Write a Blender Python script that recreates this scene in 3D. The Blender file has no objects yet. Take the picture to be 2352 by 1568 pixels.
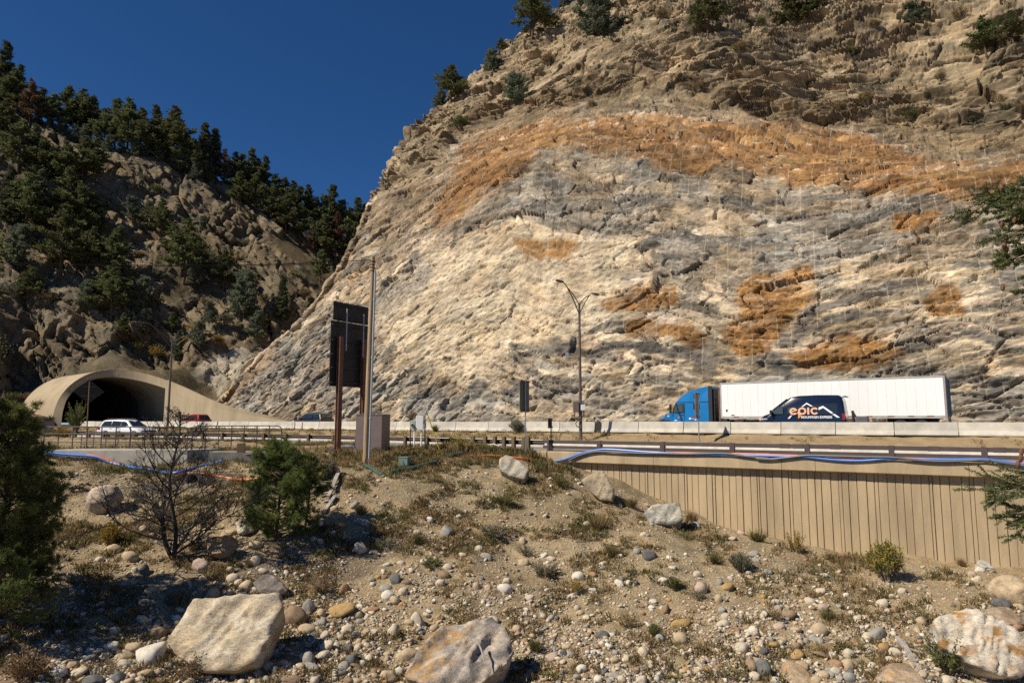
import bpy, bmesh, math, random
import numpy as np
from mathutils import Vector, Matrix
C = bpy.context
SC = C.scene
COL = SC.collection
R = math.radians

# ------------------------------------------------------------------ camera, sky, sun, exposure
EYE = 0.9
PITCH = math.atan(182 / 1568)
cam = bpy.data.cameras.new("camera")
cam.sensor_width = 36.0
cam.lens = 24.0
cam.clip_start = 0.05
cam.clip_end = 3000
camo = bpy.data.objects.new("camera", cam)
COL.objects.link(camo)
camo.location = (0, 0, EYE)
camo.rotation_euler = (math.pi / 2 + PITCH, 0, 0)
SC.camera = camo

SUN_DIR = Vector((-0.89, -0.456, 0.0)).normalized()          # horizontal direction towards the sun
SUN_EL = R(45)
sun_vec = Vector((SUN_DIR.x * math.cos(SUN_EL), SUN_DIR.y * math.cos(SUN_EL), math.sin(SUN_EL)))
w = bpy.data.worlds.new("World")
SC.world = w
w.use_nodes = True
nt = w.node_tree
bg = nt.nodes['Background']
sky = nt.nodes.new('ShaderNodeTexSky')
sky.sky_type = 'NISHITA'
sky.sun_disc = False
sky.sun_elevation = SUN_EL
sky.sun_rotation = math.atan2(sun_vec.x, sun_vec.y)
sky.altitude = 3000
sky.air_density = 1.0
sky.dust_density = 0.0
sky.ozone_density = 10.0
hsv = nt.nodes.new('ShaderNodeHueSaturation'); hsv.inputs['Saturation'].default_value = 1.10
nt.links.new(sky.outputs[0], hsv.inputs['Color']); nt.links.new(hsv.outputs[0], bg.inputs[0])
bg.inputs[1].default_value = 0.066
sl = bpy.data.lights.new("sun", 'SUN')
sl.energy = 5.0
sl.angle = R(0.53)
sl.color = (1.0, 0.91, 0.76)
so = bpy.data.objects.new("sun", sl)
COL.objects.link(so)
so.rotation_euler = (-sun_vec).to_track_quat('-Z', 'Y').to_euler()
SC.view_settings.view_transform = 'Standard'
SC.view_settings.look = 'None'
SC.view_settings.exposure = 0.25
SC.view_settings.gamma = 1.0
SC.cycles.max_bounces = 6
SC.cycles.diffuse_bounces = 3
SC.cycles.use_denoising = False

# ------------------------------------------------------------------ picture <-> place
CP, SP = math.cos(PITCH), math.sin(PITCH)
def ray(px, py):
    """direction through a point of the 2352 x 1568 photograph"""
    a, b = (px - 1176.0), (784.0 - py)
    return np.array([a, 1568.0 * CP - b * SP, 1568.0 * SP + b * CP])
def pt(px, py, Y):
    d = ray(px, py)
    k = Y / d[1]
    return Vector((d[0] * k, Y, EYE + d[2] * k))
def px_of(P):
    """photo position of an array of points"""
    P = np.asarray(P, float)
    x, y, z = P[..., 0], P[..., 1], P[..., 2] - EYE
    f = y * CP + z * SP
    u = -y * SP + z * CP
    return 1176 + 1568 * x / f, 784 - 1568 * u / f
# directions along the road (towards the right of the photo) and across it (away)
T = np.array([0.845, -0.535]); T = T / np.linalg.norm(T)
N = np.array([-T[1], T[0]])
ROAD_ANG = math.atan2(T[1], T[0])
def sn(s, n, z=0.0):
    return Vector((T[0] * s + N[0] * n, T[1] * s + N[1] * n, z))
def on_line(px, n):
    """s where the picture column px (at the horizon) meets the line at distance n"""
    a = (px - 1176.0) / (1568.0 / CP * 1.0) 
    Y = n / (a * N[0] + N[1])
    return T[0] * a * Y + T[1] * Y

# ------------------------------------------------------------------ noise
def _h(ix, iy, iz, seed):
    v = (ix.astype(np.int64) * 374761393 + iy.astype(np.int64) * 668265263 + iz.astype(np.int64) * 1274126177 + seed * 974634777) & 0xFFFFFFFF
    v = ((v ^ (v >> 13)) * 1103515245) & 0xFFFFFFFF
    v = ((v ^ (v >> 16)) * 2654435761) & 0xFFFFFFFF
    v = v ^ (v >> 15)
    return (v & 0xFFFFFF).astype(np.float64) / 0xFFFFFF
def vnoise(x, y, z=0.0, seed=0):
    x, y = np.broadcast_arrays(np.asarray(x, float), np.asarray(y, float))
    z = np.broadcast_to(np.asarray(z, float), x.shape)
    xi, yi, zi = np.floor(x), np.floor(y), np.floor(z)
    fx, fy, fz = x - xi, y - yi, z - zi
    ux, uy, uz = fx * fx * (3 - 2 * fx), fy * fy * (3 - 2 * fy), fz * fz * (3 - 2 * fz)
    r = 0
    for i in (0, 1):
        for j in (0, 1):
            for k in (0, 1):
                r = r + _h(xi + i, yi + j, zi + k, seed) * (ux if i else 1 - ux) * (uy if j else 1 - uy) * (uz if k else 1 - uz)
    return r * 2 - 1
def fbm(x, y, z=0.0, o=4, seed=0):
    r, a, f = 0, 1.0, 1.0
    for k in range(o):
        r = r + a * vnoise(np.asarray(x) * f, np.asarray(y) * f, np.asarray(z) * f, seed + k * 17)
        a *= 0.5; f *= 2.03
    return r
def blocks(a, b, seed):
    """nearest jittered cell: random value, two more, offset from its centre, F2-F1"""
    ai, bi = np.floor(a), np.floor(b)
    best = np.full(a.shape, 1e9); sec = np.full(a.shape, 1e9)
    r1 = np.zeros(a.shape); r2 = np.zeros(a.shape); r3 = np.zeros(a.shape); da = np.zeros(a.shape); db = np.zeros(a.shape)
    z = np.zeros_like(ai)
    for i in (-1, 0, 1):
        for j in (-1, 0, 1):
            ca, cb = ai + i, bi + j
            ox, oy = ca + _h(ca, cb, z, seed), cb + _h(ca, cb, z + 1, seed)
            dx, dy = a - ox, b - oy
            d = dx * dx + dy * dy
            m = d < best
            sec = np.where(m, best, np.minimum(sec, d))
            best = np.where(m, d, best)
            r1 = np.where(m, _h(ca, cb, z + 2, seed), r1); r2 = np.where(m, _h(ca, cb, z + 3, seed), r2); r3 = np.where(m, _h(ca, cb, z + 4, seed), r3)
            da = np.where(m, dx, da); db = np.where(m, dy, db)
    return r1, r2, r3, da, db, np.sqrt(sec) - np.sqrt(best)
def sstep(e0, e1, x):
    t = np.clip((x - e0) / (e1 - e0), 0, 1)
    return t * t * (3 - 2 * t)
class TPS:
    """smooth height surface through control points"""
    def __init__(s, P, lam=0.0):
        P = np.asarray(P, float); s.c = P[:, :2]; n = len(P)
        K = s.k(s.c, s.c) + lam * np.eye(n)
        A = np.zeros((n + 3, n + 3)); A[:n, :n] = K; A[:n, n] = 1; A[:n, n + 1:] = s.c; A[n, :n] = 1; A[n + 1:, :n] = s.c.T
        b = np.zeros(n + 3); b[:n] = P[:, 2]
        s.w = np.linalg.solve(A, b)
    def k(s, a, b):
        d = ((a[:, None, :] - b[None]) ** 2).sum(-1)
        return np.where(d > 1e-12, d * np.log(np.maximum(d, 1e-12)) * 0.5, 0.0)
    def __call__(s, X, Y):
        q = np.stack([np.ravel(X), np.ravel(Y)], 1); out = np.zeros(len(q)); n = len(s.c)
        for i in range(0, len(q), 20000):
            p = q[i:i + 20000]
            out[i:i + 20000] = s.k(p, s.c) @ s.w[:n] + s.w[n] + p @ s.w[n + 1:]
        return out.reshape(np.shape(X))
def in_poly(x, y, poly):
    r = np.zeros(np.shape(x), bool)
    n = len(poly)
    for i in range(n):
        x0, y0 = poly[i]; x1, y1 = poly[(i + 1) % n]
        if y0 == y1: continue
        c = ((y0 > y) != (y1 > y)) & (x < (x1 - x0) * (y - y0) / (y1 - y0) + x0)
        r ^= c
    return r
def seg_dist(x, y, line):
    best = np.full(np.shape(x), 1e9)
    for (x0, y0), (x1, y1) in zip(line, line[1:]):
        dx, dy = x1 - x0, y1 - y0
        t = np.clip(((x - x0) * dx + (y - y0) * dy) / (dx * dx + dy * dy), 0, 1)
        best = np.minimum(best, np.hypot(x - x0 - t * dx, y - y0 - t * dy))
    return best

# ------------------------------------------------------------------ objects
def link(o, parent=None):
    COL.objects.link(o)
    if parent is not None: o.parent = parent
    return o
def tag(o, label=None, cat=None, group=None, kind=None):
    if label: o['label'] = label
    if cat: o['category'] = cat
    if group: o['group'] = group
    if kind: o['kind'] = kind
    return o
def thing(name, label, cat, loc=(0, 0, 0), rz=0.0, group=None):
    o = bpy.data.objects.new(name, None)
    o.empty_display_size = 0.3
    o.location = loc; o.rotation_euler = (0, 0, rz)
    COL.objects.link(o)
    return tag(o, label, cat, group)
def mesh_np(name, V, F, mats, parent=None, smooth=False, mat_idx=None, attrs=None, uv=None):
    """V (n,3), F list of arrays (m,k)"""
    me = bpy.data.meshes.new(name)
    V = np.asarray(V, np.float32)
    if not isinstance(F, (list, tuple)): F = [F]
    F = [np.asarray(f, np.int32) for f in F if len(f)]
    loops = np.concatenate([f.ravel() for f in F])
    tot = np.concatenate([np.full(len(f), f.shape[1], np.int32) for f in F])
    start = np.concatenate([[0], np.cumsum(tot)[:-1]]).astype(np.int32)
    me.vertices.add(len(V)); me.vertices.foreach_set('co', V.ravel())
    me.loops.add(len(loops)); me.loops.foreach_set('vertex_index', loops)
    me.polygons.add(len(tot)); me.polygons.foreach_set('loop_start', start); me.polygons.foreach_set('loop_total', tot)
    if smooth: me.polygons.foreach_set('use_smooth', np.ones(len(tot), bool))
    if mat_idx is not None: me.polygons.foreach_set('material_index', np.asarray(mat_idx, np.int32))
    for k, a in (attrs or {}).items():
        a = np.asarray(a, np.float32)
        if a.ndim == 2:
            at = me.attributes.new(k, 'FLOAT_COLOR', 'POINT')
            if a.shape[1] == 3: a = np.concatenate([a, np.ones((len(a), 1), np.float32)], 1)
            at.data.foreach_set('color', a.ravel())
        else:
            at = me.attributes.new(k, 'FLOAT', 'POINT'); at.data.foreach_set('value', a)
    for m in (mats if isinstance(mats, (list, tuple)) else [mats]): me.materials.append(m)
    me.update(calc_edges=True)
    o = bpy.data.objects.new(name, me)
    return link(o, parent)
class MB:
    """collects shapes and links them as ONE mesh"""
    def __init__(s): s.v = []; s.f = []; s.m = []; s.mi = 0
    def add(s, V, F):
        o = len(s.v); s.v += [tuple(p) for p in V]
        for f in F: s.f.append([i + o for i in f]); s.m.append(s.mi)
        return s
    def box(s, c, size, rz=0.0, M=None):
        hx, hy, hz = size[0] / 2, size[1] / 2, size[2] / 2
        ca, sa = math.cos(rz), math.sin(rz)
        V = []
        for z in (-hz, hz):
            for x, y in ((-hx, -hy), (hx, -hy), (hx, hy), (-hx, hy)):
                p = Vector((x, y, z))
                if M: p = M @ p
                V.append((c[0] + p.x * ca - p.y * sa, c[1] + p.x * sa + p.y * ca, c[2] + p.z))
        return s.add(V, [(3, 2, 1, 0), (4, 5, 6, 7), (0, 1, 5, 4), (1, 2, 6, 5), (2, 3, 7, 6), (3, 0, 4, 7)])
    def bar(s, a, b, wd, ht, up=(0, 0, 1)):
        a, b = Vector(a), Vector(b); d = (b - a).normalized(); r = d.cross(Vector(up)).normalized(); u = r.cross(d)
        V = [p + r * (i * wd / 2) + u * (j * ht / 2) for p in (a, b) for i, j in ((-1, -1), (1, -1), (1, 1), (-1, 1))]
        return s.add(V, [(3, 2, 1, 0), (4, 5, 6, 7), (0, 1, 5, 4), (1, 2, 6, 5), (2, 3, 7, 6), (3, 0, 4, 7)])
    def tube(s, path, r, n=8, caps=True):
        path = [Vector(p) for p in path]; m = len(path)
        rs = r if isinstance(r, (list, tuple)) else [r] * m
        V = []; ref = None
        for i, p in enumerate(path):
            d = (path[min(i + 1, m - 1)] - path[max(i - 1, 0)])
            if d.length < 1e-9: d = Vector((0, 0, 1))
            d.normalize()
            if ref is None:
                ref = d.orthogonal().normalized()
            ref = (ref - d * ref.dot(d))
            if ref.length < 1e-6: ref = d.orthogonal()
            ref.normalize(); q = d.cross(ref)
            for k in range(n):
                a = 2 * math.pi * k / n
                V.append(p + (ref * math.cos(a) + q * math.sin(a)) * rs[i])
        F = [(i * n + k, i * n + (k + 1) % n, (i + 1) * n + (k + 1) % n, (i + 1) * n + k) for i in range(m - 1) for k in range(n)]
        if caps: F += [tuple(range(n))[::-1], tuple(range((m - 1) * n, m * n))]
        return s.add(V, F)
    def prism(s, poly, a, b):
        """poly of 3-D points, swept from offset a to offset b (vectors)"""
        n = len(poly); a, b = Vector(a), Vector(b)
        V = [Vector(p) + a for p in poly] + [Vector(p) + b for p in poly]
        F = [tuple(range(n))[::-1], tuple(range(n, 2 * n))] + [(i, (i + 1) % n, n + (i + 1) % n, n + i) for i in range(n)]
        return s.add(V, F)
    def lathe(s, prof, c, axis='z', n=16):
        V = []; m = len(prof)
        for r, h in prof:
            for k in range(n):
                a = 2 * math.pi * k / n
                x, y = r * math.cos(a), r * math.sin(a)
                V.append({'z': (c[0] + x, c[1] + y, c[2] + h), 'y': (c[0] + x, c[1] + h, c[2] + y), 'x': (c[0] + h, c[1] + x, c[2] + y)}[axis])
        F = [(i * n + k, i * n + (k + 1) % n, (i + 1) * n + (k + 1) % n, (i + 1) * n + k) for i in range(m - 1) for k in range(n)]
        F += [tuple(range(n))[::-1], tuple(range((m - 1) * n, m * n))]
        return s.add(V, F)
    def build(s, name, mats, parent=None, smooth=False, bevel=0.0, local=False, seg=2):
        V = [Vector(p) for p in s.v]
        if parent is not None and not local:
            L = parent.location
            Mi = Matrix.Rotation(-parent.rotation_euler.z, 4, 'Z')
            V = [Mi @ (p - L) for p in V]
        me = bpy.data.meshes.new(name)
        me.from_pydata([tuple(p) for p in V], [], s.f)
        me.polygons.foreach_set('material_index', s.m)
        for m in (mats if isinstance(mats, (list, tuple)) else [mats]): me.materials.append(m)
        bm = bmesh.new(); bm.from_mesh(me); bmesh.ops.recalc_face_normals(bm, faces=bm.faces); bm.to_mesh(me); bm.free()
        if smooth:
            me.polygons.foreach_set('use_smooth', np.ones(len(me.polygons), bool))
            me.set_sharp_from_angle(angle=R(35))
        me.update()
        o = bpy.data.objects.new(name, me)
        if bevel:
            b = o.modifiers.new("bevel", 'BEVEL'); b.width = bevel; b.segments = seg; b.limit_method = 'ANGLE'; b.angle_limit = R(40)
        return link(o, parent)
def copy_tree(o, parent=None):
    c = o.copy(); link(c, parent)
    for ch in list(o.children): copy_tree(ch, c)
    return c

# ------------------------------------------------------------------ materials
def nodes(m):
    m.use_nodes = True
    return m.node_tree, m.node_tree.nodes, m.node_tree.links
def lin(r, g, b):
    return tuple((c / 12.92 if c <= 0.04045 else ((c + 0.055) / 1.055) ** 2.4) for c in (r / 255, g / 255, b / 255))
def mat(name, col, rough=0.7, var=0.12, scale=4.0, bump=0.0, bscale=30.0, metal=0.0, col2=None, spec=0.5, stretch=None, detail=6.0):
    """principled surface whose colour wanders with noise; optional second colour and grain"""
    m = bpy.data.materials.new(name); t, n, l = nodes(m)
    b = n['Principled BSDF']
    b.inputs['Roughness'].default_value = rough; b.inputs['Metallic'].default_value = metal
    b.inputs['Specular IOR Level'].default_value = spec
    tc = n.new('ShaderNodeTexCoord'); mp = n.new('ShaderNodeMapping'); l.new(tc.outputs['Object'], mp.inputs[0])
    if stretch: mp.inputs['Scale'].default_value = stretch
    no = n.new('ShaderNodeTexNoise'); no.inputs['Scale'].default_value = scale; no.inputs['Detail'].default_value = detail; no.inputs['Roughness'].default_value = 0.62
    l.new(mp.outputs[0], no.inputs['Vector'])
    cr = n.new('ShaderNodeValToRGB'); l.new(no.outputs['Fac'], cr.inputs[0])
    c2 = col2 if col2 else tuple(c * (1 - 2 * var) for c in col)
    c1 = col if col2 else tuple(min(1, c * (1 + var)) for c in col)
    cr.color_ramp.elements[0].position = 0.32; cr.color_ramp.elements[0].color = (*c2, 1)
    cr.color_ramp.elements[1].position = 0.66; cr.color_ramp.elements[1].color = (*c1, 1)
    l.new(cr.outputs[0], b.inputs['Base Color'])
    if bump:
        n2 = n.new('ShaderNodeTexNoise'); n2.inputs['Scale'].default_value = bscale; n2.inputs['Detail'].default_value = 5
        l.new(mp.outputs[0], n2.inputs['Vector'])
        bp = n.new('ShaderNodeBump'); bp.inputs['Strength'].default_value = bump; bp.inputs['Distance'].default_value = 0.05
        l.new(n2.outputs['Fac'], bp.inputs['Height']); l.new(bp.outputs[0], b.inputs['Normal'])
    return m
def glass(name, col=(0.02, 0.025, 0.03)):
    m = bpy.data.materials.new(name); t, n, l = nodes(m); b = n['Principled BSDF']
    b.inputs['Base Color'].default_value = (*col, 1); b.inputs['Roughness'].default_value = 0.04; b.inputs['Specular IOR Level'].default_value = 0.8
    return m
def paint(name, col, rough=0.25, coat=0.6, metal=0.0):
    m = mat(name, col, rough, var=0.05, scale=1.5, metal=metal); b = m.node_tree.nodes['Principled BSDF']
    b.inputs['Coat Weight'].default_value = coat; b.inputs['Coat Roughness'].default_value = 0.08
    return m
def rock_mat(name, attr='rock', scale=0.35, bump=0.55, streak=(1, 1, 3.2), fine=2.2, crack=0.25, dist=0.16):
    """rock: zone colour carried by the mesh, broken up by noise bands, pale veins and dark seams"""
    m = bpy.data.materials.new(name); t, n, l = nodes(m); b = n['Principled BSDF']
    b.inputs['Roughness'].default_value = 0.88; b.inputs['Specular IOR Level'].default_value = 0.25
    at = n.new('ShaderNodeAttribute'); at.attribute_name = attr
    tc = n.new('ShaderNodeTexCoord'); mp = n.new('ShaderNodeMapping'); mp.inputs['Scale'].default_value = streak
    mp.inputs['Rotation'].default_value = (0.25, 0.2, 0.3)
    l.new(tc.outputs['Object'], mp.inputs[0])
    def noise(sc, det=8, rough=0.65, dist=0.0, vec=None):
        q = n.new('ShaderNodeTexNoise'); q.inputs['Scale'].default_value = sc; q.inputs['Detail'].default_value = det
        q.inputs['Roughness'].default_value = rough; q.inputs['Distortion'].default_value = dist
        l.new(vec or mp.outputs[0], q.inputs['Vector']); return q.outputs['Fac']
    def ramp(src, stops):
        q = n.new('ShaderNodeValToRGB'); e = q.color_ramp.elements
        while len(e) < len(stops): e.new(0.5)
        for i, (p, v) in enumerate(stops): e[i].position = p; e[i].color = (v, v, v, 1) if not isinstance(v, tuple) else (*v, 1)
        l.new(src, q.inputs[0]); return q.outputs[0]
    def mix(kind, f, a, c):
        q = n.new('ShaderNodeMix'); q.data_type = 'RGBA'; q.blend_type = kind
        if isinstance(f, float): q.inputs[0].default_value = f
        else: l.new(f, q.inputs[0])
        l.new(a, q.inputs[6])
        if isinstance(c, tuple): q.inputs[7].default_value = (*c, 1)
        else: l.new(c, q.inputs[7])
        return q.outputs[2]
    v1 = ramp(noise(scale, 10, 0.72, 0.6), [(0.28, 0.55), (0.5, 1.0), (0.75, 1.32)])
    c = mix('MULTIPLY', 1.0, at.outputs['Color'], v1)
    v2 = ramp(noise(fine, 6, 0.6, 0.3), [(0.3, 0.74), (0.5, 1.0), (0.72, 1.22)])
    c = mix('MULTIPLY', 0.9, c, v2)
    hue = ramp(noise(scale * 0.6, 5, 0.6, 1.0, tc.outputs['Object']), [(0.35, (1.08, 0.98, 0.85)), (0.65, (0.98, 1.0, 1.0))])
    c = mix('MULTIPLY', 0.75, c, hue)
    l.new(c, b.inputs['Base Color'])
    h1 = noise(fine * 0.9, 9, 0.7, 0.8)
    vo = n.new('ShaderNodeTexVoronoi'); vo.feature = 'DISTANCE_TO_EDGE'; vo.inputs['Scale'].default_value = scale * 3.2
    l.new(mp.outputs[0], vo.inputs['Vector'])
    cr = ramp(vo.outputs['Distance'], [(0.0, 0.0), (0.06, 1.0)])
    ad = n.new('ShaderNodeMath'); ad.operation = 'MULTIPLY_ADD'; l.new(cr, ad.inputs[0]); ad.inputs[1].default_value = crack; l.new(h1, ad.inputs[2])
    bp = n.new('ShaderNodeBump'); bp.inputs['Strength'].default_value = bump; bp.inputs['Distance'].default_value = dist
    l.new(ad.outputs[0], bp.inputs['Height']); l.new(bp.outputs[0], b.inputs['Normal'])
    return m, t, n, l, c, mix, ramp, tc
# ================================================================== the rock cut on the right
PROF = np.array([(0, 0), (1.2, 6), (3.2, 14), (6, 22), (9.5, 30), (13, 37), (18.5, 41.5), (27, 48), (40, 60), (56, 77), (75, 97), (100, 124), (130, 158), (160, 192)], float)
BASE_N = 65.5
def s_gain(s, h=0.0):
    return 1.0 - 0.34 * sstep(-45, 8, s) * (1 - 0.75 * sstep(40, 120, h))
arc = np.concatenate([[0], np.cumsum(np.hypot(*np.diff(PROF, axis=0).T))])
v_rows = np.concatenate([np.arange(-1.5, 46, 0.15), np.arange(46, 90, 0.21), np.arange(90, 195, 0.36)])
def prof_at(v):
    d = np.interp(v, arc, PROF[:, 0]); h = np.interp(v, arc, PROF[:, 1])
    k = np.ones(9) / 9
    return d, np.where(v < 0, v, h)
def cliff_hit(px, py):
    """where a picture ray meets the plain cliff: s, v"""
    d = ray(px, py); d = d / d[1]
    Y = np.arange(45, 260, 0.1)
    X = d[0] * Y; Z = EYE + d[2] * Y
    s = T[0] * X + T[1] * Y; n = N[0] * X + N[1] * Y - BASE_N
    h = np.interp(n, PROF[:, 0], PROF[:, 1], left=-5); h = h * s_gain(s, h)
    i = np.argmax(h > Z)
    return s[i], np.interp(n[i], PROF[:, 0], arc)
EDGE_PX = [(440, 985), (500, 925), (545, 880), (600, 822), (650, 778), (700, 735), (745, 670), (790, 600), (825, 535), (850, 462), (872, 425), (905, 385), (940, 325), (985, 262), (1040, 215), (1100, 168), (1175, 96), (1220, 60), (1280, 28), (1345, 0), (1420, -45), (1560, -120)]
_e = np.array([cliff_hit(*p) for p in EDGE_PX])
_e = _e[np.argsort(_e[:, 1])]
def s_edge(v):
    return np.interp(v, _e[:, 1], _e[:, 0])
nv = len(v_rows)
q_in = np.linspace(0, 1, 1000) ** 1.12
w_out = np.concatenate([-np.geomspace(60, 0.25, 46)])
NC = len(w_out) + len(q_in)
sL = s_edge(v_rows)[:, None]
S = np.concatenate([sL + 0 * w_out[None], sL + (34 - sL) * q_in[None]], 1)
WO = np.concatenate([np.broadcast_to(-w_out, (nv, len(w_out))), np.zeros((nv, len(q_in)))], 1)
VV = np.broadcast_to(v_rows[:, None], S.shape)
dd, hh = prof_at(VV)
hh = hh * s_gain(S, hh)
Rr = 2.2
back = WO - Rr * (1 - np.exp(-WO / Rr)); side = Rr * (1 - np.exp(-WO / Rr))
soft = 0.6 * np.exp(-np.maximum(S - sL, 0) / 2.0) * (WO == 0)
def cliff_xyz(S_, n_, h_):
    return np.stack([T[0] * S_ + N[0] * n_, T[1] * S_ + N[1] * n_, h_], -1)
Sd = S - side
ND = BASE_N + dd + back + soft
# large shapes of the face: shallow buttresses and hollows
big = 1.6 * fbm(Sd / 19.0, VV / 15.0, 0, 3, 5) + 0.8 * fbm(Sd / 7, VV / 6, 0, 2, 9)
Pc = cliff_xyz(Sd, ND, hh)
tang_s = np.gradient(Pc, axis=1); tang_v = np.gradient(Pc, axis=0)
nrm = np.cross(tang_s, tang_v); nrm /= np.maximum(np.linalg.norm(nrm, axis=-1, keepdims=True), 1e-9)
if nrm[nv // 3, NC // 2] @ np.array([N[0], N[1], 0]) > 0: nrm = -nrm
CX, CY = px_of(Pc)
# how natural (uncut) the rock is at each point
L1x = [700, 850, 985, 1040, 1100, 1250, 1400, 1600, 1800, 2050, 2352, 2700]
L1y = [520, 450, 395, 345, 285, 245, 232, 240, 275, 300, 335, 350]
nat = sstep(14, -14, CY - np.interp(CX, L1x, L1y) + 16 * fbm(Sd / 6, VV / 6, 0, 3, 31))
wa = Sd + 1.1 * fbm(Sd / 9, VV / 9, 0, 2, 41); wb = VV + 0.9 * fbm(Sd / 9, VV / 9, 3.3, 2, 43)
# the layers dip and fold gently along the face
fold = 0.08 * sstep(-60, 0, Sd) * (Sd + 30) + 1.5 * np.sin(Sd / 9.5) + 0.9 * np.sin(Sd / 4.1 + 1) + 0.5 * np.minimum(Sd + 62, 0)
wb2 = wb - fold * (1 - 0.5 * nat)
cream_poly = [(850, 720), (905, 640), (985, 585), (1060, 545), (1200, 520), (1330, 540), (1450, 528), (1485, 590), (1410, 650), (1440, 720), (1330, 770), (1190, 785), (1150, 850), (1120, 930), (900, 800)]
cream_g = sstep(0.5, 1.0, in_poly(CX + 14 * fbm(Sd / 4, VV / 4, 0, 3, 3), CY + 14 * fbm(Sd / 4, VV / 4, 1, 3, 4), cream_poly).astype(float))
tone = np.zeros(Sd.shape)
wrapf = np.where(WO > 0, np.exp(-WO / 6), 1.0)
# the blasted face: flat, with tilted facets and open cracks
dc = big * 0.22
for (la, lb, amp, sd, tn_) in ((13, 5.0, 0.34, 11, 0.10), (6.0, 2.4, 0.46, 12, 0.17), (2.8, 1.15, 0.30, 13, 0.22), (1.3, 0.6, 0.12, 14, 0.20)):
    r1, r2, r3, da, db, ed = blocks(wa / la + 3.7 * sd, wb2 / lb, sd)
    A = amp * (1 - (0.5 if la > 2 else 0.0) * cream_g)
    dc = dc + A * ((r1 - 0.5) * 1.0 + (r2 - 0.5) * 1.9 * da + (r3 - 0.30) * 1.5 * db)
    if 1.5 < la < 8: dc = dc - (0.60 if la > 3 else 0.42) * (1 - sstep(0.012, 0.045 if la > 3 else 0.09, ed)) * sstep(-0.15, 0.15, fbm(Sd / 4.5, wb2 / 3, sd + 0.3, 2, 48)) * (1 - 0.5 * cream_g)
    tone += (r2 - 0.5) * tn_ * 2 * (1 - 0.5 * cream_g)
ph = wb2 / 3.3 + 1.1 * fbm(Sd / 11, VV / 7, 15, 2, 45); saw = ph - np.floor(ph)
dc = dc + 0.36 * saw * sstep(0.05, 0.45, fbm(Sd / 8, VV / 3.5, 15.5, 3, 46)) * (1 - 0.6 * cream_g)
r1, r2, r3, da, db, ed = blocks(wa / 0.62, wb2 / 0.36, 19)
dc = dc + 0.07 * ((r1 - 0.5) * 0.8 + (r2 - 0.5) * 1.6 * da + (r3 - 0.3) * 1.4 * db) - 0.14 * (r1 > 0.86)
tone += (r2 - 0.5) * 0.16
dc = dc + 0.04 * fbm(Sd / 0.5, VV / 0.32, 0, 2, 51) + 0.07 * cream_g * fbm(Sd / 0.7, VV / 0.5, 3, 3, 52)
# the natural slope above: broken ledges, upright risers and level treads
dn = 0.8 * big; dout = np.zeros(Sd.shape)
dipn = hh - 0.10 * (Sd + 40) + 1.2 * np.sin(Sd / 13.0) + 0.6 * fbm(Sd / 10, hh / 9, 0, 2, 49)
for (Lc, Lh, k_, sd) in ((7.5, 3.8, 0.85, 21), (3.4, 1.7, 0.75, 22), (1.6, 0.8, 0.55, 23)):
    r1, r2, r3, da, db, ed = blocks(wa / Lc + 1.3 * sd, dipn / (Lh * 1.7), sd)
    ph = dipn / Lh + 0.9 * r1; saw = ph - np.floor(ph)
    hit = sstep(-0.35, 0.1, fbm(Sd / (Lc * 1.6), hh / (Lh * 2.2), sd, 3, 53))
    dout = dout + k_ * Lh * hit * (saw - 0.5) + Lh * 0.30 * (r2 - 0.5) * 2 * da + 0.22 * Lh * (r3 - 0.5)
    dout = dout - 0.28 * Lh * (1 - sstep(0.02, 0.09, ed)) * sstep(-0.1, 0.2, fbm(Sd / 6, hh / 4, sd + 3, 2, 54))
    tone += nat * (r2 - 0.5) * 0.34
fade = sstep(-1.5, 1.5, VV) * wrapf
tone *= 1.0
dispn = dc * (1 - nat) + dn * nat
Pc = Pc + nrm * (dispn * fade)[..., None] - np.array([N[0], N[1], -0.15]) * (dout * nat * fade)[..., None]
# ---- what the rock is made of, zone by zone
def col3(*c): return np.array(c, float)
wx = CX + 18 * fbm(Sd / 5, VV / 5, 7, 4, 61); wy = CY + 15 * fbm(Sd / 5, VV / 5, 8, 4, 62)
def soft_in(poly, sh=7):
    r = 0
    for ox, oy in ((0, 0), (sh, 2), (-sh, -2), (2, sh), (-2, -sh)): r = r + in_poly(wx + ox, wy + oy, poly)
    return r / 5.0
K = np.zeros(Pc.shape) + col3(0.29, 0.25, 0.19)
def lay(colr, mk):
    global K
    K = K * (1 - mk[..., None]) + col3(*colr) * mk[..., None]
GREY, DARK, CREAM, PINK = (0.262, 0.245, 0.218), (0.12, 0.112, 0.10), (0.54, 0.455, 0.33), (0.42, 0.335, 0.255)
ORANGE, STAIN, OLIVE, SCREE, BROWN = (0.225, 0.112, 0.038), (0.25, 0.12, 0.028), (0.255, 0.20, 0.13), (0.17, 0.125, 0.074), (0.22, 0.155, 0.095)
pm = sstep(-0.1, 0.35, fbm(Sd / 7, wb2 / 2.6, 2, 4, 71)); lay(PINK, pm * 0.75)
pm = sstep(0.05, 0.4, fbm(Sd / 9, wb2 / 2.2, 4, 4, 72)); lay(CREAM, pm * 0.7)
lay(CREAM, soft_in(cream_poly, 12) * 0.95)
lay(CREAM, soft_in([(1860, 640), (1990, 600), (2150, 590), (2260, 600), (2330, 660), (2200, 640), (2040, 640), (1930, 700), (1860, 690)]) * 0.85)
lay(CREAM, soft_in([(1400, 700), (1640, 690), (1660, 780), (1560, 800), (1240, 800), (1300, 770)]) * 0.8)
lay(GREY, soft_in([(520, 930), (560, 860), (700, 760), (830, 690), (950, 600), (1010, 590), (1000, 640), (860, 760), (880, 870), (1150, 905), (1160, 990), (500, 990)], 14) * 0.85)
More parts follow.
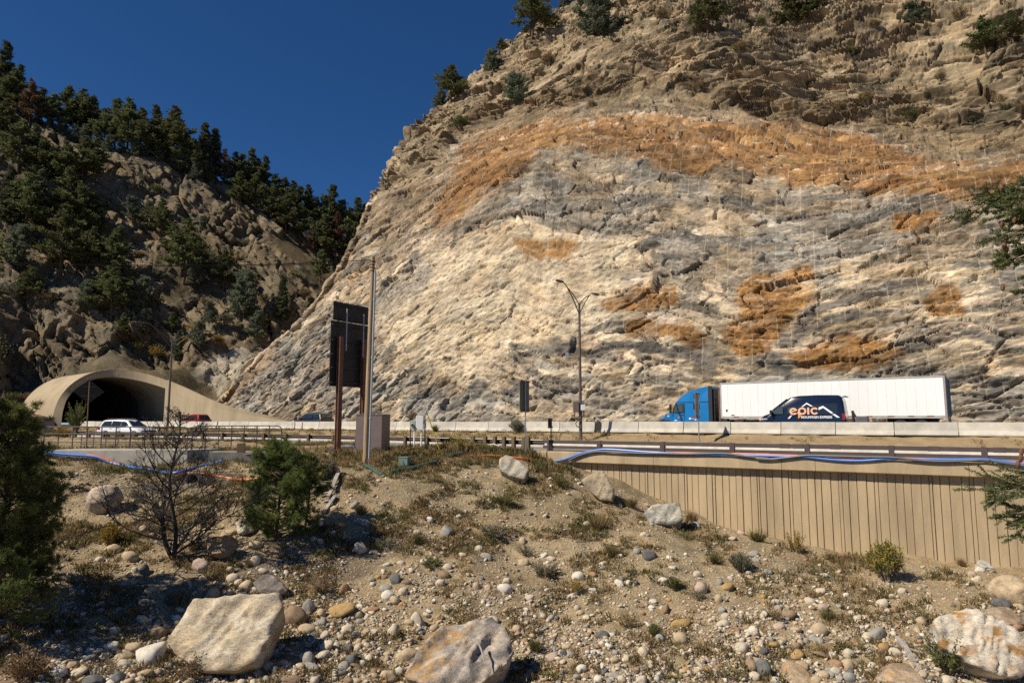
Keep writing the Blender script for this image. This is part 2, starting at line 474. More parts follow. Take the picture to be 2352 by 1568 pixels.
lay((0.345, 0.32, 0.28), soft_in([(1150, 830), (1500, 840), (1900, 850), (2400, 830), (2400, 1000), (1150, 1000)], 16) * 0.8)
lay(GREY, soft_in([(1000, 560), (1080, 440), (1180, 400), (1280, 335), (1400, 360), (1560, 400), (1680, 385), (1880, 430), (2060, 450), (2330, 470), (2360, 640), (2100, 585), (1990, 590), (1840, 640), (1640, 650), (1480, 700), (1500, 560), (1330, 530), (1200, 505), (1090, 520)], 10) * 0.9)
gd = sstep(0.0, 0.35, fbm(Sd / 6, wb2 / 1.7, 5, 4, 73)) * soft_in([(1060, 545), (1090, 440), (1280, 340), (1660, 380), (2060, 450), (2352, 470), (2352, 650), (1840, 640), (1490, 640), (1500, 560), (1200, 505)]); lay(DARK, gd * 0.75)
gd = 0.7 * sstep(0.3, 0.5, fbm(Sd / 5, wb2 / 1.4, 6, 4, 74)) * (1 - nat) * (1 - cream_g); lay((0.13, 0.125, 0.115), gd * 0.8)
greyz = np.clip(soft_in([(1000, 560), (1080, 440), (1180, 400), (1280, 335), (1400, 360), (1560, 400), (1680, 385), (1880, 430), (2060, 450), (2330, 470), (2360, 640), (2100, 585), (1990, 590), (1840, 640), (1640, 650), (1480, 700), (1500, 560), (1330, 530), (1200, 505), (1090, 520)], 10) + soft_in([(520, 930), (560, 860), (700, 760), (830, 690), (950, 600), (1010, 590), (1000, 640), (860, 760), (880, 870), (1150, 905), (2400, 840), (2400, 1000), (500, 990)], 14), 0, 1)
for cl_, th0, sc_, zz_, am_ in ((CREAM, 0.12, 4.5, 3.0, 0.75), ((0.36, 0.265, 0.155), 0.05, 6.0, 5.0, 0.7), (PINK, 0.15, 3.2, 7.0, 0.7), ((0.165, 0.15, 0.125), 0.22, 2.2, 9.0, 0.85)):
    f_ = fbm(Sd / sc_, wb2 / (sc_ * 0.36), zz_, 5, 76); lay(cl_, sstep(th0, th0 + 0.12, f_) * am_ * (1 - 0.6 * cream_g) * (1 - nat) * (1 - (0.72 if cl_ in (CREAM, PINK) else 0.3) * greyz))
# rust band under the scree, rust stains, dark dykes
lay(BROWN, soft_in([(985, 520), (1040, 420), (1060, 330), (1150, 295), (1300, 272), (1500, 268), (1750, 285), (2000, 315), (2200, 360), (2420, 380), (2420, 480), (2240, 470), (2060, 450), (1900, 425), (1680, 395), (1520, 400), (1420, 350), (1290, 332), (1200, 400), (1120, 450), (1040, 510)], 14) * 0.85)
lay(ORANGE, soft_in([(985, 520), (1040, 420), (1060, 330), (1150, 295), (1300, 272), (1500, 268), (1750, 285), (2000, 315), (2200, 360), (2420, 380), (2420, 480), (2240, 470), (2060, 450), (1900, 425), (1680, 395), (1520, 400), (1420, 350), (1290, 332), (1200, 400), (1120, 450), (1040, 510)], 14) * (0.80 - 0.35 * sstep(0.1, 0.5, fbm(Sd / 4, wb2 / 1.5, 3, 3, 78))))
lay((0.30, 0.18, 0.07), sstep(0.05, 0.5, fbm(Sd / 5, VV / 2.5, 9, 3, 75)) * soft_in([(1040, 420), (1150, 300), (1500, 275), (2000, 320), (2352, 400), (2352, 470), (1680, 395), (1290, 335), (1040, 510)]) * 0.6)
lay((0.20, 0.145, 0.09), soft_in([(850, 540), (880, 440), (960, 380), (1060, 360), (1030, 440), (960, 520), (900, 570)], 10) * 0.8)
for pl in ([(1690, 650), (1730, 620), (1800, 622), (1872, 605), (1866, 680), (1800, 735), (1775, 792), (1700, 806), (1655, 755), (1690, 720)], [(1440, 740), (1470, 722), (1500, 740), (1570, 735), (1640, 755), (1600, 792), (1520, 775), (1430, 782)], [(2130, 690), (2150, 642), (2195, 640), (2230, 705), (2160, 716)], [(1380, 690), (1450, 655), (1540, 650), (1560, 690), (1470, 700), (1400, 712)], [(1180, 560), (1260, 545), (1330, 550), (1300, 600), (1210, 600)], [(1800, 800), (1930, 770), (2060, 790), (2110, 820), (2000, 845), (1850, 835)], [(2040, 480), (2100, 440), (2200, 470), (2160, 520), (2060, 520)]):
    lay(STAIN, soft_in(pl, 6) * (0.85 - 0.3 * sstep(0.1, 0.6, fbm(Sd / 2, wb2 / 1.2, 6, 3, 79))))
for ln, th in (([(1180, 788), (1225, 800), (1290, 798), (1350, 806), (1440, 790), (1500, 796), (1560, 806), (1640, 826), (1700, 822), (1760, 826), (1810, 842)], 9), ([(1830, 742), (1890, 705), (1960, 690), (2040, 655), (2110, 640)], 13), ([(1820, 760), (1900, 745), (1960, 725)], 11), ([(1960, 505), (2060, 470), (2160, 470), (2220, 500)], 15), ([(1240, 480), (1300, 470), (1330, 510)], 16), ([(1480, 560), (1560, 520), (1640, 560)], 12), ([(1500, 590), (1640, 575)], 8), ([(1020, 935), (1080, 900), (1100, 880)], 14), ([(950, 915), (1010, 910)], 9), ([(1160, 900), (1200, 885)], 10), ([(2040, 850), (2150, 855), (2300, 880)], 9), ([(2230, 770), (2352, 810)], 9)):
    lay(DARK, sstep(th + 4, th - 3, seg_dist(CX + 9 * fbm(Sd / 3, VV / 3, 1, 3, 81), CY + 9 * fbm(Sd / 3, VV / 3, 2, 3, 82), ln)) * 0.85)
# pale quartz threads along the layers
th = np.abs(fbm(Sd / 10, wb2 / 1.5, 3, 4, 77)); lay((0.52, 0.48, 0.42), sstep(0.035, 0.008, th) * (1 - nat) * 0.65)
lay(OLIVE, nat * 0.95)
lay((0.16, 0.115, 0.07), nat * sstep(0.1, 0.35, fbm(Sd / 4, VV / 3, 12, 4, 93)) * 0.6)
lay((0.30, 0.23, 0.15), nat * sstep(0.0, 0.5, fbm(Sd / 5, VV / 4, 2, 4, 91)) * 0.7)
lay((0.165, 0.14, 0.088), nat * sstep(0.1, 0.5, fbm(Sd / 3, VV / 2, 5, 4, 92)) * 0.6)
lay(SCREE, soft_in([(985, 330), (1080, 265), (1250, 225), (1400, 205), (1600, 205), (1800, 225), (2000, 250), (2200, 265), (2420, 290), (2420, 380), (2200, 355), (1990, 305), (1750, 280), (1500, 262), (1300, 268), (1150, 290)], 10) * 0.75)
lay(BROWN, soft_in([(440, 990), (500, 920), (600, 815), (700, 725), (790, 590), (850, 455), (870, 470), (820, 590), (740, 700), (640, 800), (520, 940)], 8) * 0.7)
# vertical wash marks below the stains
K *= np.clip(1 + 1.1 * tone, 0.45, 1.55)[..., None]
K *= (1 + 0.12 * fbm(Sd / 0.9, VV / 9, 0, 3, 95) * (1 - nat))[..., None]
idx = np.arange(nv * NC).reshape(nv, NC)
F = np.stack([idx[:-1, :-1], idx[:-1, 1:], idx[1:, 1:], idx[1:, :-1]], -1).reshape(-1, 4)
m_cliff, t_, n_, l_, cc, mix_, ramp_, tc_ = rock_mat('cliff_rock', bump=0.55, fine=3.0, dist=0.2, streak=(1, 1, 2.4))
# half casts of the blast holes: pale upright lines a metre apart, broken where the rock came away
a1 = n_.new('ShaderNodeAttribute'); a1.attribute_name = 'along'
a2 = n_.new('ShaderNodeAttribute'); a2.attribute_name = 'upward'
a3 = n_.new('ShaderNodeAttribute'); a3.attribute_name = 'cut'
cx = n_.new('ShaderNodeCombineXYZ'); l_.new(a1.outputs['Fac'], cx.inputs[0]); l_.new(a2.outputs['Fac'], cx.inputs[1])
def M_(op, a, b=None, c=None):
    q = n_.new('ShaderNodeMath'); q.operation = op
    for i, x in enumerate((a, b, c)):
        if x is None: continue
        if isinstance(x, (int, float)): q.inputs[i].default_value = x
        else: l_.new(x, q.inputs[i])
    return q.outputs[0]
sh = M_('MULTIPLY_ADD', a2.outputs['Fac'], 0.045, a1.outputs['Fac'])
fr = M_('FRACT', M_('MULTIPLY', sh, 0.83))
ln_ = M_('LESS_THAN', M_('ABSOLUTE', M_('SUBTRACT', fr, 0.5)), 0.042)
mpn = n_.new('ShaderNodeMapping'); mpn.inputs['Scale'].default_value = (0.83, 0.28, 1); l_.new(cx.outputs[0], mpn.inputs[0])
nz = n_.new('ShaderNodeTexNoise'); nz.inputs['Scale'].default_value = 1.0; nz.inputs['Detail'].default_value = 3; l_.new(mpn.outputs[0], nz.inputs['Vector'])
gate = ramp_(nz.outputs['Fac'], [(0.44, 0.0), (0.54, 1.0)])
fac = M_('MULTIPLY', M_('MULTIPLY', ln_, gate), M_('MULTIPLY', a3.outputs['Fac'], 0.25))
cc = mix_('MIX', fac, cc, (0.62, 0.56, 0.44))
l_.new(cc, n_['Principled BSDF'].inputs['Base Color'])
cliff = mesh_np('cliff', Pc.reshape(-1, 3), F, m_cliff, attrs={'rock': np.clip(K, 0.02, 0.8).reshape(-1, 3), 'along': Sd.ravel(), 'upward': VV.ravel(), 'cut': np.clip(1 - nat * 1.5, 0, 1).ravel() * sstep(540, 700, CX).ravel()})
tag(cliff, kind='structure')
CL_P, CL_X, CL_Y = Pc, *px_of(Pc)
_cm = (WO == 0)
def cliff_at(px, py):
    """point of the finished rock face seen at a picture position"""
    d = np.where(_cm, (CL_X - px) ** 2 + (CL_Y - py) ** 2, 1e9)
    i = np.argmin(d)
    return Vector(CL_P.reshape(-1, 3)[i])

# ================================================================== the wooded hill on the left
HC = [(-400, 1010, 92), (-400, 900, 98), (-400, 700, 110), (-400, 450, 128), (-400, 200, 145), (-150, 1000, 92), (-150, 920, 104), (0, 975, 104), (0, 935, 114), (55, 925, 122), (-150, 800, 112),
      (20, 890, 125), (70, 862, 128), (150, 838, 126.5), (270, 826, 127), (400, 862, 127), (450, 880, 130), (500, 905, 130), (560, 935, 126), (640, 960, 118),
      (0, 780, 122), (100, 740, 130), (200, 740, 134), (330, 740, 138), (450, 800, 135), (560, 830, 131), (620, 820, 130),
      (0, 600, 134), (120, 600, 142), (250, 600, 148), (380, 620, 150), (500, 680, 150), (620, 720, 148), (720, 690, 158),
      (0, 450, 146), (130, 450, 153), (240, 420, 160), (350, 470, 162), (480, 540, 163), (620, 590, 165), (700, 620, 168), (760, 620, 178),
      (0, 240, 166), (60, 290, 168), (130, 300, 172), (250, 345, 178), (330, 345, 181), (430, 385, 184), (520, 420, 188), (640, 490, 197), (740, 560, 204), (840, 590, 214), (950, 640, 222)]
HP = [tuple(pt(*c)) for c in HC]
HP += [(-170, 225, 55), (-100, 235, 48), (-60, 245, 35), (-20, 262, 20), (30, 270, 10), (-70, 132, 9), (-50, 140, 12)]
HILL = TPS(HP, lam=2.0)
hx = np.arange(-165, 12, 0.30); hy = np.arange(92, 240, 0.30)
HX, HY = np.meshgrid(hx, hy)
HZ = HILL(HX, HY)
gz = np.stack(np.gradient(HZ, 0.30), -1)
hn = np.stack([-gz[..., 1], -gz[..., 0], np.ones_like(HZ)], -1); hn /= np.linalg.norm(hn, axis=-1, keepdims=True)
P0 = np.stack([HX, HY, HZ], -1)
hpx, hpy = px_of(P0)
rocky = sstep(-0.40, 0.05, fbm(HX / 17, HY / 17, 0, 4, 101) + 0.35 * in_poly(hpx, hpy, [(200, 330), (300, 320), (420, 370), (560, 450), (700, 560), (760, 640), (640, 700), (480, 600), (330, 520), (240, 420)]) + 0.3 * in_poly(hpx, hpy, [(250, 760), (450, 560), (640, 600), (700, 700), (560, 960), (400, 900)]) - 0.15)
# layers dip down to the right: blocks run along the dip
ang = R(38)
la_, lb_ = (HX * math.cos(ang) - HZ * math.sin(ang)), (HX * math.sin(ang) + HZ * math.cos(ang)) * 1.0 + 0.35 * HY
la_ = la_ + 1.2 * fbm(HX / 11, HY / 11, 0, 2, 111); lb_ = lb_ + 1.0 * fbm(HX / 11, HY / 11, 5, 2, 112)
hd = 0.9 * fbm(HX / 18, HY / 18, HZ / 18, 2, 113)
htone = np.zeros(HX.shape); hout = np.zeros(HX.shape)
dipp = HZ * math.cos(ang) + HX * math.sin(ang) + 0.8 * fbm(HX / 9, HY / 9, HZ / 9, 2, 114)
alo = HX * math.cos(ang) - HZ * math.sin(ang) + 0.5 * HY
for (Lc, Lh, k_, sd) in ((11, 5.2, 0.75, 121), (5.0, 2.5, 0.75, 122), (2.4, 1.3, 0.6, 123)):
    r1, r2, r3, da, db, ed = blocks(alo / Lc + sd, dipp / (Lh * 1.6) + sd, sd)
    ph = dipp / Lh + 0.9 * r1; saw = ph - np.floor(ph)
    hit = sstep(-0.4, 0.05, fbm(HX / (Lc * 1.3), HY / (Lc * 1.3), sd, 3, 115)) * rocky
    hout += k_ * Lh * hit * (saw - 0.5) + rocky * Lh * (0.34 * (r2 - 0.5) * 2 * da + 0.28 * (r3 - 0.5))
    hout -= 0.32 * Lh * rocky * (1 - sstep(0.02, 0.09, ed)) * sstep(-0.1, 0.2, fbm(HX / 5, HY / 5, sd, 2, 125))
    htone += (r2 - 0.5) * 0.3
tun = sstep(10, 60, np.hypot((hpx - 270) / 1.6, hpy - 880))
hd = hd * (0.45 + 0.55 * tun) + 0.04 * fbm(HX / 0.8, HY / 0.8, HZ, 2, 131)
hout = hout * (0.45 + 0.55 * tun)
P0 = P0 + hn * hd[..., None] + np.array([0.30, -0.95, 0.12]) * hout[..., None]
HK = np.zeros(P0.shape) + col3(0.125, 0.095, 0.055)
def layh(c, m):
    global HK
    HK = HK * (1 - m[..., None]) + col3(*c) * m[..., None]
layh((0.195, 0.155, 0.10), rocky * 0.95)
layh((0.245, 0.185, 0.12), rocky * sstep(0.0, 0.5, fbm(HX / 6, HZ / 5, HY / 6, 4, 141)) * 0.7)
layh((0.165, 0.155, 0.115), rocky * sstep(0.1, 0.5, fbm(HX / 4, HZ / 3, HY / 6, 4, 142)) * 0.6)
layh((0.50, 0.45, 0.37), sstep(0.4, 0.9, in_poly(hpx + 15 * fbm(HX / 3, HZ / 3, 0, 3, 7), hpy + 15 * fbm(HX / 3, HZ / 3, 4, 3, 8), [(430, 860), (520, 800), (600, 780), (560, 850), (520, 920), (470, 890)]).astype(float)) * 0.7)
layh((0.165, 0.135, 0.092), sstep(100, 40, np.hypot((hpx - 200) / 1.9, hpy - 835)) * 0.9)
layh((0.10, 0.085, 0.04), (1 - rocky) * sstep(0.0, 0.4, fbm(HX / 3, HY / 3, 0, 3, 143)) * 0.6)
HK *= np.clip(1 + htone, 0.5, 1.5)[..., None]
# the hill is open where the tunnel bore and its hood stand
ny, nx = HX.shape
idx = np.arange(ny * nx).reshape(ny, nx)
F = np.stack([idx[:-1, :-1], idx[:-1, 1:], idx[1:, 1:], idx[1:, :-1]], -1).reshape(-1, 4)
hqx, hqy = px_of(P0)
mouth = in_poly(hqx, hqy, [(122, 1040), (124, 958), (131, 932), (145, 908), (172, 880), (206, 861), (240, 852), (280, 851), (330, 859), (380, 874), (430, 895), (480, 918), (530, 936), (590, 950), (692, 973), (692, 1040)]) & (HZ < 18)
F = F[~mouth.ravel()[F].any(1)]
m_hill, *_r = rock_mat('hill_rock', scale=0.4, dist=0.35, fine=3.0, bump=0.8, streak=(1.0, 1.0, 2.2))
hs = T[0] * HX + T[1] * HY; hnn = N[0] * HX + N[1] * HY
HILL_FACES, HILL_V = F, P0
def hill_h(X, Y):
    i = np.clip((np.asarray(X) - hx[0]) / 0.30, 0, nx - 1.01); j = np.clip((np.asarray(Y) - hy[0]) / 0.30, 0, ny - 1.01)
    return HZ[np.round(j).astype(int), np.round(i).astype(int)]
HFX, HFY = px_of(P0)
_front = None
def hill_at(px, py):
    """first point of the hill along a picture ray"""
    d = ray(px, py); d = d / d[1]
    Y = np.arange(94, 255, 0.25)
    X = d[0] * Y; Z = EYE + d[2] * Y
    h = hill_h(X, Y)
    k = np.argmax(h > Z)
    if h[k] <= Z[k]:
        k = np.argmin(Z - h)
    return Vector((X[k], Y[k], float(h[k])))

# ================================================================== the roads
def LOW_Z(px): return float(np.interp(px, [-800, 100, 290, 650, 1050, 1300], [-0.70, -0.74, -0.78, -0.95, -1.12, -1.15]))
RAIL_N, B1_N, B2_N = 39.5, 47.5, 51.5
s_rail0 = on_line(1265, RAIL_N)
def poly_line(pts, zf=None):
    return [Vector((p.x, p.y, 0)) for p in pts]
def P_n(px, n):
    s = on_line(px, n); return sn(s, n)
def P_y(px, Y):
    a = (px - 1176) * CP / 1568; return Vector((a * Y, Y, 0))
EDGE1 = [sn(45, 40.3)] + [P_n(x, 40.3) for x in (2352, 2000, 1700, 1450, 1265)] + [P_y(1050, 50.2), P_y(900, 53.3), P_y(650, 57.3), P_y(400, 59.6), P_y(160, 60.2), P_y(-200, 59), P_y(-700, 56), P_y(-1300, 52)]
BAR1 = [sn(45, B1_N)] + [P_n(x, B1_N) for x in (2352, 2000, 1700, 1450, 1268)] + [P_y(1050, 59.0), P_y(900, 62.2), P_y(700, 66), P_y(400, 70), P_y(193, 71), P_y(-200, 70), P_y(-700, 67), P_y(-1300, 62)]
BAR2 = [sn(45, B2_N)] + [P_n(x, B2_N) for x in (2352, 2000, 1600, 1268, 1050, 850, 700)] + [P_y(560, 83.2), P_y(430, 91.5), P_y(300, 101), P_y(205, 109), P_y(170, 114.5)]
def resample(line, n):
    L = [0]
    for a, b in zip(line, line[1:]): L.append(L[-1] + (b - a).length)
    L = np.array(L); t = np.linspace(0, L[-1], n)
    A = np.array([tuple(p) for p in line])
    out = np.stack([np.interp(t, L, A[:, k]) for k in range(3)], 1)
    for _ in range(2):                       # round the corners
        k = max(1, n // 60); pad = np.pad(out, ((k, k), (0, 0)), mode='edge')
        sm = np.mean([pad[i:i + n] for i in range(2 * k + 1)], 0)
        out[k:-k] = sm[k:-k]
    return out
def low_z_at(P): 
    px = px_of(np.array([[P[0], P[1], EYE]]))[0][0]
    return LOW_Z(px)
def ribbon(name, A, B, za, zb, rows, material, rough=0.0, seed=1, kind='structure'):
    n = len(A); V = []
    for j in range(rows + 1):
        f = j / rows
        p = A * (1 - f) + B * f
        z = za * (1 - f) + zb * f
        p = p.copy(); p[:, 2] = z + (rough * fbm(p[:, 0] / 1.2, p[:, 1] / 1.2, 0, 4, seed) if rough and 0 < j < rows else 0)
        V.append(p)
    V = np.concatenate(V); idx = np.arange(n * (rows + 1)).reshape(rows + 1, n)
    F = np.stack([idx[:-1, :-1], idx[:-1, 1:], idx[1:, 1:], idx[1:, :-1]], -1).reshape(-1, 4)
    o = mesh_np(name, V, F, material, smooth=True)
    return tag(o, kind=kind)
m_asph = mat('asphalt', (0.075, 0.072, 0.068), 0.9, 0.18, 0.6, 0.3, 60)
m_asph2 = mat('worn_road', (0.20, 0.19, 0.17), 0.9, 0.15, 0.4, 0.3, 60)
m_dirt = mat('median_dirt', (0.33, 0.235, 0.12), 0.95, 0.22, 1.2, 0.8, 14, col2=(0.22, 0.155, 0.085))
NR = 260
rE1, rB1, rB2 = resample(EDGE1, NR), resample(BAR1, NR), resample(BAR2, NR)
zE1 = np.array([low_z_at(p) for p in rE1]); zB1 = np.array([low_z_at(p) for p in rB1])
ribbon('lower_road', rE1, rB1, zE1, zB1, 4, m_asph2)
zM = zB1 + 0.05
ribbon('median_slope', rB1 + np.array([N[0], N[1], 0]) * 0.35, rB2, zM, np.full(NR, -0.04), 24, m_dirt, 0.13, 7)
V = [sn(60, 51.2, 0), sn(-175, 51.2, 0), sn(-175, 78, 0), sn(60, 78, 0)]
tag(mesh_np('upper_road', [tuple(v) for v in V], np.array([[0, 1, 2, 3]]), m_asph), kind='structure')

# ================================================================== the slope in front
GC = []
def g(px, py, Y): GC.append(tuple(pt(px, py, Y)))
for c in [(-500, 1568, 18), (0, 1568, 20), (400, 1568, 20.8), (800, 1568, 21.8), (1200, 1568, 22.3), (1600, 1568, 22.6), (2000, 1568, 23), (2352, 1568, 23.2), (2800, 1568, 24),
          (-400, 1400, 22.5), (0, 1400, 23.2), (400, 1400, 24.6), (800, 1400, 26), (1200, 1400, 26.8), (1600, 1400, 27.2), (2000, 1400, 27.6), (2352, 1405, 27.6),
          (-300, 1250, 27), (0, 1250, 27.8), (250, 1250, 29), (500, 1250, 29.6), (800, 1250, 30.6), (1200, 1250, 32.2), (1500, 1250, 33), (1750, 1262, 34.5), (2050, 1330, 30.5),
          (0, 1140, 32), (200, 1140, 33.6), (500, 1140, 34.4), (700, 1140, 34.8), (900, 1140, 35.4), (1150, 1140, 37),
          (-200, 1060, 36), (120, 1075, 37.5), (300, 1080, 38.5), (520, 1075, 39.3), (640, 1065, 39.8), (840, 1066, 40), (1000, 1060, 40.8), (1150, 1062, 42),
          (640, 1036, 45.5), (760, 1034, 45.5), (900, 1034, 46), (1050, 1032, 46.5), (1160, 1040, 45)]: g(*c)
for x, y in ((1290, 1066), (1420, 1108), (1480, 1138), (1620, 1186), (1750, 1232), (1900, 1264), (2050, 1278), (2200, 1292), (2352, 1314), (2600, 1345)):
    d = ray(x, y); Y = 39.62 / (d[0] / d[1] * N[0] + N[1]); g(x, y, Y)
for x in (-700, -200, 160, 400, 650, 900, 1050):
    p = Vector(resample(EDGE1, 400)[np.argmin(np.abs(px_of(resample(EDGE1, 400) + [0, 0, EYE])[0] - x))]); GC.append((p.x, p.y, LOW_Z(x) - 0.12))
    GC.append((p.x + N[0] * 6, p.y + N[1] * 6, LOW_Z(x) - 0.5))
GND = TPS(GC, lam=0.02)
gx0, gy0, gs = -42.0, 14.0, 0.16
gxs = np.arange(gx0, 44, gs); gys = np.arange(gy0, 66, gs)
GX, GY = np.meshgrid(gxs, gys)
GZ = GND(GX, GY)
GZ = GZ + 0.20 * fbm(GX / 3.0, GY / 3.0, 0, 3, 201) + 0.085 * fbm(GX / 0.6, GY / 0.6, 0, 3, 202)
def ground_z(X, Y):
    i = np.clip((np.asarray(X, float) - gx0) / gs, 0, len(gxs) - 1.001); j = np.clip((np.asarray(Y, float) - gy0) / gs, 0, len(gys) - 1.001)
    i0 = i.astype(int); j0 = j.astype(int); fi = i - i0; fj = j - j0
    return GZ[j0, i0] * (1 - fi) * (1 - fj) + GZ[j0, i0 + 1] * fi * (1 - fj) + GZ[j0 + 1, i0] * (1 - fi) * fj + GZ[j0 + 1, i0 + 1] * fi * fj
def ground_at(px, py):
    d = ray(px, py); d = d / d[1]
    Y = np.arange(14.5, 62, 0.04); X = d[0] * Y; Z = EYE + d[2] * Y
    h = ground_z(X, Y); k = np.argmax(h > Z)
    if h[k] <= Z[k]: k = np.argmin(Z - h)
    return Vector((X[k], Y[k], float(h[k])))
def ground_at_many(px, py):
    b = (784.0 - py); dy = 1568 * CP - b * SP; dx = (px - 1176) / dy; dz = (1568 * SP + b * CP) / dy
    Y = np.arange(14.5, 50, 0.06)
    out = np.zeros((len(px), 3))
    for i in range(0, len(px), 2000):
        X = dx[i:i + 2000, None] * Y; Z = EYE + dz[i:i + 2000, None] * Y
        k = np.argmax(ground_z(X, np.broadcast_to(Y, X.shape)) > Z, 1); r = np.arange(len(k))
        out[i:i + 2000] = np.stack([X[r, k], Y[k], ground_z(X[r, k], Y[k])], 1)
    return out
ss = T[0] * GX + T[1] * GY; gn = N[0] * GX + N[1] * GY
e1 = resample(EDGE1, 500); _o = np.argsort(e1[:, 0]); edgeY = np.interp(GX, e1[_o, 0], e1[_o, 1])
keep = np.where(ss > s_rail0 - 1.0, gn < 40.0, GY < edgeY + 1.5)
idx = np.arange(GX.size).reshape(GX.shape)
Q = np.stack([idx[:-1, :-1], idx[:-1, 1:], idx[1:, 1:], idx[1:, :-1]], -1)
kf = keep[:-1, :-1] & keep[1:, 1:] & keep[:-1, 1:] & keep[1:, :-1]
gpx, gpy = px_of(np.stack([GX, GY, GZ], -1))
GK = np.zeros(GX.shape + (3,)) + col3(0.36, 0.275, 0.16)
gm = sstep(-0.05, 0.4, fbm(GX / 4, GY / 4, 0, 4, 211))[..., None]; GK = GK * (1 - gm) + col3(0.30, 0.23, 0.14) * gm
gm = sstep(0.0, 0.5, fbm(GX / 1.1, GY / 1.1, 3, 4, 212))[..., None] * 0.7; GK = GK * (1 - gm) + col3(0.42, 0.335, 0.21) * gm
gm = (sstep(-0.1, 0.3, fbm(GX / 2.2, GY / 2.2, 6, 4, 213)) * sstep(1330, 1100, gpy) * 0.5)[..., None]; GK = GK * (1 - gm) + col3(0.19, 0.16, 0.085) * gm
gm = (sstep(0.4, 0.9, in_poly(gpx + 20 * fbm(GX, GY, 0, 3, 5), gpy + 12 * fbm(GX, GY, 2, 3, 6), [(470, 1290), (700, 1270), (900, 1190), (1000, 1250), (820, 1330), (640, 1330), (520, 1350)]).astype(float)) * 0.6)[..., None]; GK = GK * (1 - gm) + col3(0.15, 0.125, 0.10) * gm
m_ground, t2, n2, l2, c2, mix2, ramp2, tc2 = rock_mat('slope_dirt', attr='soil', scale=1.1, bump=0.8, streak=(1, 1, 1), fine=9.0, crack=0.0, dist=0.2)
vv = n2.new('ShaderNodeTexVoronoi'); vv.inputs['Scale'].default_value = 9.0; l2.new(tc2.outputs['Object'], vv.inputs['Vector'])
sp = ramp2(vv.outputs['Distance'], [(0.0, 1.0), (0.34, 1.0), (0.40, 0.0)])
vc = n2.new('ShaderNodeSeparateColor'); l2.new(vv.outputs['Color'], vc.inputs[0])
sel = ramp2(vc.outputs[0], [(0.42, 0.0), (0.44, 1.0)])
pebc = ramp2(vc.outputs[1], [(0.0, (0.20, 0.18, 0.155)), (0.4, (0.40, 0.32, 0.21)), (1.0, (0.52, 0.46, 0.36))])
q = n2.new('ShaderNodeMath'); q.operation = 'MULTIPLY'; l2.new(sp, q.inputs[0]); l2.new(sel, q.inputs[1])
c2 = mix2('MIX', q.outputs[0], c2, pebc); l2.new(c2, n2['Principled BSDF'].inputs['Base Color'])
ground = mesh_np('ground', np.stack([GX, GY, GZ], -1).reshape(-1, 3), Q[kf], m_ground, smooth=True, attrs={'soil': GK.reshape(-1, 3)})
tag(ground, kind='structure')
# a wide sheet far below carries everything to the horizon
m_far = mat('valley_floor', (0.22, 0.17, 0.10), 0.95, 0.2, 0.05)
tag(mesh_np('valley_floor', [(-900, -300, -9), (900, -300, -9), (900, 1500, -9), (-900, 1500, -9)], np.array([[0, 1, 2, 3]]), m_far), kind='structure')
hill = mesh_np('hill', HILL_V.reshape(-1, 3), HILL_FACES, m_hill, attrs={'rock': np.clip(HK, 0.02, 0.7).reshape(-1, 3)})
tag(hill, kind='structure')
# ================================================================== materials of the built things
m_conc = mat('concrete', (0.50, 0.46, 0.39), 0.85, 0.10, 1.6, 0.25, 40)
m_conc_old = mat('old_concrete', (0.42, 0.39, 0.33), 0.9, 0.16, 1.0, 0.35, 30)
m_tan = mat('tan_concrete', (0.40, 0.305, 0.185), 0.85, 0.13, 0.9, 0.25, 30, stretch=(1, 1, 0.2))
m_tan_dk = mat('tan_concrete_groove', (0.27, 0.205, 0.125), 0.9, 0.1, 1.0)
m_portal = mat('portal_concrete', (0.36, 0.285, 0.185), 0.88, 0.10, 0.5, 0.2, 12, stretch=(1, 1, 0.4))
m_portal_letter = mat('portal_letter', (0.58, 0.48, 0.35), 0.8, 0.05)
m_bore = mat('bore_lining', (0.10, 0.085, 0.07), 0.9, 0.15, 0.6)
m_brown = mat('brown_steel', (0.105, 0.078, 0.066), 0.55, 0.12, 2.0)
m_railp = mat('rail_brown', (0.085, 0.062, 0.058), 0.5, 0.10, 1.5)
m_black = mat('dark_panel', (0.022, 0.018, 0.016), 0.6, 0.15, 2.0)
m_rust = mat('rusty_steel', (0.21, 0.095, 0.05), 0.75, 0.2, 3.0, col2=(0.12, 0.06, 0.04))
m_wood = mat('post_wood', (0.16, 0.115, 0.065), 0.9, 0.2, 3.0, 0.4, 20, stretch=(3, 3, 0.3))
m_pole = mat('pole_wood', (0.38, 0.265, 0.155), 0.85, 0.22, 3.0, 0.4, 15, stretch=(6, 6, 0.25))
m_grey_wood = mat('weathered_wood', (0.33, 0.30, 0.26), 0.9, 0.18, 3.0, 0.3, 20)
m_galv = mat('galvanised', (0.42, 0.43, 0.43), 0.4, 0.08, 3.0, metal=0.4)
m_pvc = mat('grey_conduit', (0.36, 0.39, 0.43), 0.45, 0.05, 2.0)
m_cabinet = mat('cabinet_mauve', (0.165, 0.118, 0.115), 0.55, 0.06, 2.0)
m_white = mat('white_enamel', (0.78, 0.78, 0.76), 0.4, 0.04, 2.0)
m_metergrey = mat('meter_grey', (0.40, 0.42, 0.42), 0.4, 0.05, 2.0)
m_green = mat('meter_green', (0.25, 0.55, 0.08), 0.4, 0.05)
m_gbox = mat('grey_green_box', (0.14, 0.20, 0.17), 0.6, 0.08)
m_yellow = mat('yellow_strip', (0.80, 0.58, 0.02), 0.5, 0.05)
m_cable = mat('black_cable', (0.012, 0.012, 0.012), 0.95, 0.1, spec=0.05)
m_blue = mat('blue_duct', (0.03, 0.17, 0.60), 0.4, 0.06, 1.0)
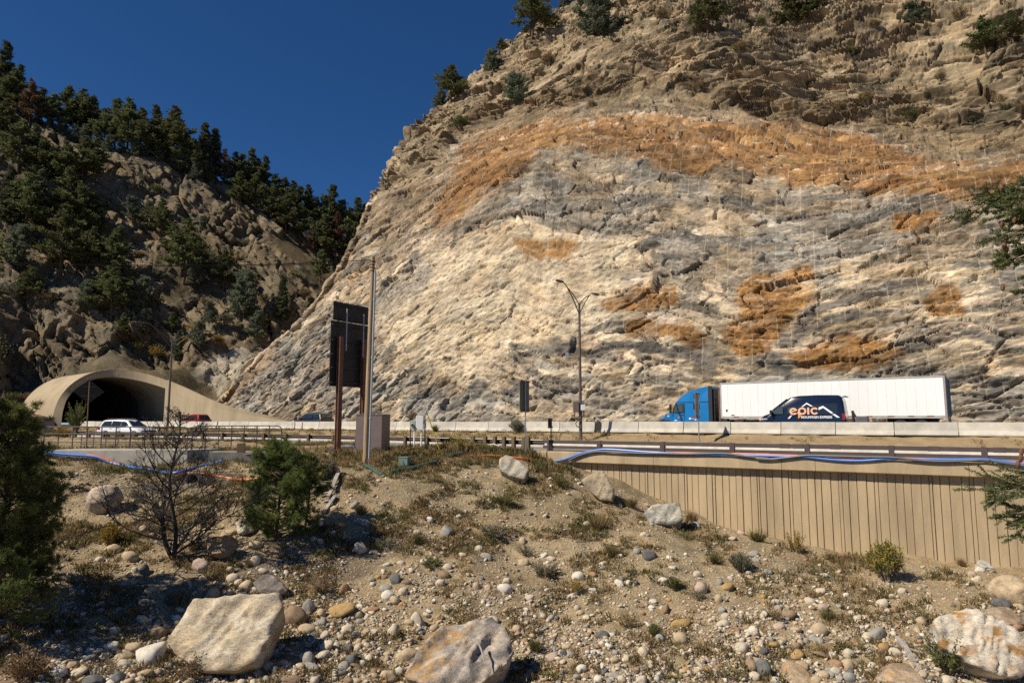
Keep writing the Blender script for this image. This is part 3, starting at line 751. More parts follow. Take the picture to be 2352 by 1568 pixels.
m_orange = mat('orange_duct', (0.75, 0.16, 0.03), 0.45, 0.06, 1.0)
m_greyduct = mat('grey_duct', (0.10, 0.105, 0.115), 0.45, 0.08, 1.0)
m_red = mat('red_plastic', (0.45, 0.03, 0.025), 0.5, 0.05)
m_netting = mat('green_sleeve', (0.03, 0.09, 0.065), 0.8, 0.15)
m_soil = mat('pale_soil', (0.30, 0.22, 0.13), 0.95, 0.2)

def on_plane(px, py, n):
    d = ray(px, py); k = n / (N[0] * d[0] + N[1] * d[1])
    return Vector((d[0] * k, d[1] * k, EYE + d[2] * k))
def z_at(py, px, Y): return pt(px, py, Y).z

# ================================================================== tunnel portal
lip_o = [(118, 985, 111), (121, 958, 111), (128, 932, 111.2), (142, 905, 111.6), (170, 877, 112.6), (205, 858, 113.8), (240, 850, 114.6), (280, 849, 115), (330, 857, 114.6), (380, 872, 112.6), (430, 893, 108.8), (480, 916, 103.8), (530, 934, 100), (590, 948, 96.6), (645, 960, 94), (692, 971, 91.6)]
lip_i = [(140, 985, 111.2), (142, 960, 111.2), (146, 938, 111.4), (156, 913, 111.9), (178, 890, 113), (207, 874, 114.1), (238, 867, 114.9), (278, 867, 115.3), (328, 876, 114.9), (375, 890, 112.9), (424, 909, 109.1), (476, 929, 104.1), (527, 944, 100.3), (588, 955, 96.8), (644, 964, 94.2), (692, 973, 91.8)]
def dense(lst, n=90):
    A = np.array([tuple(pt(*p)) for p in lst]); t = np.arange(len(A)); q = np.linspace(0, len(A) - 1, n)
    # gentle spline through the points
    out = []
    for x in q:
        i = int(min(max(math.floor(x), 0), len(A) - 2)); f = x - i
        p0, p1, p2, p3 = A[max(i - 1, 0)], A[i], A[i + 1], A[min(i + 2, len(A) - 1)]
        out.append(0.5 * ((2 * p1) + (-p0 + p2) * f + (2 * p0 - 5 * p1 + 4 * p2 - p3) * f * f + (-p0 + 3 * p1 - 3 * p2 + p3) * f ** 3))
    return np.array(out)
LO, LI = dense(lip_o), dense(lip_i)
axis = Vector((-0.80, 0.60, 0)).normalized()      # into the hill
ax = np.array([axis.x, axis.y, 0])
portal = thing('tunnel_portal', 'curved tan concrete tunnel portal with flared mouth at the foot of the wooded hill', 'tunnel portal', tuple(LO[0] * [1, 1, 0]))
pl = np.array([portal.location.x, portal.location.y, 0])
nL = len(LO)
def loft(name, rings, m, smooth=True, parent=portal):
    Vv = np.concatenate(rings) - pl; n = len(rings[0]); idx = np.arange(len(rings) * n).reshape(len(rings), n)
    F = np.stack([idx[:-1, :-1], idx[:-1, 1:], idx[1:, 1:], idx[1:, :-1]], -1).reshape(-1, 4)
    return mesh_np(name, Vv, F, m, parent, smooth)
loft('lip', [LI, (LI * 2 + LO) / 3, (LI + 2 * LO) / 3, LO], m_portal)
# inside: from the lip back to the plain bore
kc = nL * 7 // 15
n_wall = 17.0
base_l = LI[0] + ax * 1.0
nrm_r = np.array([0.60, 0.80, 0.0])
def bore_ring(back):
    out = []
    W, H, sp = 15.5, 8.2, 3.0
    for i in range(nL):
        h = LI[i][2]
        t = i / (nL - 1)
        if i < kc * 0.45:
            u, z = 0.0, min(h, sp * 1.0)
        if True:
            # same height order as the lip: left wall, vault, right wall
            tt = t * (nL - 1) / kc if i <= kc else 1 + (i - kc) / (nL - 1 - kc)
            if i <= kc:
                f = i / kc
                if f < 0.25: u, z = 0.0, sp * f / 0.25
                else:
                    a = (f - 0.25) / 0.75 * math.pi / 2; u, z = W / 2 * (1 - math.cos(a)), sp + (H - sp) * math.sin(a)
            else:
                z = min(max(h, 0.0), H)
                c = max(0.0, (z - sp) / (H - sp)); u = W / 2 * (1 + math.sqrt(max(0, 1 - c * c)))
        out.append(base_l * [1, 1, 0] + nrm_r * u + ax * back + np.array([0, 0, z]))
    return np.array(out)
b1, b2 = bore_ring(7.0), bore_ring(70.0)
r1 = LI * 0.55 + b1 * 0.45; r1[:, 2] = LI[:, 2] * 0.6 + b1[:, 2] * 0.4
loft('vault', [LI, r1, b1], m_portal)
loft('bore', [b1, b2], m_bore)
# wall under the low right-hand wing, and an added wall that shuts light out of the bore
kw = nL * 9 // 15
foot = LI[kw:].copy(); foot[:, 2] = -0.05
loft('wing_wall', [LI[kw:], foot], m_portal)
top_b = LO[kw:] + nrm_r * 0.9; top_b[:, 2] -= 0.2
loft('wing_coping', [LO[kw:], top_b], m_portal)
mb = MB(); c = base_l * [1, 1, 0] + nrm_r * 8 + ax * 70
mb.box((c[0], c[1], 4), (30, 0.5, 16), math.atan2(0.8, 0.6)); mb.build('bore_light_stop', m_bore, portal)
# outside of the hood on the near side, running back into the hill
kh = nL * 8 // 15
o0 = LO[:kh].copy(); rings = [o0]
for bk, sw in ((1.2, 0.0), (4, 0.35), (8, 0.9), (13, 1.5)):
    q = o0 + ax * bk - nrm_r * sw * 0.4; q[:, 2] = o0[:, 2] * (1 - 0.004 * bk) ; rings.append(q)
loft('hood', rings, m_portal)
# the name cut into the lip
def text_mesh(s, size=1.0, extrude=0.0, offset=0.0, shear=0.0, spacing=1.0):
    cu = bpy.data.curves.new('txt', 'FONT'); cu.body = s; cu.size = size; cu.extrude = extrude; cu.offset = offset; cu.shear = shear
    cu.space_character = spacing; cu.resolution_u = 3
    o = bpy.data.objects.new('txt', cu); COL.objects.link(o); C.view_layer.update()
    me = bpy.data.meshes.new_from_object(o.evaluated_get(C.evaluated_depsgraph_get()))
    bpy.data.objects.remove(o); bpy.data.curves.remove(cu)
    return me
me = text_mesh('VETERANS MEMORIAL TUNNELS', 1.0, 0.0, 0.012, spacing=1.12)
co = np.array([v.co[:] for v in me.vertices]); wtx = co[:, 0].max(); htx = 0.72
ti = np.linspace(0, nL - 1, nL)
lop, _ = px_of(LO)
i0, i1 = np.interp(158, lop[:60], ti[:60]), np.interp(272, lop[:60], ti[:60])
f = i0 + (i1 - i0) * co[:, 0] / wtx; g_ = 0.30 + 0.36 * co[:, 1] / htx
def at_(A, f): return np.stack([np.interp(f, ti, A[:, k]) for k in range(3)], 1)
pos = at_(LI, f) * (1 - g_[:, None]) + at_(LO, f) * g_[:, None]
tv = np.gradient(LO, axis=0); uv_ = LO - LI
fn = np.cross(tv, uv_); fn /= np.linalg.norm(fn, axis=1, keepdims=True)
if fn[40][1] > 0: fn = -fn
pos = pos + at_(fn, f) * 0.05 - pl
for v, p in zip(me.vertices, pos): v.co = p
me.materials.clear(); me.materials.append(m_portal_letter); me.name = 'lettering'
link(bpy.data.objects.new('lettering', me), portal)

# low brown wall and dark post left of the portal
t = thing('brown_timber_wall', 'low brown wall holding the planted bank left of the tunnel', 'wall', tuple(pt(60, 975, 78)))
mb = MB(); a, b = pt(-60, 985, 74), pt(106, 985, 80); a.z = b.z = 0.15
mb.bar(a, b, 0.5, 2.0); mb.build('wall_face', m_brown, t)
mb = MB(); a.z = b.z = 1.25; mb.bar(a - Vector((0, .1, 0)), b - Vector((0, .1, 0)), 0.8, 0.25); mb.build('coping', m_tan, t)
t = thing('square_end_post', 'dark brown square steel post at the left end of the pipe railing', 'post', tuple(pt(108, 1012, 60)))
a = pt(108, 1014, 60); b = pt(108, 961, 60); mb = MB(); mb.box((a.x, a.y, (a.z + b.z) / 2), (0.75, 0.6, b.z - a.z), 0.3); mb.build('shaft', m_brown, t, bevel=0.02)
mb = MB(); mb.box((a.x, a.y, b.z + 0.04), (0.82, 0.68, 0.08), 0.3); mb.build('cap', m_brown, t)

# ================================================================== concrete barriers
JER = [(-0.30, 0.0), (-0.30, 0.08), (-0.17, 0.33), (-0.10, 0.85), (0.10, 0.85), (0.17, 0.33), (0.30, 0.08), (0.30, 0.0)]
BR = resample(BAR2, 900); brx, _ = px_of(BR + [0, 0, EYE])
def b2_at(px):
    o = np.argsort(brx); return Vector([float(np.interp(px, brx[o], BR[o, k])) for k in range(3)])
JOINTS = [172, 186, 202, 219, 237, 257, 278, 300, 324, 349, 376, 404, 433, 461, 494, 530, 573, 620, 675, 735, 788, 850, 913, 980, 1049, 1124, 1206, 1287, 1368, 1383, 1468, 1571, 1679, 1794, 1919, 2053, 2200, 2370, 2560]
ordw = ['first', 'second', 'third', 'fourth', 'fifth', 'sixth', 'seventh', 'eighth', 'ninth', 'tenth', 'eleventh', 'twelfth', 'thirteenth', 'fourteenth', 'fifteenth', 'sixteenth', 'seventeenth', 'eighteenth', 'nineteenth', 'twentieth']
rnd = random.Random(5)
m_bar = [mat('barrier_concrete', (0.52, 0.48, 0.41), 0.85, 0.10, 1.3, 0.25, 30), mat('barrier_concrete_grey', (0.46, 0.43, 0.375), 0.88, 0.13, 1.0, 0.25, 30)]
for i, (x0, x1) in enumerate(zip(JOINTS, JOINTS[1:])):
    if x0 == 1368: continue
    a, b = b2_at(x0), b2_at(x1); d = (b - a).normalized(); a = a + d * 0.02; b = b - d * 0.02
    nn = Vector((-d.y, d.x, 0))
    if nn.y < 0: nn = -nn
    dz = rnd.uniform(-0.015, 0.015)
    mb = MB(); mb.prism([a + nn * u + Vector((0, 0, z + dz - 0.03)) for u, z in JER], (0, 0, 0), b - a)
    sh_ = rnd.uniform(-0.02, 0.02)
    o = mb.build('concrete_barrier', m_bar[i % 2], None, bevel=0.015)
    o.location = nn * sh_
    k = JOINTS.index(1287) - i if x0 <= 1287 else i - JOINTS.index(1383)
    xc = (x0 + x1) / 2
    if x0 == 1287: lb = 'pale concrete barrier segment directly behind the tall street lamp pole'
    elif x0 < 1287:
        lb = f'pale concrete barrier segment, {ordw[k-1]} one left of the tall street lamp' if k <= 20 else f'small distant concrete barrier segment, {ordw[max(0, k-21)]} counted leftwards from the red car roof'
    else: lb = f'pale concrete barrier segment, {ordw[k]} one right of the gap beside the street lamp'
    tag(o, lb, 'barrier', 'concrete barrier segments along the upper road')
# drain slots under some segments are just shadowed gaps; a dark upright bar stands in the one open joint
a, b = b2_at(1370), b2_at(1381); mb = MB(); mb.bar(a + Vector((0, 0, .4)), b + Vector((0, 0, .4)), 0.12, 0.7); tag(mb.build('joint_strip', m_black), 'dark upright strip in the open joint between two barriers', 'filler strip')

wallB = thing('roadside_concrete_wall', 'long low cream concrete wall with yellow reflector strips beyond the lower road', 'wall', tuple(sn(on_line(1700, B1_N), B1_N, -1.1)))
mb = MB(); PB = resample(BAR1, 160)
pr = [(-0.28, -0.3), (-0.28, 0.08), (-0.14, 0.3), (-0.10, 0.56), (0.10, 0.56), (0.28, 0.0), (0.28, -0.3)]
V = []; 
for i, p in enumerate(PB):
    d = PB[min(i + 1, 159)] - PB[max(i - 1, 0)]; d = d / np.linalg.norm(d); nn = np.array([-d[1], d[0], 0]); nn = nn if nn[1] > 0 else -nn
    z0 = low_z_at(p)
    V += [tuple(p + nn * u + np.array([0, 0, z0 + z])) for u, z in pr]
k = len(pr); mb.add(V, [(i * k + j, i * k + (j + 1) % k, (i + 1) * k + (j + 1) % k, (i + 1) * k + j) for i in range(159) for j in range(k)])
mb.build('wall_body', m_conc, wallB)
pbx, _ = px_of(PB + [0, 0, EYE])
for x0, x1 in [(620, 634), (676, 690), (778, 790), (932, 944), (1024, 1042), (1332, 1364), (1455, 1488), (1592, 1622), (1740, 1776), (1905, 1945), (2069, 2110), (2265, 2292), (490, 502), (97, 104)]:
    o = np.argsort(pbx)
    A, B = [Vector([float(np.interp(x, pbx[o], PB[o, q])) for q in range(3)]) for x in (x0, x1)]
    z0 = low_z_at(A); d = (B - A).normalized(); nn = Vector((-d.y, d.x, 0)); nn = nn if nn.y < 0 else -nn
    mb = MB(); mb.bar(A + nn * 0.135 + Vector((0, 0, z0 + 0.42)), B + nn * 0.135 + Vector((0, 0, z0 + 0.42)), 0.05, 0.07); mb.build('reflector_strip', m_yellow, wallB)

# ================================================================== retaining wall with board pattern
s_cap0, s_cap1 = on_line(1216, 39.3), 34.0
rw = thing('retaining_wall', 'tan concrete retaining wall with vertical board pattern below the lower road', 'retaining wall', tuple(sn(s_rail0 + 8, 39.5, -5)))
mb = MB(); rnd = random.Random(3)
s = s_cap0 + 0.5
A = sn(s, 39.80); B = sn(s_cap1, 39.80)
mb.prism([A + Vector((0, 0, -9)), B + Vector((0, 0, -9)), B + Vector((0, 0, -1.74)), A + Vector((0, 0, -1.74))], (0, 0, 0), (N[0] * 0.5, N[1] * 0.5, 0))
mb.build('wall_core', m_tan_dk, rw)
mb = MB()
widths = [0.34, 0.28, 0.40, 0.32, 0.10, 0.28, 0.36, 0.44, 0.30, 0.12, 0.38, 0.34]
i = 0
while s < s_cap1 - 0.6:
    wd = widths[i % len(widths)] + rnd.uniform(-0.03, 0.03); i += 1
    A, B = sn(s, 39.80), sn(s + wd, 39.80)
    pj = rnd.choice([0.03, 0.04, 0.06, 0.045])
    off = Vector((-N[0] * pj, -N[1] * pj, 0)); ch = 0.012
    dv = (B - A).normalized() * ch
    poly = [A, A + off * 0.7, A + off + dv, B + off - dv, B + off * 0.7, B]
    mb.prism([p + Vector((0, 0, -9)) for p in poly], (0, 0, 0), (0, 0, 7.26))
    s += wd + rnd.choice([0.03, 0.04, 0.035, 0.05, 0.03])
mb.build('board_pattern', m_tan, rw)
cuts = [s_cap0] + [on_line(x, 39.3) for x in (1498, 1776, 1850, 1867.5, 1930, 2170)] + [s_cap1]
cuts = sorted(set([s_cap0] + [on_line(x, 39.3) for x in (1498, 1790, 1867, 2217)] + [s_cap1]))
for a, b in zip(cuts, cuts[1:]):
    mb = MB(); A, B = sn(a + 0.01, 0), sn(b - 0.01, 0)
    pr = [(39.42, -1.76), (39.33, -1.70), (39.33, -1.13), (39.36, -1.07), (40.3, -1.03), (40.3, -1.76)]
    mb.prism([A + Vector((N[0] * n, N[1] * n, z)) for n, z in pr], (0, 0, 0), B - A)
    mb.build('coping', m_tan, rw)
# the steel railing on it
br = thing('bridge_railing', 'brown two rail steel railing on top of the tan retaining wall', 'railing', tuple(sn(s_rail0, 39.6, -1.05)))
RP = [1264, 1378, 1522, 1681, 1852, 2044, 2255, 2490]
mb = MB(); a, b = sn(on_line(1248, 39.62), 39.62, -0.46), sn(32, 39.62, -0.46); mb.bar(a, b, 0.16, 0.22); mb.build('top_rail', m_railp, br)
mb = MB(); a.z = b.z = -0.80; mb.bar(a, b, 0.14, 0.18); mb.build('lower_rail', m_railp, br)
for x in RP:
    s = on_line(x, 39.75); mb = MB(); p = sn(s, 39.80, -0.70); mb.box(p, (0.20, 0.20, 0.72), ROAD_ANG)
    p2 = sn(s, 39.52, -0.74); mb.box((p2.x, p2.y, -0.69), (0.26, 0.03, 0.70), ROAD_ANG)
    mb.build('post', m_railp, br)
for x in (1800, 1830, 1915, 2140, 2290):
    s = on_line(x, 39.6); mb = MB(); mb.box(sn(s, 39.62, -0.46), (0.5, 0.185, 0.25), ROAD_ANG); mb.build('splice', m_railp, br)

# ================================================================== W-beam guardrail on timber posts
E = resample(EDGE1, 900); ex, _ = px_of(E + [0, 0, EYE])
def e_at(px, off=0.0):
    o = np.argsort(ex); p = Vector([float(np.interp(px, ex[o], E[o, k])) for k in range(3)])
    q = Vector([float(np.interp(px + 2, ex[o], E[o, k])) for k in range(3)]); d = (q - p).normalized(); nn = Vector((-d.y, d.x, 0)); nn = nn if nn.y > 0 else -nn
    return p + nn * off, d, nn
gr = thing('guardrail', 'dark brown corrugated guardrail on timber posts left of the retaining wall', 'guardrail', tuple(e_at(1000)[0] + Vector((0, 0, -1.1))))
prof = [(0.0, 0.0), (0.07, 0.05), (0.07, 0.10), (0.0, 0.155), (0.07, 0.21), (0.07, 0.26), (0.0, 0.31), (-0.02, 0.31), (0.05, 0.26), (0.05, 0.21), (-0.02, 0.155), (0.05, 0.10), (0.05, 0.05), (-0.02, 0.0)]
xs = np.linspace(-300, 1250, 140); V = []
for x in xs:
    p, d, nn = e_at(x, -0.02); z = LOW_Z(x) + 0.42
    V += [p + nn * u + Vector((0, 0, z + h)) for u, h in prof]
k = len(prof); mb = MB(); mb.add(V, [(i * k + j, i * k + (j + 1) % k, (i + 1) * k + (j + 1) % k, (i + 1) * k + j) for i in range(len(xs) - 1) for j in range(k)])
mb.build('corrugated_beam', m_brown, gr)
px_posts = [1216, 1206, 1183, 1161, 1140, 1118, 1090] + [1040, 985, 935, 885, 823, 770, 713, 661, 610, 562, 515, 470, 428, 388, 350, 313, 277, 243, 210, 178]
for x in px_posts:
    p, d, nn = e_at(x, -0.18); z = LOW_Z(x); h = 0.95 if x > 1080 else 0.80
    mb = MB(); mb.box((p.x, p.y, z + h / 2 - 0.35), (0.24 if x > 1080 else 0.2, 0.24, h + 0.7), math.atan2(d.y, d.x)); mb.build('timber_post', m_wood, gr, bevel=0.015)

# ================================================================== pipe railings and headwall on the left
hw = thing('concrete_headwall', 'weathered pale concrete headwall block under the pipe railing', 'headwall', tuple(pt(265, 1080, 40)))
A, B = pt(95, 1033, 39.9), pt(431, 1033, 39.9); zt = A.z
mb = MB(); mb.prism([Vector((A.x, A.y, -4)), Vector((B.x, B.y, -4)), Vector((B.x, B.y, zt)), Vector((A.x, A.y, zt))], (0, 0, 0), (1.0, 2.2, 0)); mb.build('block', m_conc_old, hw, bevel=0.03)
A, B = pt(466, 1037, 40.6), pt(652, 1037, 42.2)
mb = MB(); mb.prism([Vector((A.x, A.y, A.z - 0.7)), Vector((B.x, B.y, B.z - 0.7)), B, A], (0, 0, 0), (0.3, 0.9, 0)); mb.build('sill', m_conc_old, hw, bevel=0.02)
def pipe_rail(label, A, B, zt, zb, nposts, rails=(1.0, 0.55, 0.08), r=0.032, round_a=False, round_b=False, group='brown pipe railings'):
    A, B = Vector(A), Vector(B); t = thing('pipe_railing', label, 'railing', (A.x, A.y, zb), group=group)
    def P(f, h): return Vector((A.x + (B.x - A.x) * f, A.y + (B.y - A.y) * f, zb + (zt - zb) * h))
    L = (B - A).length; q = 0.28 / L
    for h in rails:
        f0 = q if round_a and h == rails[0] else 0; f1 = 1 - q if round_b and h == rails[0] else 1
        mb = MB(); mb.tube([P(f0, h), P(f1, h)], r, 6); mb.build('rail', m_brown, t)
    for i in range(nposts):
        f = i / (nposts - 1)
        if (round_a and i == 0) or (round_b and i == nposts - 1):
            s = 1 if i == 0 else -1; hr = 0.28 / (zt - zb)
            path = [P(f, 0.08)] + [P(f, 1 - hr)] + [P(f + s * q * (1 - math.cos(a)), 1 - hr * (1 - math.sin(a))) for a in (0.4, 0.8, 1.2, 1.57)]
        else: path = [P(f, 0), P(f, 1)]
        mb = MB(); mb.tube(path, r, 6); mb.build('upright', m_brown, t)
    return t
A, B = pt(99, 1030, 40.2), pt(429, 1030, 40.2)
pipe_rail('brown pipe railing of square panels on the concrete headwall', A, B, pt(99, 980, 40.2).z, A.z, 11, (1.0, 0.68, 0.30), round_b=True)
A, B = pt(440, 1036, 40.6), pt(645, 1036, 42.4)
pipe_rail('brown pipe railing with rounded ends between burnt tree and sign post', A, B, pt(440, 978, 40.6).z, A.z, 8, (1.0, 0.80, 0.42), round_a=True, round_b=True)
A, B = pt(186, 1023, 46), pt(440, 1021, 46)
pipe_rail('lower brown pipe railing just behind the headwall railing', A, B, pt(186, 993, 46).z, A.z, 10, (1.0, 0.6, 0.15), round_a=True, round_b=True)
mb = MB(); p = pt(554, 1036, 41); mb.box((p.x, p.y, p.z + 0.2), (0.42, 0.3, 0.55), 0.2); tag(mb.build('junction_stub', m_wood), 'short brown square stub standing on the low concrete sill', 'stub post')

# culvert end
p = ground_at(441, 1108)
cv = thing('culvert_pipe', 'round concrete culvert pipe end half buried among stones', 'culvert', tuple(p))
d = Vector((0.25, -0.95, 0.05)).normalized(); b_ = p + Vector((0, 0, 0.15))
mb = MB(); n = 20; rr = []
for r_, o_ in ((0.36, 1.5), (0.36, -0.10), (0.28, -0.10), (0.28, 1.5)):
    q_ = d.orthogonal().normalized(); w_ = d.cross(q_); rr.append([b_ - d * o_ + (q_ * math.cos(6.2832 * k / n) + w_ * math.sin(6.2832 * k / n)) * r_ for k in range(n)])
V = [v for r_ in rr for v in r_]; mb.add(V, [(i * n + k, i * n + (k + 1) % n, (i + 1) * n + (k + 1) % n, (i + 1) * n + k) for i in range(3) for k in range(n)]); mb.build('pipe_wall', m_conc_old, cv)
mb = MB(); mb.tube([b_ - d * 0.9, b_ - d * 0.85], 0.29, 16); mb.build('mouth_shade', m_bore, cv)  # dark disc stands for the shade inside the pipe

# ================================================================== the big sign seen from behind
sl_ = ground_at(760, 1033); S0 = pt(754, 966, 45.4); S0.z = 0; nd = Vector((N[0], N[1], 0)); Wp = 3.55
sg = thing('highway_sign', 'tall dark brown highway sign seen from behind on two steel posts', 'road sign', (S0.x + nd.x * .5, S0.y + nd.y * .5, sl_.z))
bkn = Vector((T[0], T[1], 0))                     # the side we look at
def sgp(u, z, o=0.0): return S0 + nd * u + bkn * o + Vector((0, 0, z))
mb = MB(); mb.prism([sgp(0, 3.2), sgp(Wp, 3.2), sgp(Wp, 7.62), sgp(0, 7.62)], (0, 0, 0), -bkn * 0.06); mb.build('main_panel', m_black, sg)
mb = MB(); mb.prism([sgp(0.18, 7.66), sgp(Wp - 0.1, 7.66), sgp(Wp - 0.1, 8.95), sgp(0.18, 8.95)], (0, 0, 0), -bkn * 0.06); mb.build('top_panel', m_black, sg)
for z in (3.45, 4.45, 5.35, 6.3, 7.35, 7.85, 8.75):
    mb = MB(); mb.bar(sgp(0.05, z, 0.09), sgp(Wp - 0.05, z, 0.09), 0.08, 0.10); mb.build('stiffener', m_black, sg)
for u in (0.62, 2.85):
    mb = MB(); b0 = sgp(u, sl_.z - 0.4, 0.28); H = 8.1
    mb.box((b0.x, b0.y, b0.z + H / 2), (0.03, 0.26, H), ROAD_ANG)                      # web
    for o in (-0.12, 0.12):
        c = b0 + nd * o * 0 ; c = b0 + bkn * o; mb.box((c.x, c.y, b0.z + H / 2), (0.04, 0.34, H), ROAD_ANG)
    mb.build('steel_post', m_rust, sg)
for u, z0, z1 in ((1.0, 5.6, 8.5), (2.6, 5.3, 8.3)):
    mb = MB(); mb.tube([sgp(u, z0, 0.42), sgp(u, z1, 0.42)], 0.045, 8); mb.build('conduit', m_galv, sg)
for u in (1.25, 2.35):
    mb = MB(); mb.bar(sgp(u, 3.3, 0.012), sgp(u, 7.5, 0.012), 0.03, 0.02); mb.build('panel_seam', m_brown, sg)

# ================================================================== utility pole and its wires
pb = ground_at(839, 1066); ptop = pt(857, 590, pb.y)
up = thing('utility_pole', 'tall pale brown wooden utility pole beside the sign', 'utility pole', tuple(pb))
def pole_p(f, o=0.0): return pb.lerp(ptop, f) + Vector((o, -0.02, 0))
mb = MB(); mb.tube([pole_p(f) - Vector((0, 0, 0.5 if f == 0 else 0)) for f in np.linspace(0, 1, 8)], list(np.linspace(0.165, 0.125, 8)), 12); mb.build('shaft', m_pole, up, smooth=True)
mb = MB(); mb.tube([pole_p(f, 0.23 - 0.05 * f) - Vector((0, 0.06, 0)) for f in np.linspace(0, 0.93, 8)], 0.062, 8); mb.build('conduit', m_pvc, up, smooth=True)
for f in (0.21, 0.5, 0.78):
    mb = MB(); mb.tube([pole_p(f, 0.23 - 0.05 * f) - Vector((0, .06, 0)), pole_p(f + 0.012, 0.23 - 0.05 * f) - Vector((0, .06, 0))], 0.08, 8); mb.build('coupling', m_pvc, up, smooth=True)
mb = MB()
for f in (0.93, 0.945, 0.96, 0.975): 
    c = pole_p(f); mb.tube([c + Vector((math.cos(a) * 0.15, math.sin(a) * 0.15, 0.03 * math.sin(2 * a))) for a in np.linspace(0, 6.28, 13)], 0.018, 5)
mb.build('wire_wrap', m_cable, up)
def sag(pts_px, Ys, r, name, label, cat, m, n=8):
    P = [pt(x, y, Y) for (x, y), Y in zip(pts_px, Ys)]
    A = np.array([tuple(p) for p in P]); t = np.linspace(0, len(P) - 1, 40)
    # smooth through points
    o = []
    for x in t:
        i = int(min(math.floor(x), len(P) - 2)); f = x - i; p0, p1, p2, p3 = A[max(i - 1, 0)], A[i], A[i + 1], A[min(i + 2, len(P) - 1)]
        o.append(0.5 * ((2 * p1) + (-p0 + p2) * f + (2 * p0 - 5 * p1 + 4 * p2 - p3) * f * f + (-p0 + 3 * p1 - 3 * p2 + p3) * f ** 3))
    mb = MB(); mb.tube(o, r, n); ob = mb.build(name, m, None, smooth=True)
    return tag(ob, label, cat)
Yp = pb.y
sag([(-420, 596), (-100, 602), (150, 607), (400, 610), (600, 608), (760, 602), (852, 597)], [Yp] * 7, 0.026, 'overhead_cable', 'thick black overhead cable running left from the utility pole', 'cable', m_cable)
sag([(-420, 599), (-100, 606), (150, 611), (400, 612.5), (600, 611), (760, 606), (852, 602)], [Yp] * 7, 0.012, 'overhead_wire', 'thin black wire just under the thick overhead cable', 'wire', m_cable)
gw = thing('guy_wire', 'thin steel guy wire with yellow sleeve slanting right from the utility pole', 'guy wire', tuple(ground_at(1012, 1040)))
g0, g1 = pt(861, 600, Yp), ground_at(1012, 1040)
mb = MB(); mb.tube([g0, g1], 0.012, 5); mb.build('wire', m_galv, gw)
mb = MB(); mb.tube([g0.lerp(g1, 0.80), g1], 0.035, 6); mb.build('sleeve', m_yellow, gw)

# ================================================================== cabinets and meter
p = pt(850, 1040, 44.3)
cb = thing('utility_cabinet', 'big mauve brown metal cabinet behind the utility pole', 'cabinet', tuple(p))
rz = -0.18; mb = MB(); mb.box((p.x, p.y + 0.8, p.z + 1.2), (1.78, 1.5, 2.42), rz); mb.build('body', m_cabinet, cb, bevel=0.02)
mb = MB(); mb.box((p.x, p.y + 0.8, p.z + 2.44), (1.84, 1.56, 0.06), rz); mb.build('lid', m_cabinet, cb, bevel=0.01)
mb = MB(); mb.box((p.x, p.y + 0.8, p.z + 0.02), (1.9, 1.62, 0.2), rz); mb.build('plinth', m_conc_old, cb)
for dx in (-0.6, 0.55):
    mb = MB(); mb.tube([(p.x + dx + .05 * math.cos(a), p.y + 0.3, p.z + 2.5 + .05 * math.sin(a)) for a in np.linspace(0, 6.28, 9)], 0.012, 5); mb.build('lifting_eye', m_galv, cb)
mp = thing('meter_pedestal', 'white electric box and grey meter on pipe legs right of the cabinet', 'electric meter', tuple(pt(963, 1042, 44)))
Y = 44.0
a, b = pt(956, 1012, Y), pt(972, 955, Y); mb = MB(); mb.box(((a.x + b.x) / 2, Y, (pt(956, 987, Y).z + b.z) / 2), (0.46, 0.25, b.z - pt(956, 987, Y).z), 0.0); mb.build('white_box', m_white, mp, bevel=0.02)
a, b = pt(943, 986, Y), pt(955, 965, Y); mb = MB(); mb.box(((a.x + b.x) / 2, Y, (a.z + b.z) / 2), (0.33, 0.2, b.z - a.z)); mb.build('meter_box', m_metergrey, mp, bevel=0.02)
c = pt(947, 975, Y - 0.1); mb = MB(); mb.lathe([(0.10, 0), (0.10, -0.09), (0.07, -0.13)], (c.x, c.y, c.z), 'y', 16); mb.build('meter_dial', m_green, mp, smooth=True)
mb = MB(); mb.lathe([(0.065, -0.13), (0.065, -0.15), (0.04, -0.17)], (c.x, c.y, c.z), 'y', 16); mb.build('meter_glass', glass('meter_glass'), mp, smooth=True)
def leg(pts_, r, m, nm='pipe_leg'):
    mb = MB(); mb.tube([pt(x, y, Yq) for x, y, Yq in pts_], r, 8); mb.build(nm, m, mp, smooth=True)
leg([(968, 986, Y), (967, 1042, Y)], 0.05, m_white); leg([(952, 985, Y), (951, 1025, Y), (950, 1032, Y - .05), (945, 1037, Y - .1), (936, 1039, Y - .1)], 0.05, m_white)
leg([(943, 960, Y + .3), (942, 1045, Y + .3)], 0.035, m_black, 'support_post'); leg([(976, 955, Y + .3), (976, 1045, Y + .3)], 0.035, m_black, 'support_post')
p = ground_at(929, 1070); gb = thing('splice_box', 'small grey green box on the grass right of the utility pole', 'utility box', tuple(p))
mb = MB(); mb.box((p.x, p.y, p.z + 0.22), (0.56, 0.45, 0.5), -0.25); mb.build('body', m_gbox, gb, bevel=0.03); mb = MB(); mb.box((p.x, p.y, p.z + 0.49), (0.60, 0.49, 0.05), -0.25); mb.build('lid', m_gbox, gb)

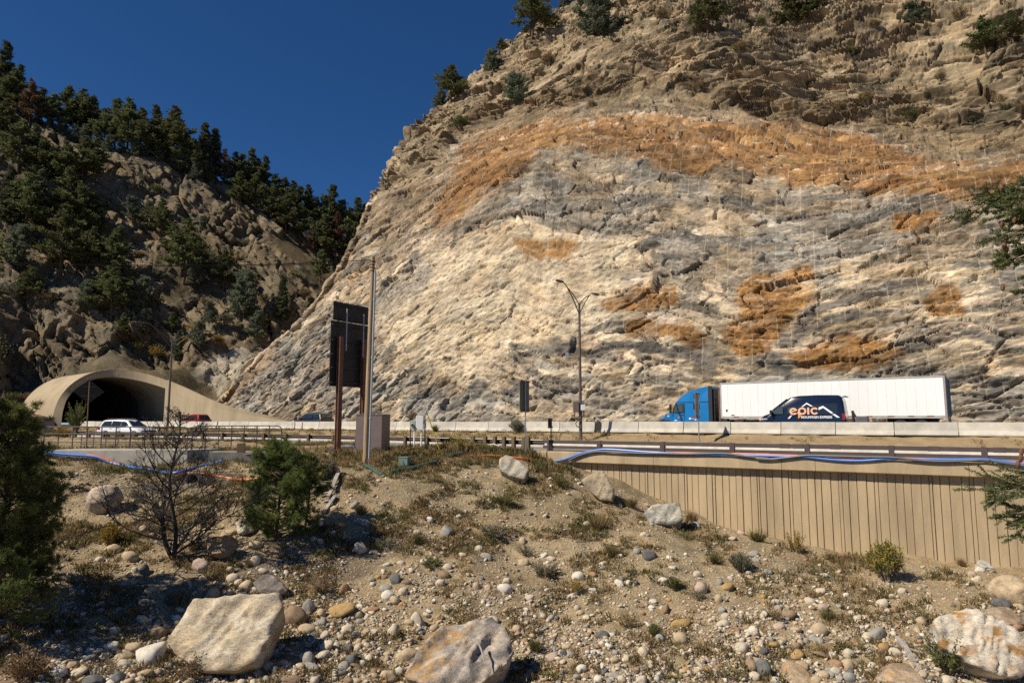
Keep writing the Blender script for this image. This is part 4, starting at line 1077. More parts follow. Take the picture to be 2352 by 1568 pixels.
# ================================================================== small signs
def post_sign(label, base, top_z, px_panel, py0, py1, Y, width, dirn, m_post=m_galv, m_back=None, name='road_sign', th=0.03):
    t = thing(name, label, 'road sign', tuple(base))
    mb = MB(); mb.box((base.x, base.y, (base.z + top_z) / 2), (0.06, 0.06, top_z - base.z), 0.3); mb.build('post', m_post, t)
    c0, c1 = pt(px_panel, py0, Y), pt(px_panel, py1, Y)
    d = Vector((dirn[0], dirn[1], 0)).normalized(); o = Vector((-d.y, d.x, 0)); o = o if o.x < 0 else -o
    c = Vector((base.x, base.y, 0)) + o * 0.06
    mb = MB(); mb.prism([c - d * width / 2 + Vector((0, 0, c1.z)), c + d * width / 2 + Vector((0, 0, c1.z)), c + d * width / 2 + Vector((0, 0, c0.z)), c - d * width / 2 + Vector((0, 0, c0.z))], (0, 0, 0), o * th)
    mb.build('panel', m_back or m_black, t)
    for z in (c1.z + 0.08, c0.z - 0.08):
        mb = MB(); mb.bar(c - d * width / 2 - o * 0.03 + Vector((0, 0, z)), c + d * width / 2 - o * 0.03 + Vector((0, 0, z)), 0.05, 0.09); mb.build('bracket', m_rust, t)
    return t
m_signback = mat('sign_back', (0.11, 0.095, 0.075), 0.55, 0.12, 2.0)
b = pt(1207, 1056, 44.4); post_sign('tall rectangular sign back on galvanised post by the end of the guardrail', b, pt(1207, 870, 44.4).z, 1207, 873, 946, 44.4, 1.15, (N[0], N[1]), m_back=m_signback)
b = pt(1266, 1036, 45.2); post_sign('small sign back on a thin post at the start of the steel railing', b, pt(1269, 960, 45.2).z, 1269, 960, 983, 45.2, 0.5, (N[0], N[1]), m_post=m_brown)
b = on_plane(1606, 1015, 48.8); post_sign('narrow weathered sign back on a post in front of the blue truck', b, pt(1607, 900, b.y).z, 1607, 901, 960, b.y, 0.95, (N[0], N[1]), m_back=mat('bleached_sign_back', (0.26, 0.22, 0.16), 0.4, 0.2, 1.2, metal=0.3))
b = pt(198, 1010, 58.6); top = pt(206, 885, 58.6)
dg = thing('diamond_sign', 'dark diamond warning sign seen from behind in front of the tunnel mouth', 'road sign', tuple(b))
mb = MB(); mb.tube([b, pt(206, 876, 58.6)], 0.05, 6); mb.build('post', m_wood, dg)
c = pt(204, 899, 58.8); dd_ = Vector((0.82, 0.57, 0)); hd_ = 1.02
mb = MB(); mb.prism([c + dd_ * hd_ * 1.12, c + Vector((0, 0, hd_)), c - dd_ * hd_ * 1.12, c - Vector((0, 0, hd_))], (0, 0, 0), (-0.02, 0.05, 0)); mb.build('panel', mat('diamond_back', (0.022, 0.016, 0.014), 0.6, 0.1), dg)
for z in (0.42, -0.36):
    mb = MB(); mb.bar(c - dd_ * 0.5 + Vector((0, -0.04, z)), c + dd_ * 0.5 + Vector((0, -0.04, z)), 0.05, 0.08); mb.build('bracket', m_brown, dg)
for x, nm in ((701, 'left'), (718, 'right')):
    b = b2_at(x) + Vector((-N[0] * 1.4, -N[1] * 1.4, -0.2)); d_ = thing('delineator_post', f'thin red and white marker post, {nm} one of two behind the sign post', 'marker post', tuple(b), group='red marker posts')
    mb = MB(); mb.box((b.x, b.y, b.z + 0.6), (0.09, 0.04, 1.25), 0.3); mb.build('post', m_red, d_); mb = MB(); mb.box((b.x, b.y - 0.01, b.z + 1.0), (0.10, 0.05, 0.16), 0.3); mb.build('band', m_white, d_)

# ================================================================== street lamps
def street_lamp(label, base, zj, tips, r=0.11):
    t = thing('street_lamp', label, 'street lamp', tuple(base))
    mb = MB(); mb.tube([base - Vector((0, 0, 0.3)), base.lerp(Vector((base.x, base.y, zj)), 0.5), Vector((base.x, base.y, zj + 0.35))], [r * 1.15, r, r * 0.75], 10); mb.build('pole', m_brown, t, smooth=True)
    J = Vector((base.x, base.y, zj))
    for tip in tips:
        tip = Vector(tip); e = J.lerp(tip, 0.72); e.z = tip.z - 0.25
        mb = MB()
        mb.tube([J - Vector((0, 0, 0.55)), J.lerp(e, 0.55) - Vector((0, 0, 0.12)), e, e.lerp(tip, 0.5) + Vector((0, 0, 0.1)), tip], 0.045, 6)
        mb.tube([J + Vector((0, 0, 0.25)), J.lerp(e, 0.5) + Vector((0, 0, 0.25)), e], 0.04, 6)
        mb.build('arm', m_brown, t, smooth=True)
        d = (tip - J); d.z = 0; d.normalize(); q = Vector((-d.y, d.x, 0))
        mb = MB(); h = tip
        mb.prism([h - q * .16, h + d * .85 - q * .12, h + d * .95, h + d * .85 + q * .12, h + q * .16], (0, 0, -0.05), (0, 0, 0.07)); mb.build('lamp_head', m_brown, t, bevel=0.02)
    return t
b = on_plane(1334, 1008, 48.9); zj = pt(1331, 706, b.y).z
tips = [b + Vector((-N[0] * 2.9, -N[1] * 2.9, 0)), b + Vector((N[0] * 2.7, N[1] * 2.7, 0))]
for tp in tips: tp.z = 11.55
LAMP = street_lamp('tall dark brown street lamp with two raised arms left of the truck', b, zj, tips, 0.12)
def lamp_box(x0, x1, y0, y1, m, nm, dep=0.25, dy=-0.15):
    a, c = pt(x0, y1, b.y + dy), pt(x1, y0, b.y + dy); mb = MB(); mb.box(((a.x + c.x) / 2, b.y + dy, (a.z + c.z) / 2), (c.x - a.x, dep, c.z - a.z), 0.0); return mb.build(nm, m, LAMP, bevel=0.015)
lamp_box(1316.5, 1329, 922, 946, m_cabinet, 'control_box'); lamp_box(1334, 1344, 929, 942, m_white, 'radio_box')
lamp_box(1299, 1306, 809, 823, m_galv, 'sensor_box', 0.15); mb = MB(); mb.tube([pt(1302, 822, b.y - .1), pt(1332, 823, b.y - .1)], 0.03, 6); mb.tube([pt(1300, 803, b.y - .1), pt(1300, 829, b.y - .1)], 0.012, 5); mb.tube([pt(1305, 803, b.y - .1), pt(1305, 829, b.y - .1)], 0.012, 5); mb.build('sensor_arm', m_brown, LAMP)
lamp_box(1334, 1337, 750, 757, m_white, 'camera_dome', 0.15)
mb = MB()
mb.tube([pt(x, y, b.y - .22) for x, y in ((1341, 942), (1341, 952), (1336, 961), (1326, 966), (1322, 972), (1325, 979), (1331, 981))], 0.03, 6)
mb.tube([pt(x, y, b.y - .22) for x, y in ((1320, 946), (1320, 957), (1325, 963), (1330, 962))], 0.03, 6)
mb.build('loose_cable', m_cable, LAMP, smooth=True)
b = pt(384, 990, 84); zj = pt(398, 790, 84).z
tips = [Vector((b.x - 2.5, b.y - 2.2, 0)), Vector((b.x + 3.3, b.y + 1.4, 0))]; tips[0].z = pt(356, 741, 81.8).z; tips[1].z = pt(450, 760, 85.4).z
lp2 = street_lamp('dark street lamp rising in front of the right side of the tunnel mouth', b, zj, tips, 0.13)

# ================================================================== ducts, hoses, odd things on the ground
def z3(x, y): return (2000 + x * 0.46769) * 0.57422, (1400 + y * 0.46769) * 0.57422
def z4(x, y): return (2996 + x * 0.46769) * 0.57422, (1400 + y * 0.46769) * 0.57422
def z1(x, y): return (x * 0.46769) * 0.57422, (1400 + y * 0.46769) * 0.57422
def smooth_path(A, n=6):
    A = [Vector(a) for a in A]; o = []
    for i in range(len(A) - 1):
        p0, p1, p2, p3 = A[max(i - 1, 0)], A[i], A[i + 1], A[min(i + 2, len(A) - 1)]
        for k in range(n):
            f = k / n; o.append(0.5 * ((2 * p1) + (-p0 + p2) * f + (2 * p0 - 5 * p1 + 4 * p2 - p3) * f * f + (-p0 + 3 * p1 - 3 * p2 + p3) * f ** 3))
    return o + [A[-1]]
def duct(name, label, pts_, r, m):
    mb = MB(); mb.tube(smooth_path(pts_), r, 8); return tag(mb.build(name, m, None, smooth=True), label, 'duct')
bl = [(250, 958), (330, 962), (450, 950), (560, 930), (700, 880), (830, 853), (900, 847), (1000, 851), (1200, 866), (1370, 876), (1560, 886), (1750, 891), (1950, 893), (2200, 900)]
bl4 = [(300, 908), (480, 912), (600, 925), (720, 937), (860, 945), (1000, 942), (1150, 930), (1250, 928), (1500, 934), (1750, 934), (2000, 932), (2150, 948), (2290, 968), (2420, 985)]
duct('blue_duct', 'bright blue plastic duct slung along the retaining wall coping', [on_plane(*z3(*q), 39.25) for q in bl] + [on_plane(*z4(*q), 39.25) for q in bl4], 0.062, m_blue)
gy = [(590, 940), (700, 893), (830, 866), (1000, 872), (1200, 880), (1370, 882), (1600, 886), (1850, 882), (1960, 886), (2100, 905), (2300, 926)]
gy4 = [(60, 925), (170, 931), (320, 918), (480, 900), (600, 901), (800, 905), (1000, 912), (1220, 916), (1400, 935), (1600, 949), (1850, 945), (2000, 938), (2150, 958), (2300, 980), (2420, 995)]
duct('grey_duct', 'dark grey plastic duct sagging beside the blue duct on the coping', [on_plane(*z3(*q), 39.20) for q in gy] + [on_plane(*z4(*q), 39.20) for q in gy4], 0.058, m_greyduct)
og = [(1370, 874), (1700, 880), (1980, 883), (2300, 889)]; og4 = [(60, 890), (300, 896), (450, 902), (560, 908), (700, 925), (860, 934), (1000, 931), (1200, 920), (1450, 926), (1800, 936), (2100, 945), (2420, 968)]
duct('orange_duct', 'thin orange duct behind the blue duct on the retaining wall coping', [on_plane(*z3(*q), 39.29) for q in og] + [on_plane(*z4(*q), 39.29) for q in og4], 0.04, m_orange)
def gpt(q, up=0.06, tf=z1):
    x, y = tf(*q); p = ground_at(x, y); return p + Vector((0, -0.05, up))
duct('orange_duct', 'short orange duct lying in the grass at the left end of the retaining wall', [gpt(q, 0.08, z3) for q in ((-260, 915), (-120, 912), (20, 918), (110, 927), (200, 940), (320, 952))], 0.06, m_orange)
mb = MB(); mb.tube([on_plane(*z3(-60, 800), 39.0), on_plane(*z3(320, 950), 39.0)], 0.035, 6); tag(mb.build('pale_cord', m_white), 'pale straight cord running down from guardrail posts to the ducts', 'cord')
def left_duct(name, label, pts_, r, m, Y0=39.75):
    P = []
    for q in pts_:
        x, y = z1(*q); p = ground_at(x, y) + Vector((0, 0, 0.06))
        if p.y > Y0: p = pt(x, y, Y0)
        P.append(p)
    return duct(name, label, P, r, m)
left_duct('blue_duct', 'blue duct draped across the front of the concrete headwall', [(330, 865), (560, 890), (730, 900), (830, 915), (930, 955), (1070, 1000), (1240, 1025), (1390, 1052), (1480, 1060), (1600, 1035), (1750, 985), (1900, 945)], 0.085, m_blue)
left_duct('grey_duct', 'grey end of duct resting on the low sill right of the headwall', [(1900, 945), (1980, 920), (2080, 895), (2200, 884), (2400, 880)], 0.08, m_greyduct, 41.5)
left_duct('orange_duct', 'orange duct above the blue duct on the headwall', [(740, 893), (830, 908), (930, 942), (1060, 985), (1140, 1006)], 0.06, m_orange)
left_duct('orange_duct', 'orange duct winding over stones right of the culvert pipe', [(1530, 1075), (1600, 1068), (1720, 1066), (1850, 1085), (2000, 1113), (2100, 1120), (2250, 1105), (2420, 1085)], 0.08, m_orange)
def z2(x, y): return (1000 + x * 0.57411) * 0.57422, (1000 + y * 0.57411) * 0.57422
duct('orange_duct', 'short orange duct end in the grass left of the utility pole', [gpt(q, 0.05, z2) for q in ((400, 1515), (480, 1500), (570, 1492), (680, 1478))], 0.06, m_orange)
duct('orange_duct', 'small orange duct stub in the grass right of the cabinet', [gpt(q, 0.10, z2) for q in ((1090, 1398), (1140, 1390), (1185, 1388))], 0.06, m_orange)
duct('blue_duct', 'blue duct lying in the grass at the foot of the cabinet', [gpt(q, 0.12, z2) for q in ((560, 1396), (640, 1388), (735, 1384))], 0.07, m_blue)
duct('netting_sleeve', 'dark green mesh sleeve lying below the grey green box', [gpt(q, 0.08, z2) for q in ((980, 1560), (1060, 1540), (1150, 1525), (1230, 1500), (1300, 1488))], 0.12, m_netting)
duct('netting_sleeve', 'dark green mesh sleeve lying below the utility pole', [gpt(q, 0.06, z2) for q in ((800, 1505), (850, 1530), (890, 1555), (930, 1575))], 0.10, m_netting)
duct('netting_sleeve', 'dark green mesh sleeve in the grass right of the meter', [gpt(q, 0.07, z2) for q in ((1380, 1445), (1430, 1435), (1500, 1420))], 0.09, m_netting)
# broken planks right of the young pine
pk = thing('broken_plank_frame', 'weathered grey wooden plank frame fallen apart right of the young pine', 'wooden frame', tuple(ground_at(745, 1135)))
def zc(x, y): return (900 + x * 0.502) * 0.57422, (1750 + y * 0.502) * 0.57422
def plank(a, b, w_, h_, parent=pk, up_=0.12):
    A, B = ground_at(*zc(*a)) + Vector((0, 0, up_)), ground_at(*zc(*b)) + Vector((0, 0, up_)); mb = MB(); mb.bar(A, B, w_, h_); return mb.build('plank', m_grey_wood, parent)
plank((905, 312), (848, 450), 0.20, 0.06, up_=0.3); plank((690, 392), (868, 378), 0.18, 0.05, up_=0.2); plank((700, 425), (850, 405), 0.55, 0.04, up_=0.02); plank((750, 478), (850, 452), 0.2, 0.05, up_=0.15); plank((770, 510), (830, 500), 0.45, 0.04, up_=0.0); plank((848, 450), (822, 500), 0.16, 0.1, up_=0.2)
o = plank((876, 480), (785, 612), 0.16, 0.07, None, 0.1); tag(o, 'grey weathered plank lying downhill of the broken plank frame', 'plank')
o.name = 'loose_plank'
def z8(x, y): return (2996 + x * 0.46769) * 0.57422, (1998 + y * 0.46769) * 0.57422
for a, b, lb in (((1265, 1190), (1490, 1550), 'long weathered grey board lying among cobbles left of the rust streaked boulder'), ((1310, 1225), (1420, 1410), 'shorter grey board lying against the long weathered board'), ((1340, 1290), (1490, 1335), 'thin grey stick crossing behind the long weathered board')):
    A, B = ground_at(*z8(*a)) + Vector((0, 0, .1)), ground_at(*z8(*b)) + Vector((0, 0, .1)); mb = MB(); mb.bar(A, B, 0.13 if 'thin' not in lb else 0.07, 0.05); tag(mb.build('weathered_board', m_grey_wood), lb, 'board', 'weathered boards')
# ================================================================== vehicles
m_tyre = mat('tyre_rubber', (0.02, 0.02, 0.02), 0.85, 0.1)
m_rim = mat('alloy_rim', (0.45, 0.45, 0.46), 0.3, 0.05, metal=0.8)
m_glass = glass('dark_glass')
m_glass_l = glass('tinted_glass', (0.055, 0.075, 0.07))
m_trim = mat('black_trim', (0.018, 0.018, 0.02), 0.55, 0.1)
m_chrome = mat('chrome', (0.6, 0.6, 0.6), 0.15, 0.02, metal=1.0)
m_lamp_r = mat('tail_lamp_red', (0.35, 0.01, 0.012), 0.2, 0.02)
m_lamp_w = mat('head_lamp_clear', (0.6, 0.6, 0.62), 0.1, 0.02)
m_amber = mat('marker_orange', (0.75, 0.13, 0.02), 0.4, 0.03)
m_letter_w = mat('letter_white', (0.85, 0.85, 0.85), 0.4, 0.0)
m_peach = mat('letter_peach', (0.80, 0.43, 0.26), 0.4, 0.0)
m_amberlet = mat('letter_amber', (0.85, 0.36, 0.03), 0.4, 0.0)

class Car:
    """body swept from a side outline; x forward, z up, y left; sides lean in above the belt"""
    def __init__(s, root, width, belt, top, lean, crown=0.05):
        s.root, s.w, s.belt, s.top, s.lean, s.crown = root, width, belt, top, lean, crown
    def half(s, z, x=None):
        k = max(0.0, (z - s.belt) / (s.top - s.belt))
        lo = max(0.0, (0.55 - z) / 0.55) * 0.06
        return s.w / 2 * (1 - lo) - s.lean * k - 0.02 * max(0, k) ** 2
    def body(s, prof, m, name='body', inset=0.07, nose=None):
        mb = MB(); n = len(prof); V = []
        sl = [-1.0, -0.97, -0.86, -0.5, 0, 0.5, 0.86, 0.97, 1.0]
        for f in sl:
            e = inset * max(0, (abs(f) - 0.86) / 0.14) ** 1.6
            cx = sum(p[0] for p in prof) / n
            for x, z in prof:
                hw = s.half(z); y = f * hw
                xx = x - math.copysign(min(e * 1.2, abs(x - cx)), x - cx)
                if nose: xx -= nose * f * f * max(0, (x - cx) / (max(p[0] for p in prof) - cx)) ** 6
                zz = z - (e if z > s.belt else 0) + s.crown * (1 - f * f) * (1 if z > s.top - 0.25 else 0)
                V.append((xx, y, zz))
        F = [(i * n + k, i * n + (k + 1) % n, (i + 1) * n + (k + 1) % n, (i + 1) * n + k) for i in range(len(sl) - 1) for k in range(n)]
        F += [tuple(range(n))[::-1], tuple(range((len(sl) - 1) * n, len(sl) * n))]
        mb.add(V, F)
        return mb.build(name, m, s.root, smooth=True, local=True)
    def patch(s, poly, m, name, side=1, out=0.012, th=0.02):
        """panel lying on the flank"""
        mb = MB(); n = len(poly)
        V = [(x, side * (s.half(z) + out), z) for x, z in poly] + [(x, side * (s.half(z) + out - th), z) for x, z in poly]
        mb.add(V, [tuple(range(n)), tuple(range(n, 2 * n))[::-1]] + [(i, (i + 1) % n, n + (i + 1) % n, n + i) for i in range(n)])
        return mb.build(name, m, s.root, local=True)
    def wheel(s, x, r, y, w=0.24):
        mb = MB(); mb.lathe([(r * .62, -w / 2), (r * .95, -w / 2), (r, -w / 2 + .04), (r, w / 2 - .04), (r * .95, w / 2), (r * .62, w / 2)], (x, y, r), 'y', 22)
        t = mb.build('wheel', m_tyre, s.root, smooth=True, local=True)
        mb = MB(); mb.lathe([(r * .12, -w / 2 + .0), (r * .62, -w / 2 + .03), (r * .62, w / 2 - .03), (r * .12, w / 2)], (x, y, r), 'y', 14)
        mb.build('rim', m_rim, t, smooth=True, local=True)
def road_thing(name, label, cat, s, n, z, flip=False):
    p = sn(s, n, z)
    return thing(name, label, cat, tuple(p), ROAD_ANG + (0 if flip else math.pi))   # x forward = towards the tunnel unless flipped
# near flank of a vehicle heading for the tunnel is its left side: local +y
# ------------------------------------------------------------------ white semi trailer
tn = 57.6
TRV = math.atan2(0.60, -0.80); c0 = Vector((0.634 * 48.0, 48.0, 0)) + Vector((0.60, 0.80, 0)) * 1.3
def rig_at(fwd): return c0 + Vector((-0.80, 0.60, 0)) * fwd
tr = thing('semi_trailer', 'long plain white box trailer behind the blue truck tractor', 'trailer', tuple(rig_at(0)), TRV)
L_ = 16.1
m_twhite = mat('trailer_white', (0.82, 0.82, 0.80), 0.35, 0.03, 0.8, stretch=(1, 1, 0.2))
m_tdoor = mat('trailer_door', (0.11, 0.10, 0.095), 0.5, 0.1, 1.0)
m_talu = mat('trailer_rail', (0.50, 0.48, 0.44), 0.4, 0.1, 2.0, metal=0.3)
mb = MB(); mb.box((L_ / 2, 0, 2.62), (L_ - 0.1, 2.56, 2.72)); mb.build('cargo_box', m_twhite, tr, local=True)
m_seam = mat('seam_grey', (0.66, 0.65, 0.63), 0.5, 0.03)
for yy in (1.283, -1.283):
    mb = MB(); x = 0.6
    while x < L_ - 0.3: mb.box((x, yy, 2.66), (0.012, 0.012, 2.6)); x += 0.62
    mb.box((L_ / 2, yy, 3.94), (L_ - 0.6, 0.010, 0.012)); mb.build('side_seams' if False else 'rivet_strip', m_seam, tr, local=True)
mb = MB(); mb.box((L_ / 2, 0, 4.02), (L_, 2.62, 0.10)); mb.build('roof_rail', m_talu, tr, local=True)
mb = MB(); mb.box((L_ / 2, 0, 1.18), (L_, 2.60, 0.20)); mb.build('floor_rail', m_talu, tr, local=True)
for y in (1.27, -1.27):
    mb = MB(); mb.box((0.05, y, 2.6), (0.14, 0.10, 2.95)); mb.build('corner_post', mat('corner_post_grey', (0.30, 0.26, 0.26), 0.5, 0.06), tr, local=True)
    mb = MB(); mb.box((L_ - 0.03, y, 2.6), (0.10, 0.07, 2.9)); mb.build('corner_post', m_talu, tr, local=True)
for y in (0.64, -0.64):
    mb = MB(); mb.box((-0.04, y, 2.6), (0.06, 1.22, 2.75)); d_ = mb.build('rear_door', m_tdoor, tr, local=True)
    for yy in (y - 0.25, y + 0.25):
        mb = MB(); mb.tube([(-0.10, yy, 1.25), (-0.10, yy, 3.95)], 0.025, 6); mb.build('lock_rod', m_galv, d_, local=True)
for x in (1.0, 2.2, 3.5, 4.9, 6.2, 7.6, 9.0, 12.5, 14.8):
    mb = MB(); mb.box((x, 1.305, 1.23), (0.42, 0.012, 0.06)); mb.build('reflector', m_lamp_r, tr, local=True)
mb = MB(); mb.box((L_ - 0.5, 1.29, 1.75), (0.14, 0.006, 0.20)); mb.build('sticker', m_trim, tr, local=True)
mb = MB(); mb.box((L_ - 1.0, 1.29, 1.36), (0.3, 0.006, 0.07)); mb.build('sticker', m_trim, tr, local=True)
car = Car(tr, 2.5, 9, 10, 0)
for x in (1.6, 2.9):
    for y in (1.1, -1.1): car.wheel(x, 0.5, y, 0.28)
for y in (0.8, -0.8):
    mb = MB(); mb.box((L_ - 3.6, y, 0.55), (0.14, 0.14, 1.1)); mb.build('landing_leg', m_trim, tr, local=True)
mb = MB(); mb.box((2.25, 0, 0.85), (3.2, 1.1, 0.45)); mb.build('bogie', m_trim, tr, local=True)
mb = MB(); mb.box((-0.05, 0, 0.62), (0.12, 2.4, 0.12)); mb.box((-0.03, 0.5, 0.85), (0.08, 0.1, 0.5)); mb.box((-0.03, -0.5, 0.85), (0.08, 0.1, 0.5)); mb.build('underride_bar', m_talu, tr, local=True)
# ------------------------------------------------------------------ blue tractor
m_bluep = paint('truck_blue', (0.010, 0.16, 0.42), 0.22, 0.8)
tk = thing('truck_tractor', 'bright blue sleeper cab truck tractor pulling the white trailer', 'truck', tuple(rig_at(L_ + 0.75)), TRV)
car = Car(tk, 2.44, 1.7, 3.9, 0.14, 0.04)
cab = [(0.0, 0.55), (0.0, 3.75), (0.18, 3.86), (0.6, 3.82), (1.2, 3.72), (1.95, 3.50), (2.6, 3.22), (3.0, 2.93), (3.28, 2.62), (3.40, 2.42), (3.60, 1.85), (3.68, 1.55), (3.70, 0.55)]
car.body(cab, m_bluep, 'cab', 0.10)
hood = Car(tk, 2.1, 5, 6, 0, 0.05)
hood.body([(3.6, 0.5), (3.6, 1.58), (4.1, 1.45), (4.6, 1.27), (4.95, 1.08), (5.1, 0.85), (5.14, 0.4)], m_bluep, 'hood', 0.22, nose=0.25)
for sd in (1, -1):
    car.patch([(2.62, 1.68), (3.46, 1.62), (3.50, 1.75), (3.32, 2.30), (2.68, 2.34)], m_glass_l, 'side_window', sd)
    car.patch([(2.56, 1.62), (3.52, 1.55), (3.56, 1.72), (3.35, 2.36), (2.6, 2.42)], m_trim, 'window_seal', sd, 0.006)
    car.patch([(1.15, 1.93), (1.70, 1.93), (1.70, 2.38), (1.15, 2.38)], m_glass, 'sleeper_window', sd, 0.014)
    car.patch([(1.18, 2.84), (1.66, 2.84), (1.66, 3.22), (1.18, 3.22)], m_glass, 'upper_window', sd, 0.014)
    mb = MB(); y = sd * 1.2
    mb.prism([(0.0, y, 0.5), (0.34, y, 0.5), (0.34, y, 3.84), (0.0, y, 3.86)], (0, -0.03, 0), (0, 0.05, 0)); mb.build('side_extender', m_trim, tk, local=True)
    mb = MB(); mb.tube([(-0.55, sd * 0.95, 0.8), (-0.55, sd * 0.95, 3.5)], 0.09, 10); mb.build('exhaust_stack', m_rust, tk, smooth=True, local=True)
    car.patch([(2.50, 0.95), (2.54, 0.95), (2.54, 2.45), (2.50, 2.45)], mat('door_gap', (0.006, 0.05, 0.12), 0.5), 'door_seam', sd, 0.006, 0.01)
    car.patch([(0.36, 2.50), (3.36, 2.50), (3.36, 2.535), (0.36, 2.535)], bpy.data.materials['door_gap'], 'body_seam', sd, 0.006, 0.01)
    car.patch([(2.62, 1.42), (2.86, 1.42), (2.86, 1.47), (2.62, 1.47)], m_chrome, 'door_handle', sd, 0.03, 0.03)
    car.patch([(2.82, 1.10), (3.10, 1.10), (3.12, 1.22), (2.96, 1.34), (2.80, 1.30)], mat('emblem_rust', (0.45, 0.20, 0.14), 0.5), 'door_emblem', sd, 0.012)
    for (x0, x1, z0, z1, mm) in ((1.92, 2.10, 1.02, 1.16, m_letter_w), (1.56, 1.86, 1.19, 1.25, m_lamp_r), (1.62, 1.84, 1.05, 1.14, m_metergrey), (1.45, 1.58, 0.95, 1.05, m_letter_w), (3.2, 3.45, 0.9, 0.97, m_letter_w)):
        car.patch([(x0, z0), (x1, z0), (x1, z1), (x0, z1)], mm, 'sticker', sd, 0.012)
    hood.patch([(4.35, 1.12), (4.85, 0.98), (4.95, 0.82), (4.55, 0.84)], m_trim, 'headlight', sd, 0.01)
    hood.patch([(4.02, 1.28), (4.15, 1.26), (4.15, 1.36), (4.02, 1.38)], m_letter_w, 'sticker', sd, 0.012)
    mb = MB(); mb.box((3.72, sd * 1.40, 1.95), (0.16, 0.20, 0.78)); mm_ = mb.build('mirror', m_trim, tk, local=True, bevel=0.04)
    mb = MB(); mb.tube([(3.5, sd * 1.15, 2.28), (3.72, sd * 1.38, 2.24)], 0.025, 6); mb.tube([(3.5, sd * 1.15, 1.68), (3.72, sd * 1.38, 1.68)], 0.025, 6); mb.build('mirror_arm', m_trim, mm_, local=True)
    car.wheel(4.2, 0.5, sd * 1.05, 0.3)
    for x in (-0.9, -2.2): car.wheel(x, 0.5, sd * 1.0, 0.5)
    mb = MB(); mb.tube([(0.5, sd * 1.0, 0.62), (2.1, sd * 1.0, 0.62)], 0.32, 14); mb.build('fuel_tank', m_chrome, tk, smooth=True, local=True)
mb = MB(); mb.prism([(3.41, -1.0, 2.44), (3.41, 1.0, 2.44), (3.69, 1.05, 1.60), (3.69, -1.05, 1.60)], (0.015, 0, 0.01), (0.03, 0, 0.02)); mb.build('windscreen', m_glass_l, tk, local=True)
mb = MB(); mb.box((-0.5, 0, 0.85), (6.0, 0.9, 0.25)); mb.build('chassis', m_trim, tk, local=True)
mb = MB()
for z in (1.2, 1.7, 2.2, 2.7): mb.box((-0.25, 0.75, z), (0.3, 0.04, 0.06))
mb.box((-0.10, 0.0, 2.0), (0.12, 2.1, 3.2)); mb.build('cab_rear', m_trim, tk, local=True)
# ------------------------------------------------------------------ navy shuttle van
def s_of(px, n):
    a = (px - 1176) * CP / 1568; Y = n / (a * N[0] + N[1]); return T[0] * a * Y + T[1] * Y
vn = 53.3
sv = s_of(1941, vn)
m_navy = paint('van_navy', (0.006, 0.010, 0.028), 0.22, 0.7)
va = road_thing('shuttle_van', 'navy blue high roof shuttle van with orange and white lettering', 'van', sv, vn + 1.03, 0.0)
car = Car(va, 2.06, 1.35, 2.72, 0.13, 0.04)
car.body([(0.02, 0.42), (-0.04, 0.95), (0.0, 1.4), (0.10, 2.35), (0.20, 2.60), (0.42, 2.70), (1.8, 2.73), (3.0, 2.69), (3.55, 2.60), (3.85, 2.44), (4.4, 2.02), (4.95, 1.55), (5.12, 1.42), (5.55, 1.28), (5.85, 1.08), (5.97, 0.85), (5.98, 0.45)], m_navy, 'body', 0.09, nose=0.2)
for sd in (1, -1):
    car.patch([(4.10, 1.40), (4.95, 1.40), (4.98, 1.47), (4.42, 1.92), (4.12, 1.95)], m_glass_l, 'cab_window', sd)
    car.patch([(0.45, 1.38), (3.82, 1.36), (3.86, 1.45), (3.84, 1.96), (3.70, 2.0), (0.55, 2.14), (0.42, 2.06)], m_glass, 'side_glass', sd, 0.008)
    car.patch([(3.52, 1.48), (3.76, 1.48), (3.76, 1.86), (3.52, 1.86)], m_glass_l, 'vent_window', sd, 0.014)
    car.patch([(5.50, 0.98), (5.78, 0.93), (5.84, 1.06), (5.62, 1.2)], m_lamp_w, 'headlight', sd, 0.006)
    car.patch([(5.62, 0.93), (5.70, 0.91), (5.66, 1.17), (5.60, 1.19)], m_amber, 'marker_lamp', sd, 0.012)
    car.patch([(-0.02, 0.98), (0.14, 0.98), (0.16, 1.42), (0.0, 1.42)], m_lamp_r, 'tail_lamp', sd, 0.012)
    mb = MB(); mb.box((4.92, sd * 1.20, 1.52), (0.16, 0.20, 0.32)); mb.build('mirror', m_trim, va, local=True, bevel=0.03)
    for x in (1.15, 4.85): car.wheel(x, 0.36, sd * 0.88, 0.24)
    car.patch([(0.5, 0.86), (3.9, 0.86), (3.9, 0.875), (0.5, 0.875)], m_trim, 'body_seam', sd, 0.008, 0.01)
    for x in (3.98, 2.72): car.patch([(x, 0.7), (x + 0.012, 0.7), (x + 0.012, 2.3), (x, 2.3)], m_trim, 'door_seam', sd, 0.008, 0.01)
mb = MB(); mb.prism([(3.82, -0.85, 2.47), (3.82, 0.85, 2.47), (4.98, 0.92, 1.56), (4.98, -0.92, 1.56)], (0.02, 0, 0.02), (0.035, 0, 0.035)); mb.build('windscreen', m_glass_l, va, local=True)
mb = MB(); mb.prism([(0.03, -0.8, 1.42), (0.03, 0.8, 1.42), (0.14, 0.76, 2.3), (0.14, -0.76, 2.3)], (-0.055, 0, 0), (-0.035, 0, 0)); mb.build('rear_window', mat('rear_glass_grey', (0.13, 0.14, 0.13), 0.15), va, local=True)
mb = MB(); mb.box((0.0, 0, 2.62), (0.22, 1.5, 0.07)); mb.build('roof_spoiler', m_trim, va, local=True, bevel=0.02)
mb = MB(); mb.box((-0.05, 0, 0.5), (0.14, 1.9, 0.2)); mb.build('rear_bumper', m_trim, va, local=True, bevel=0.03)
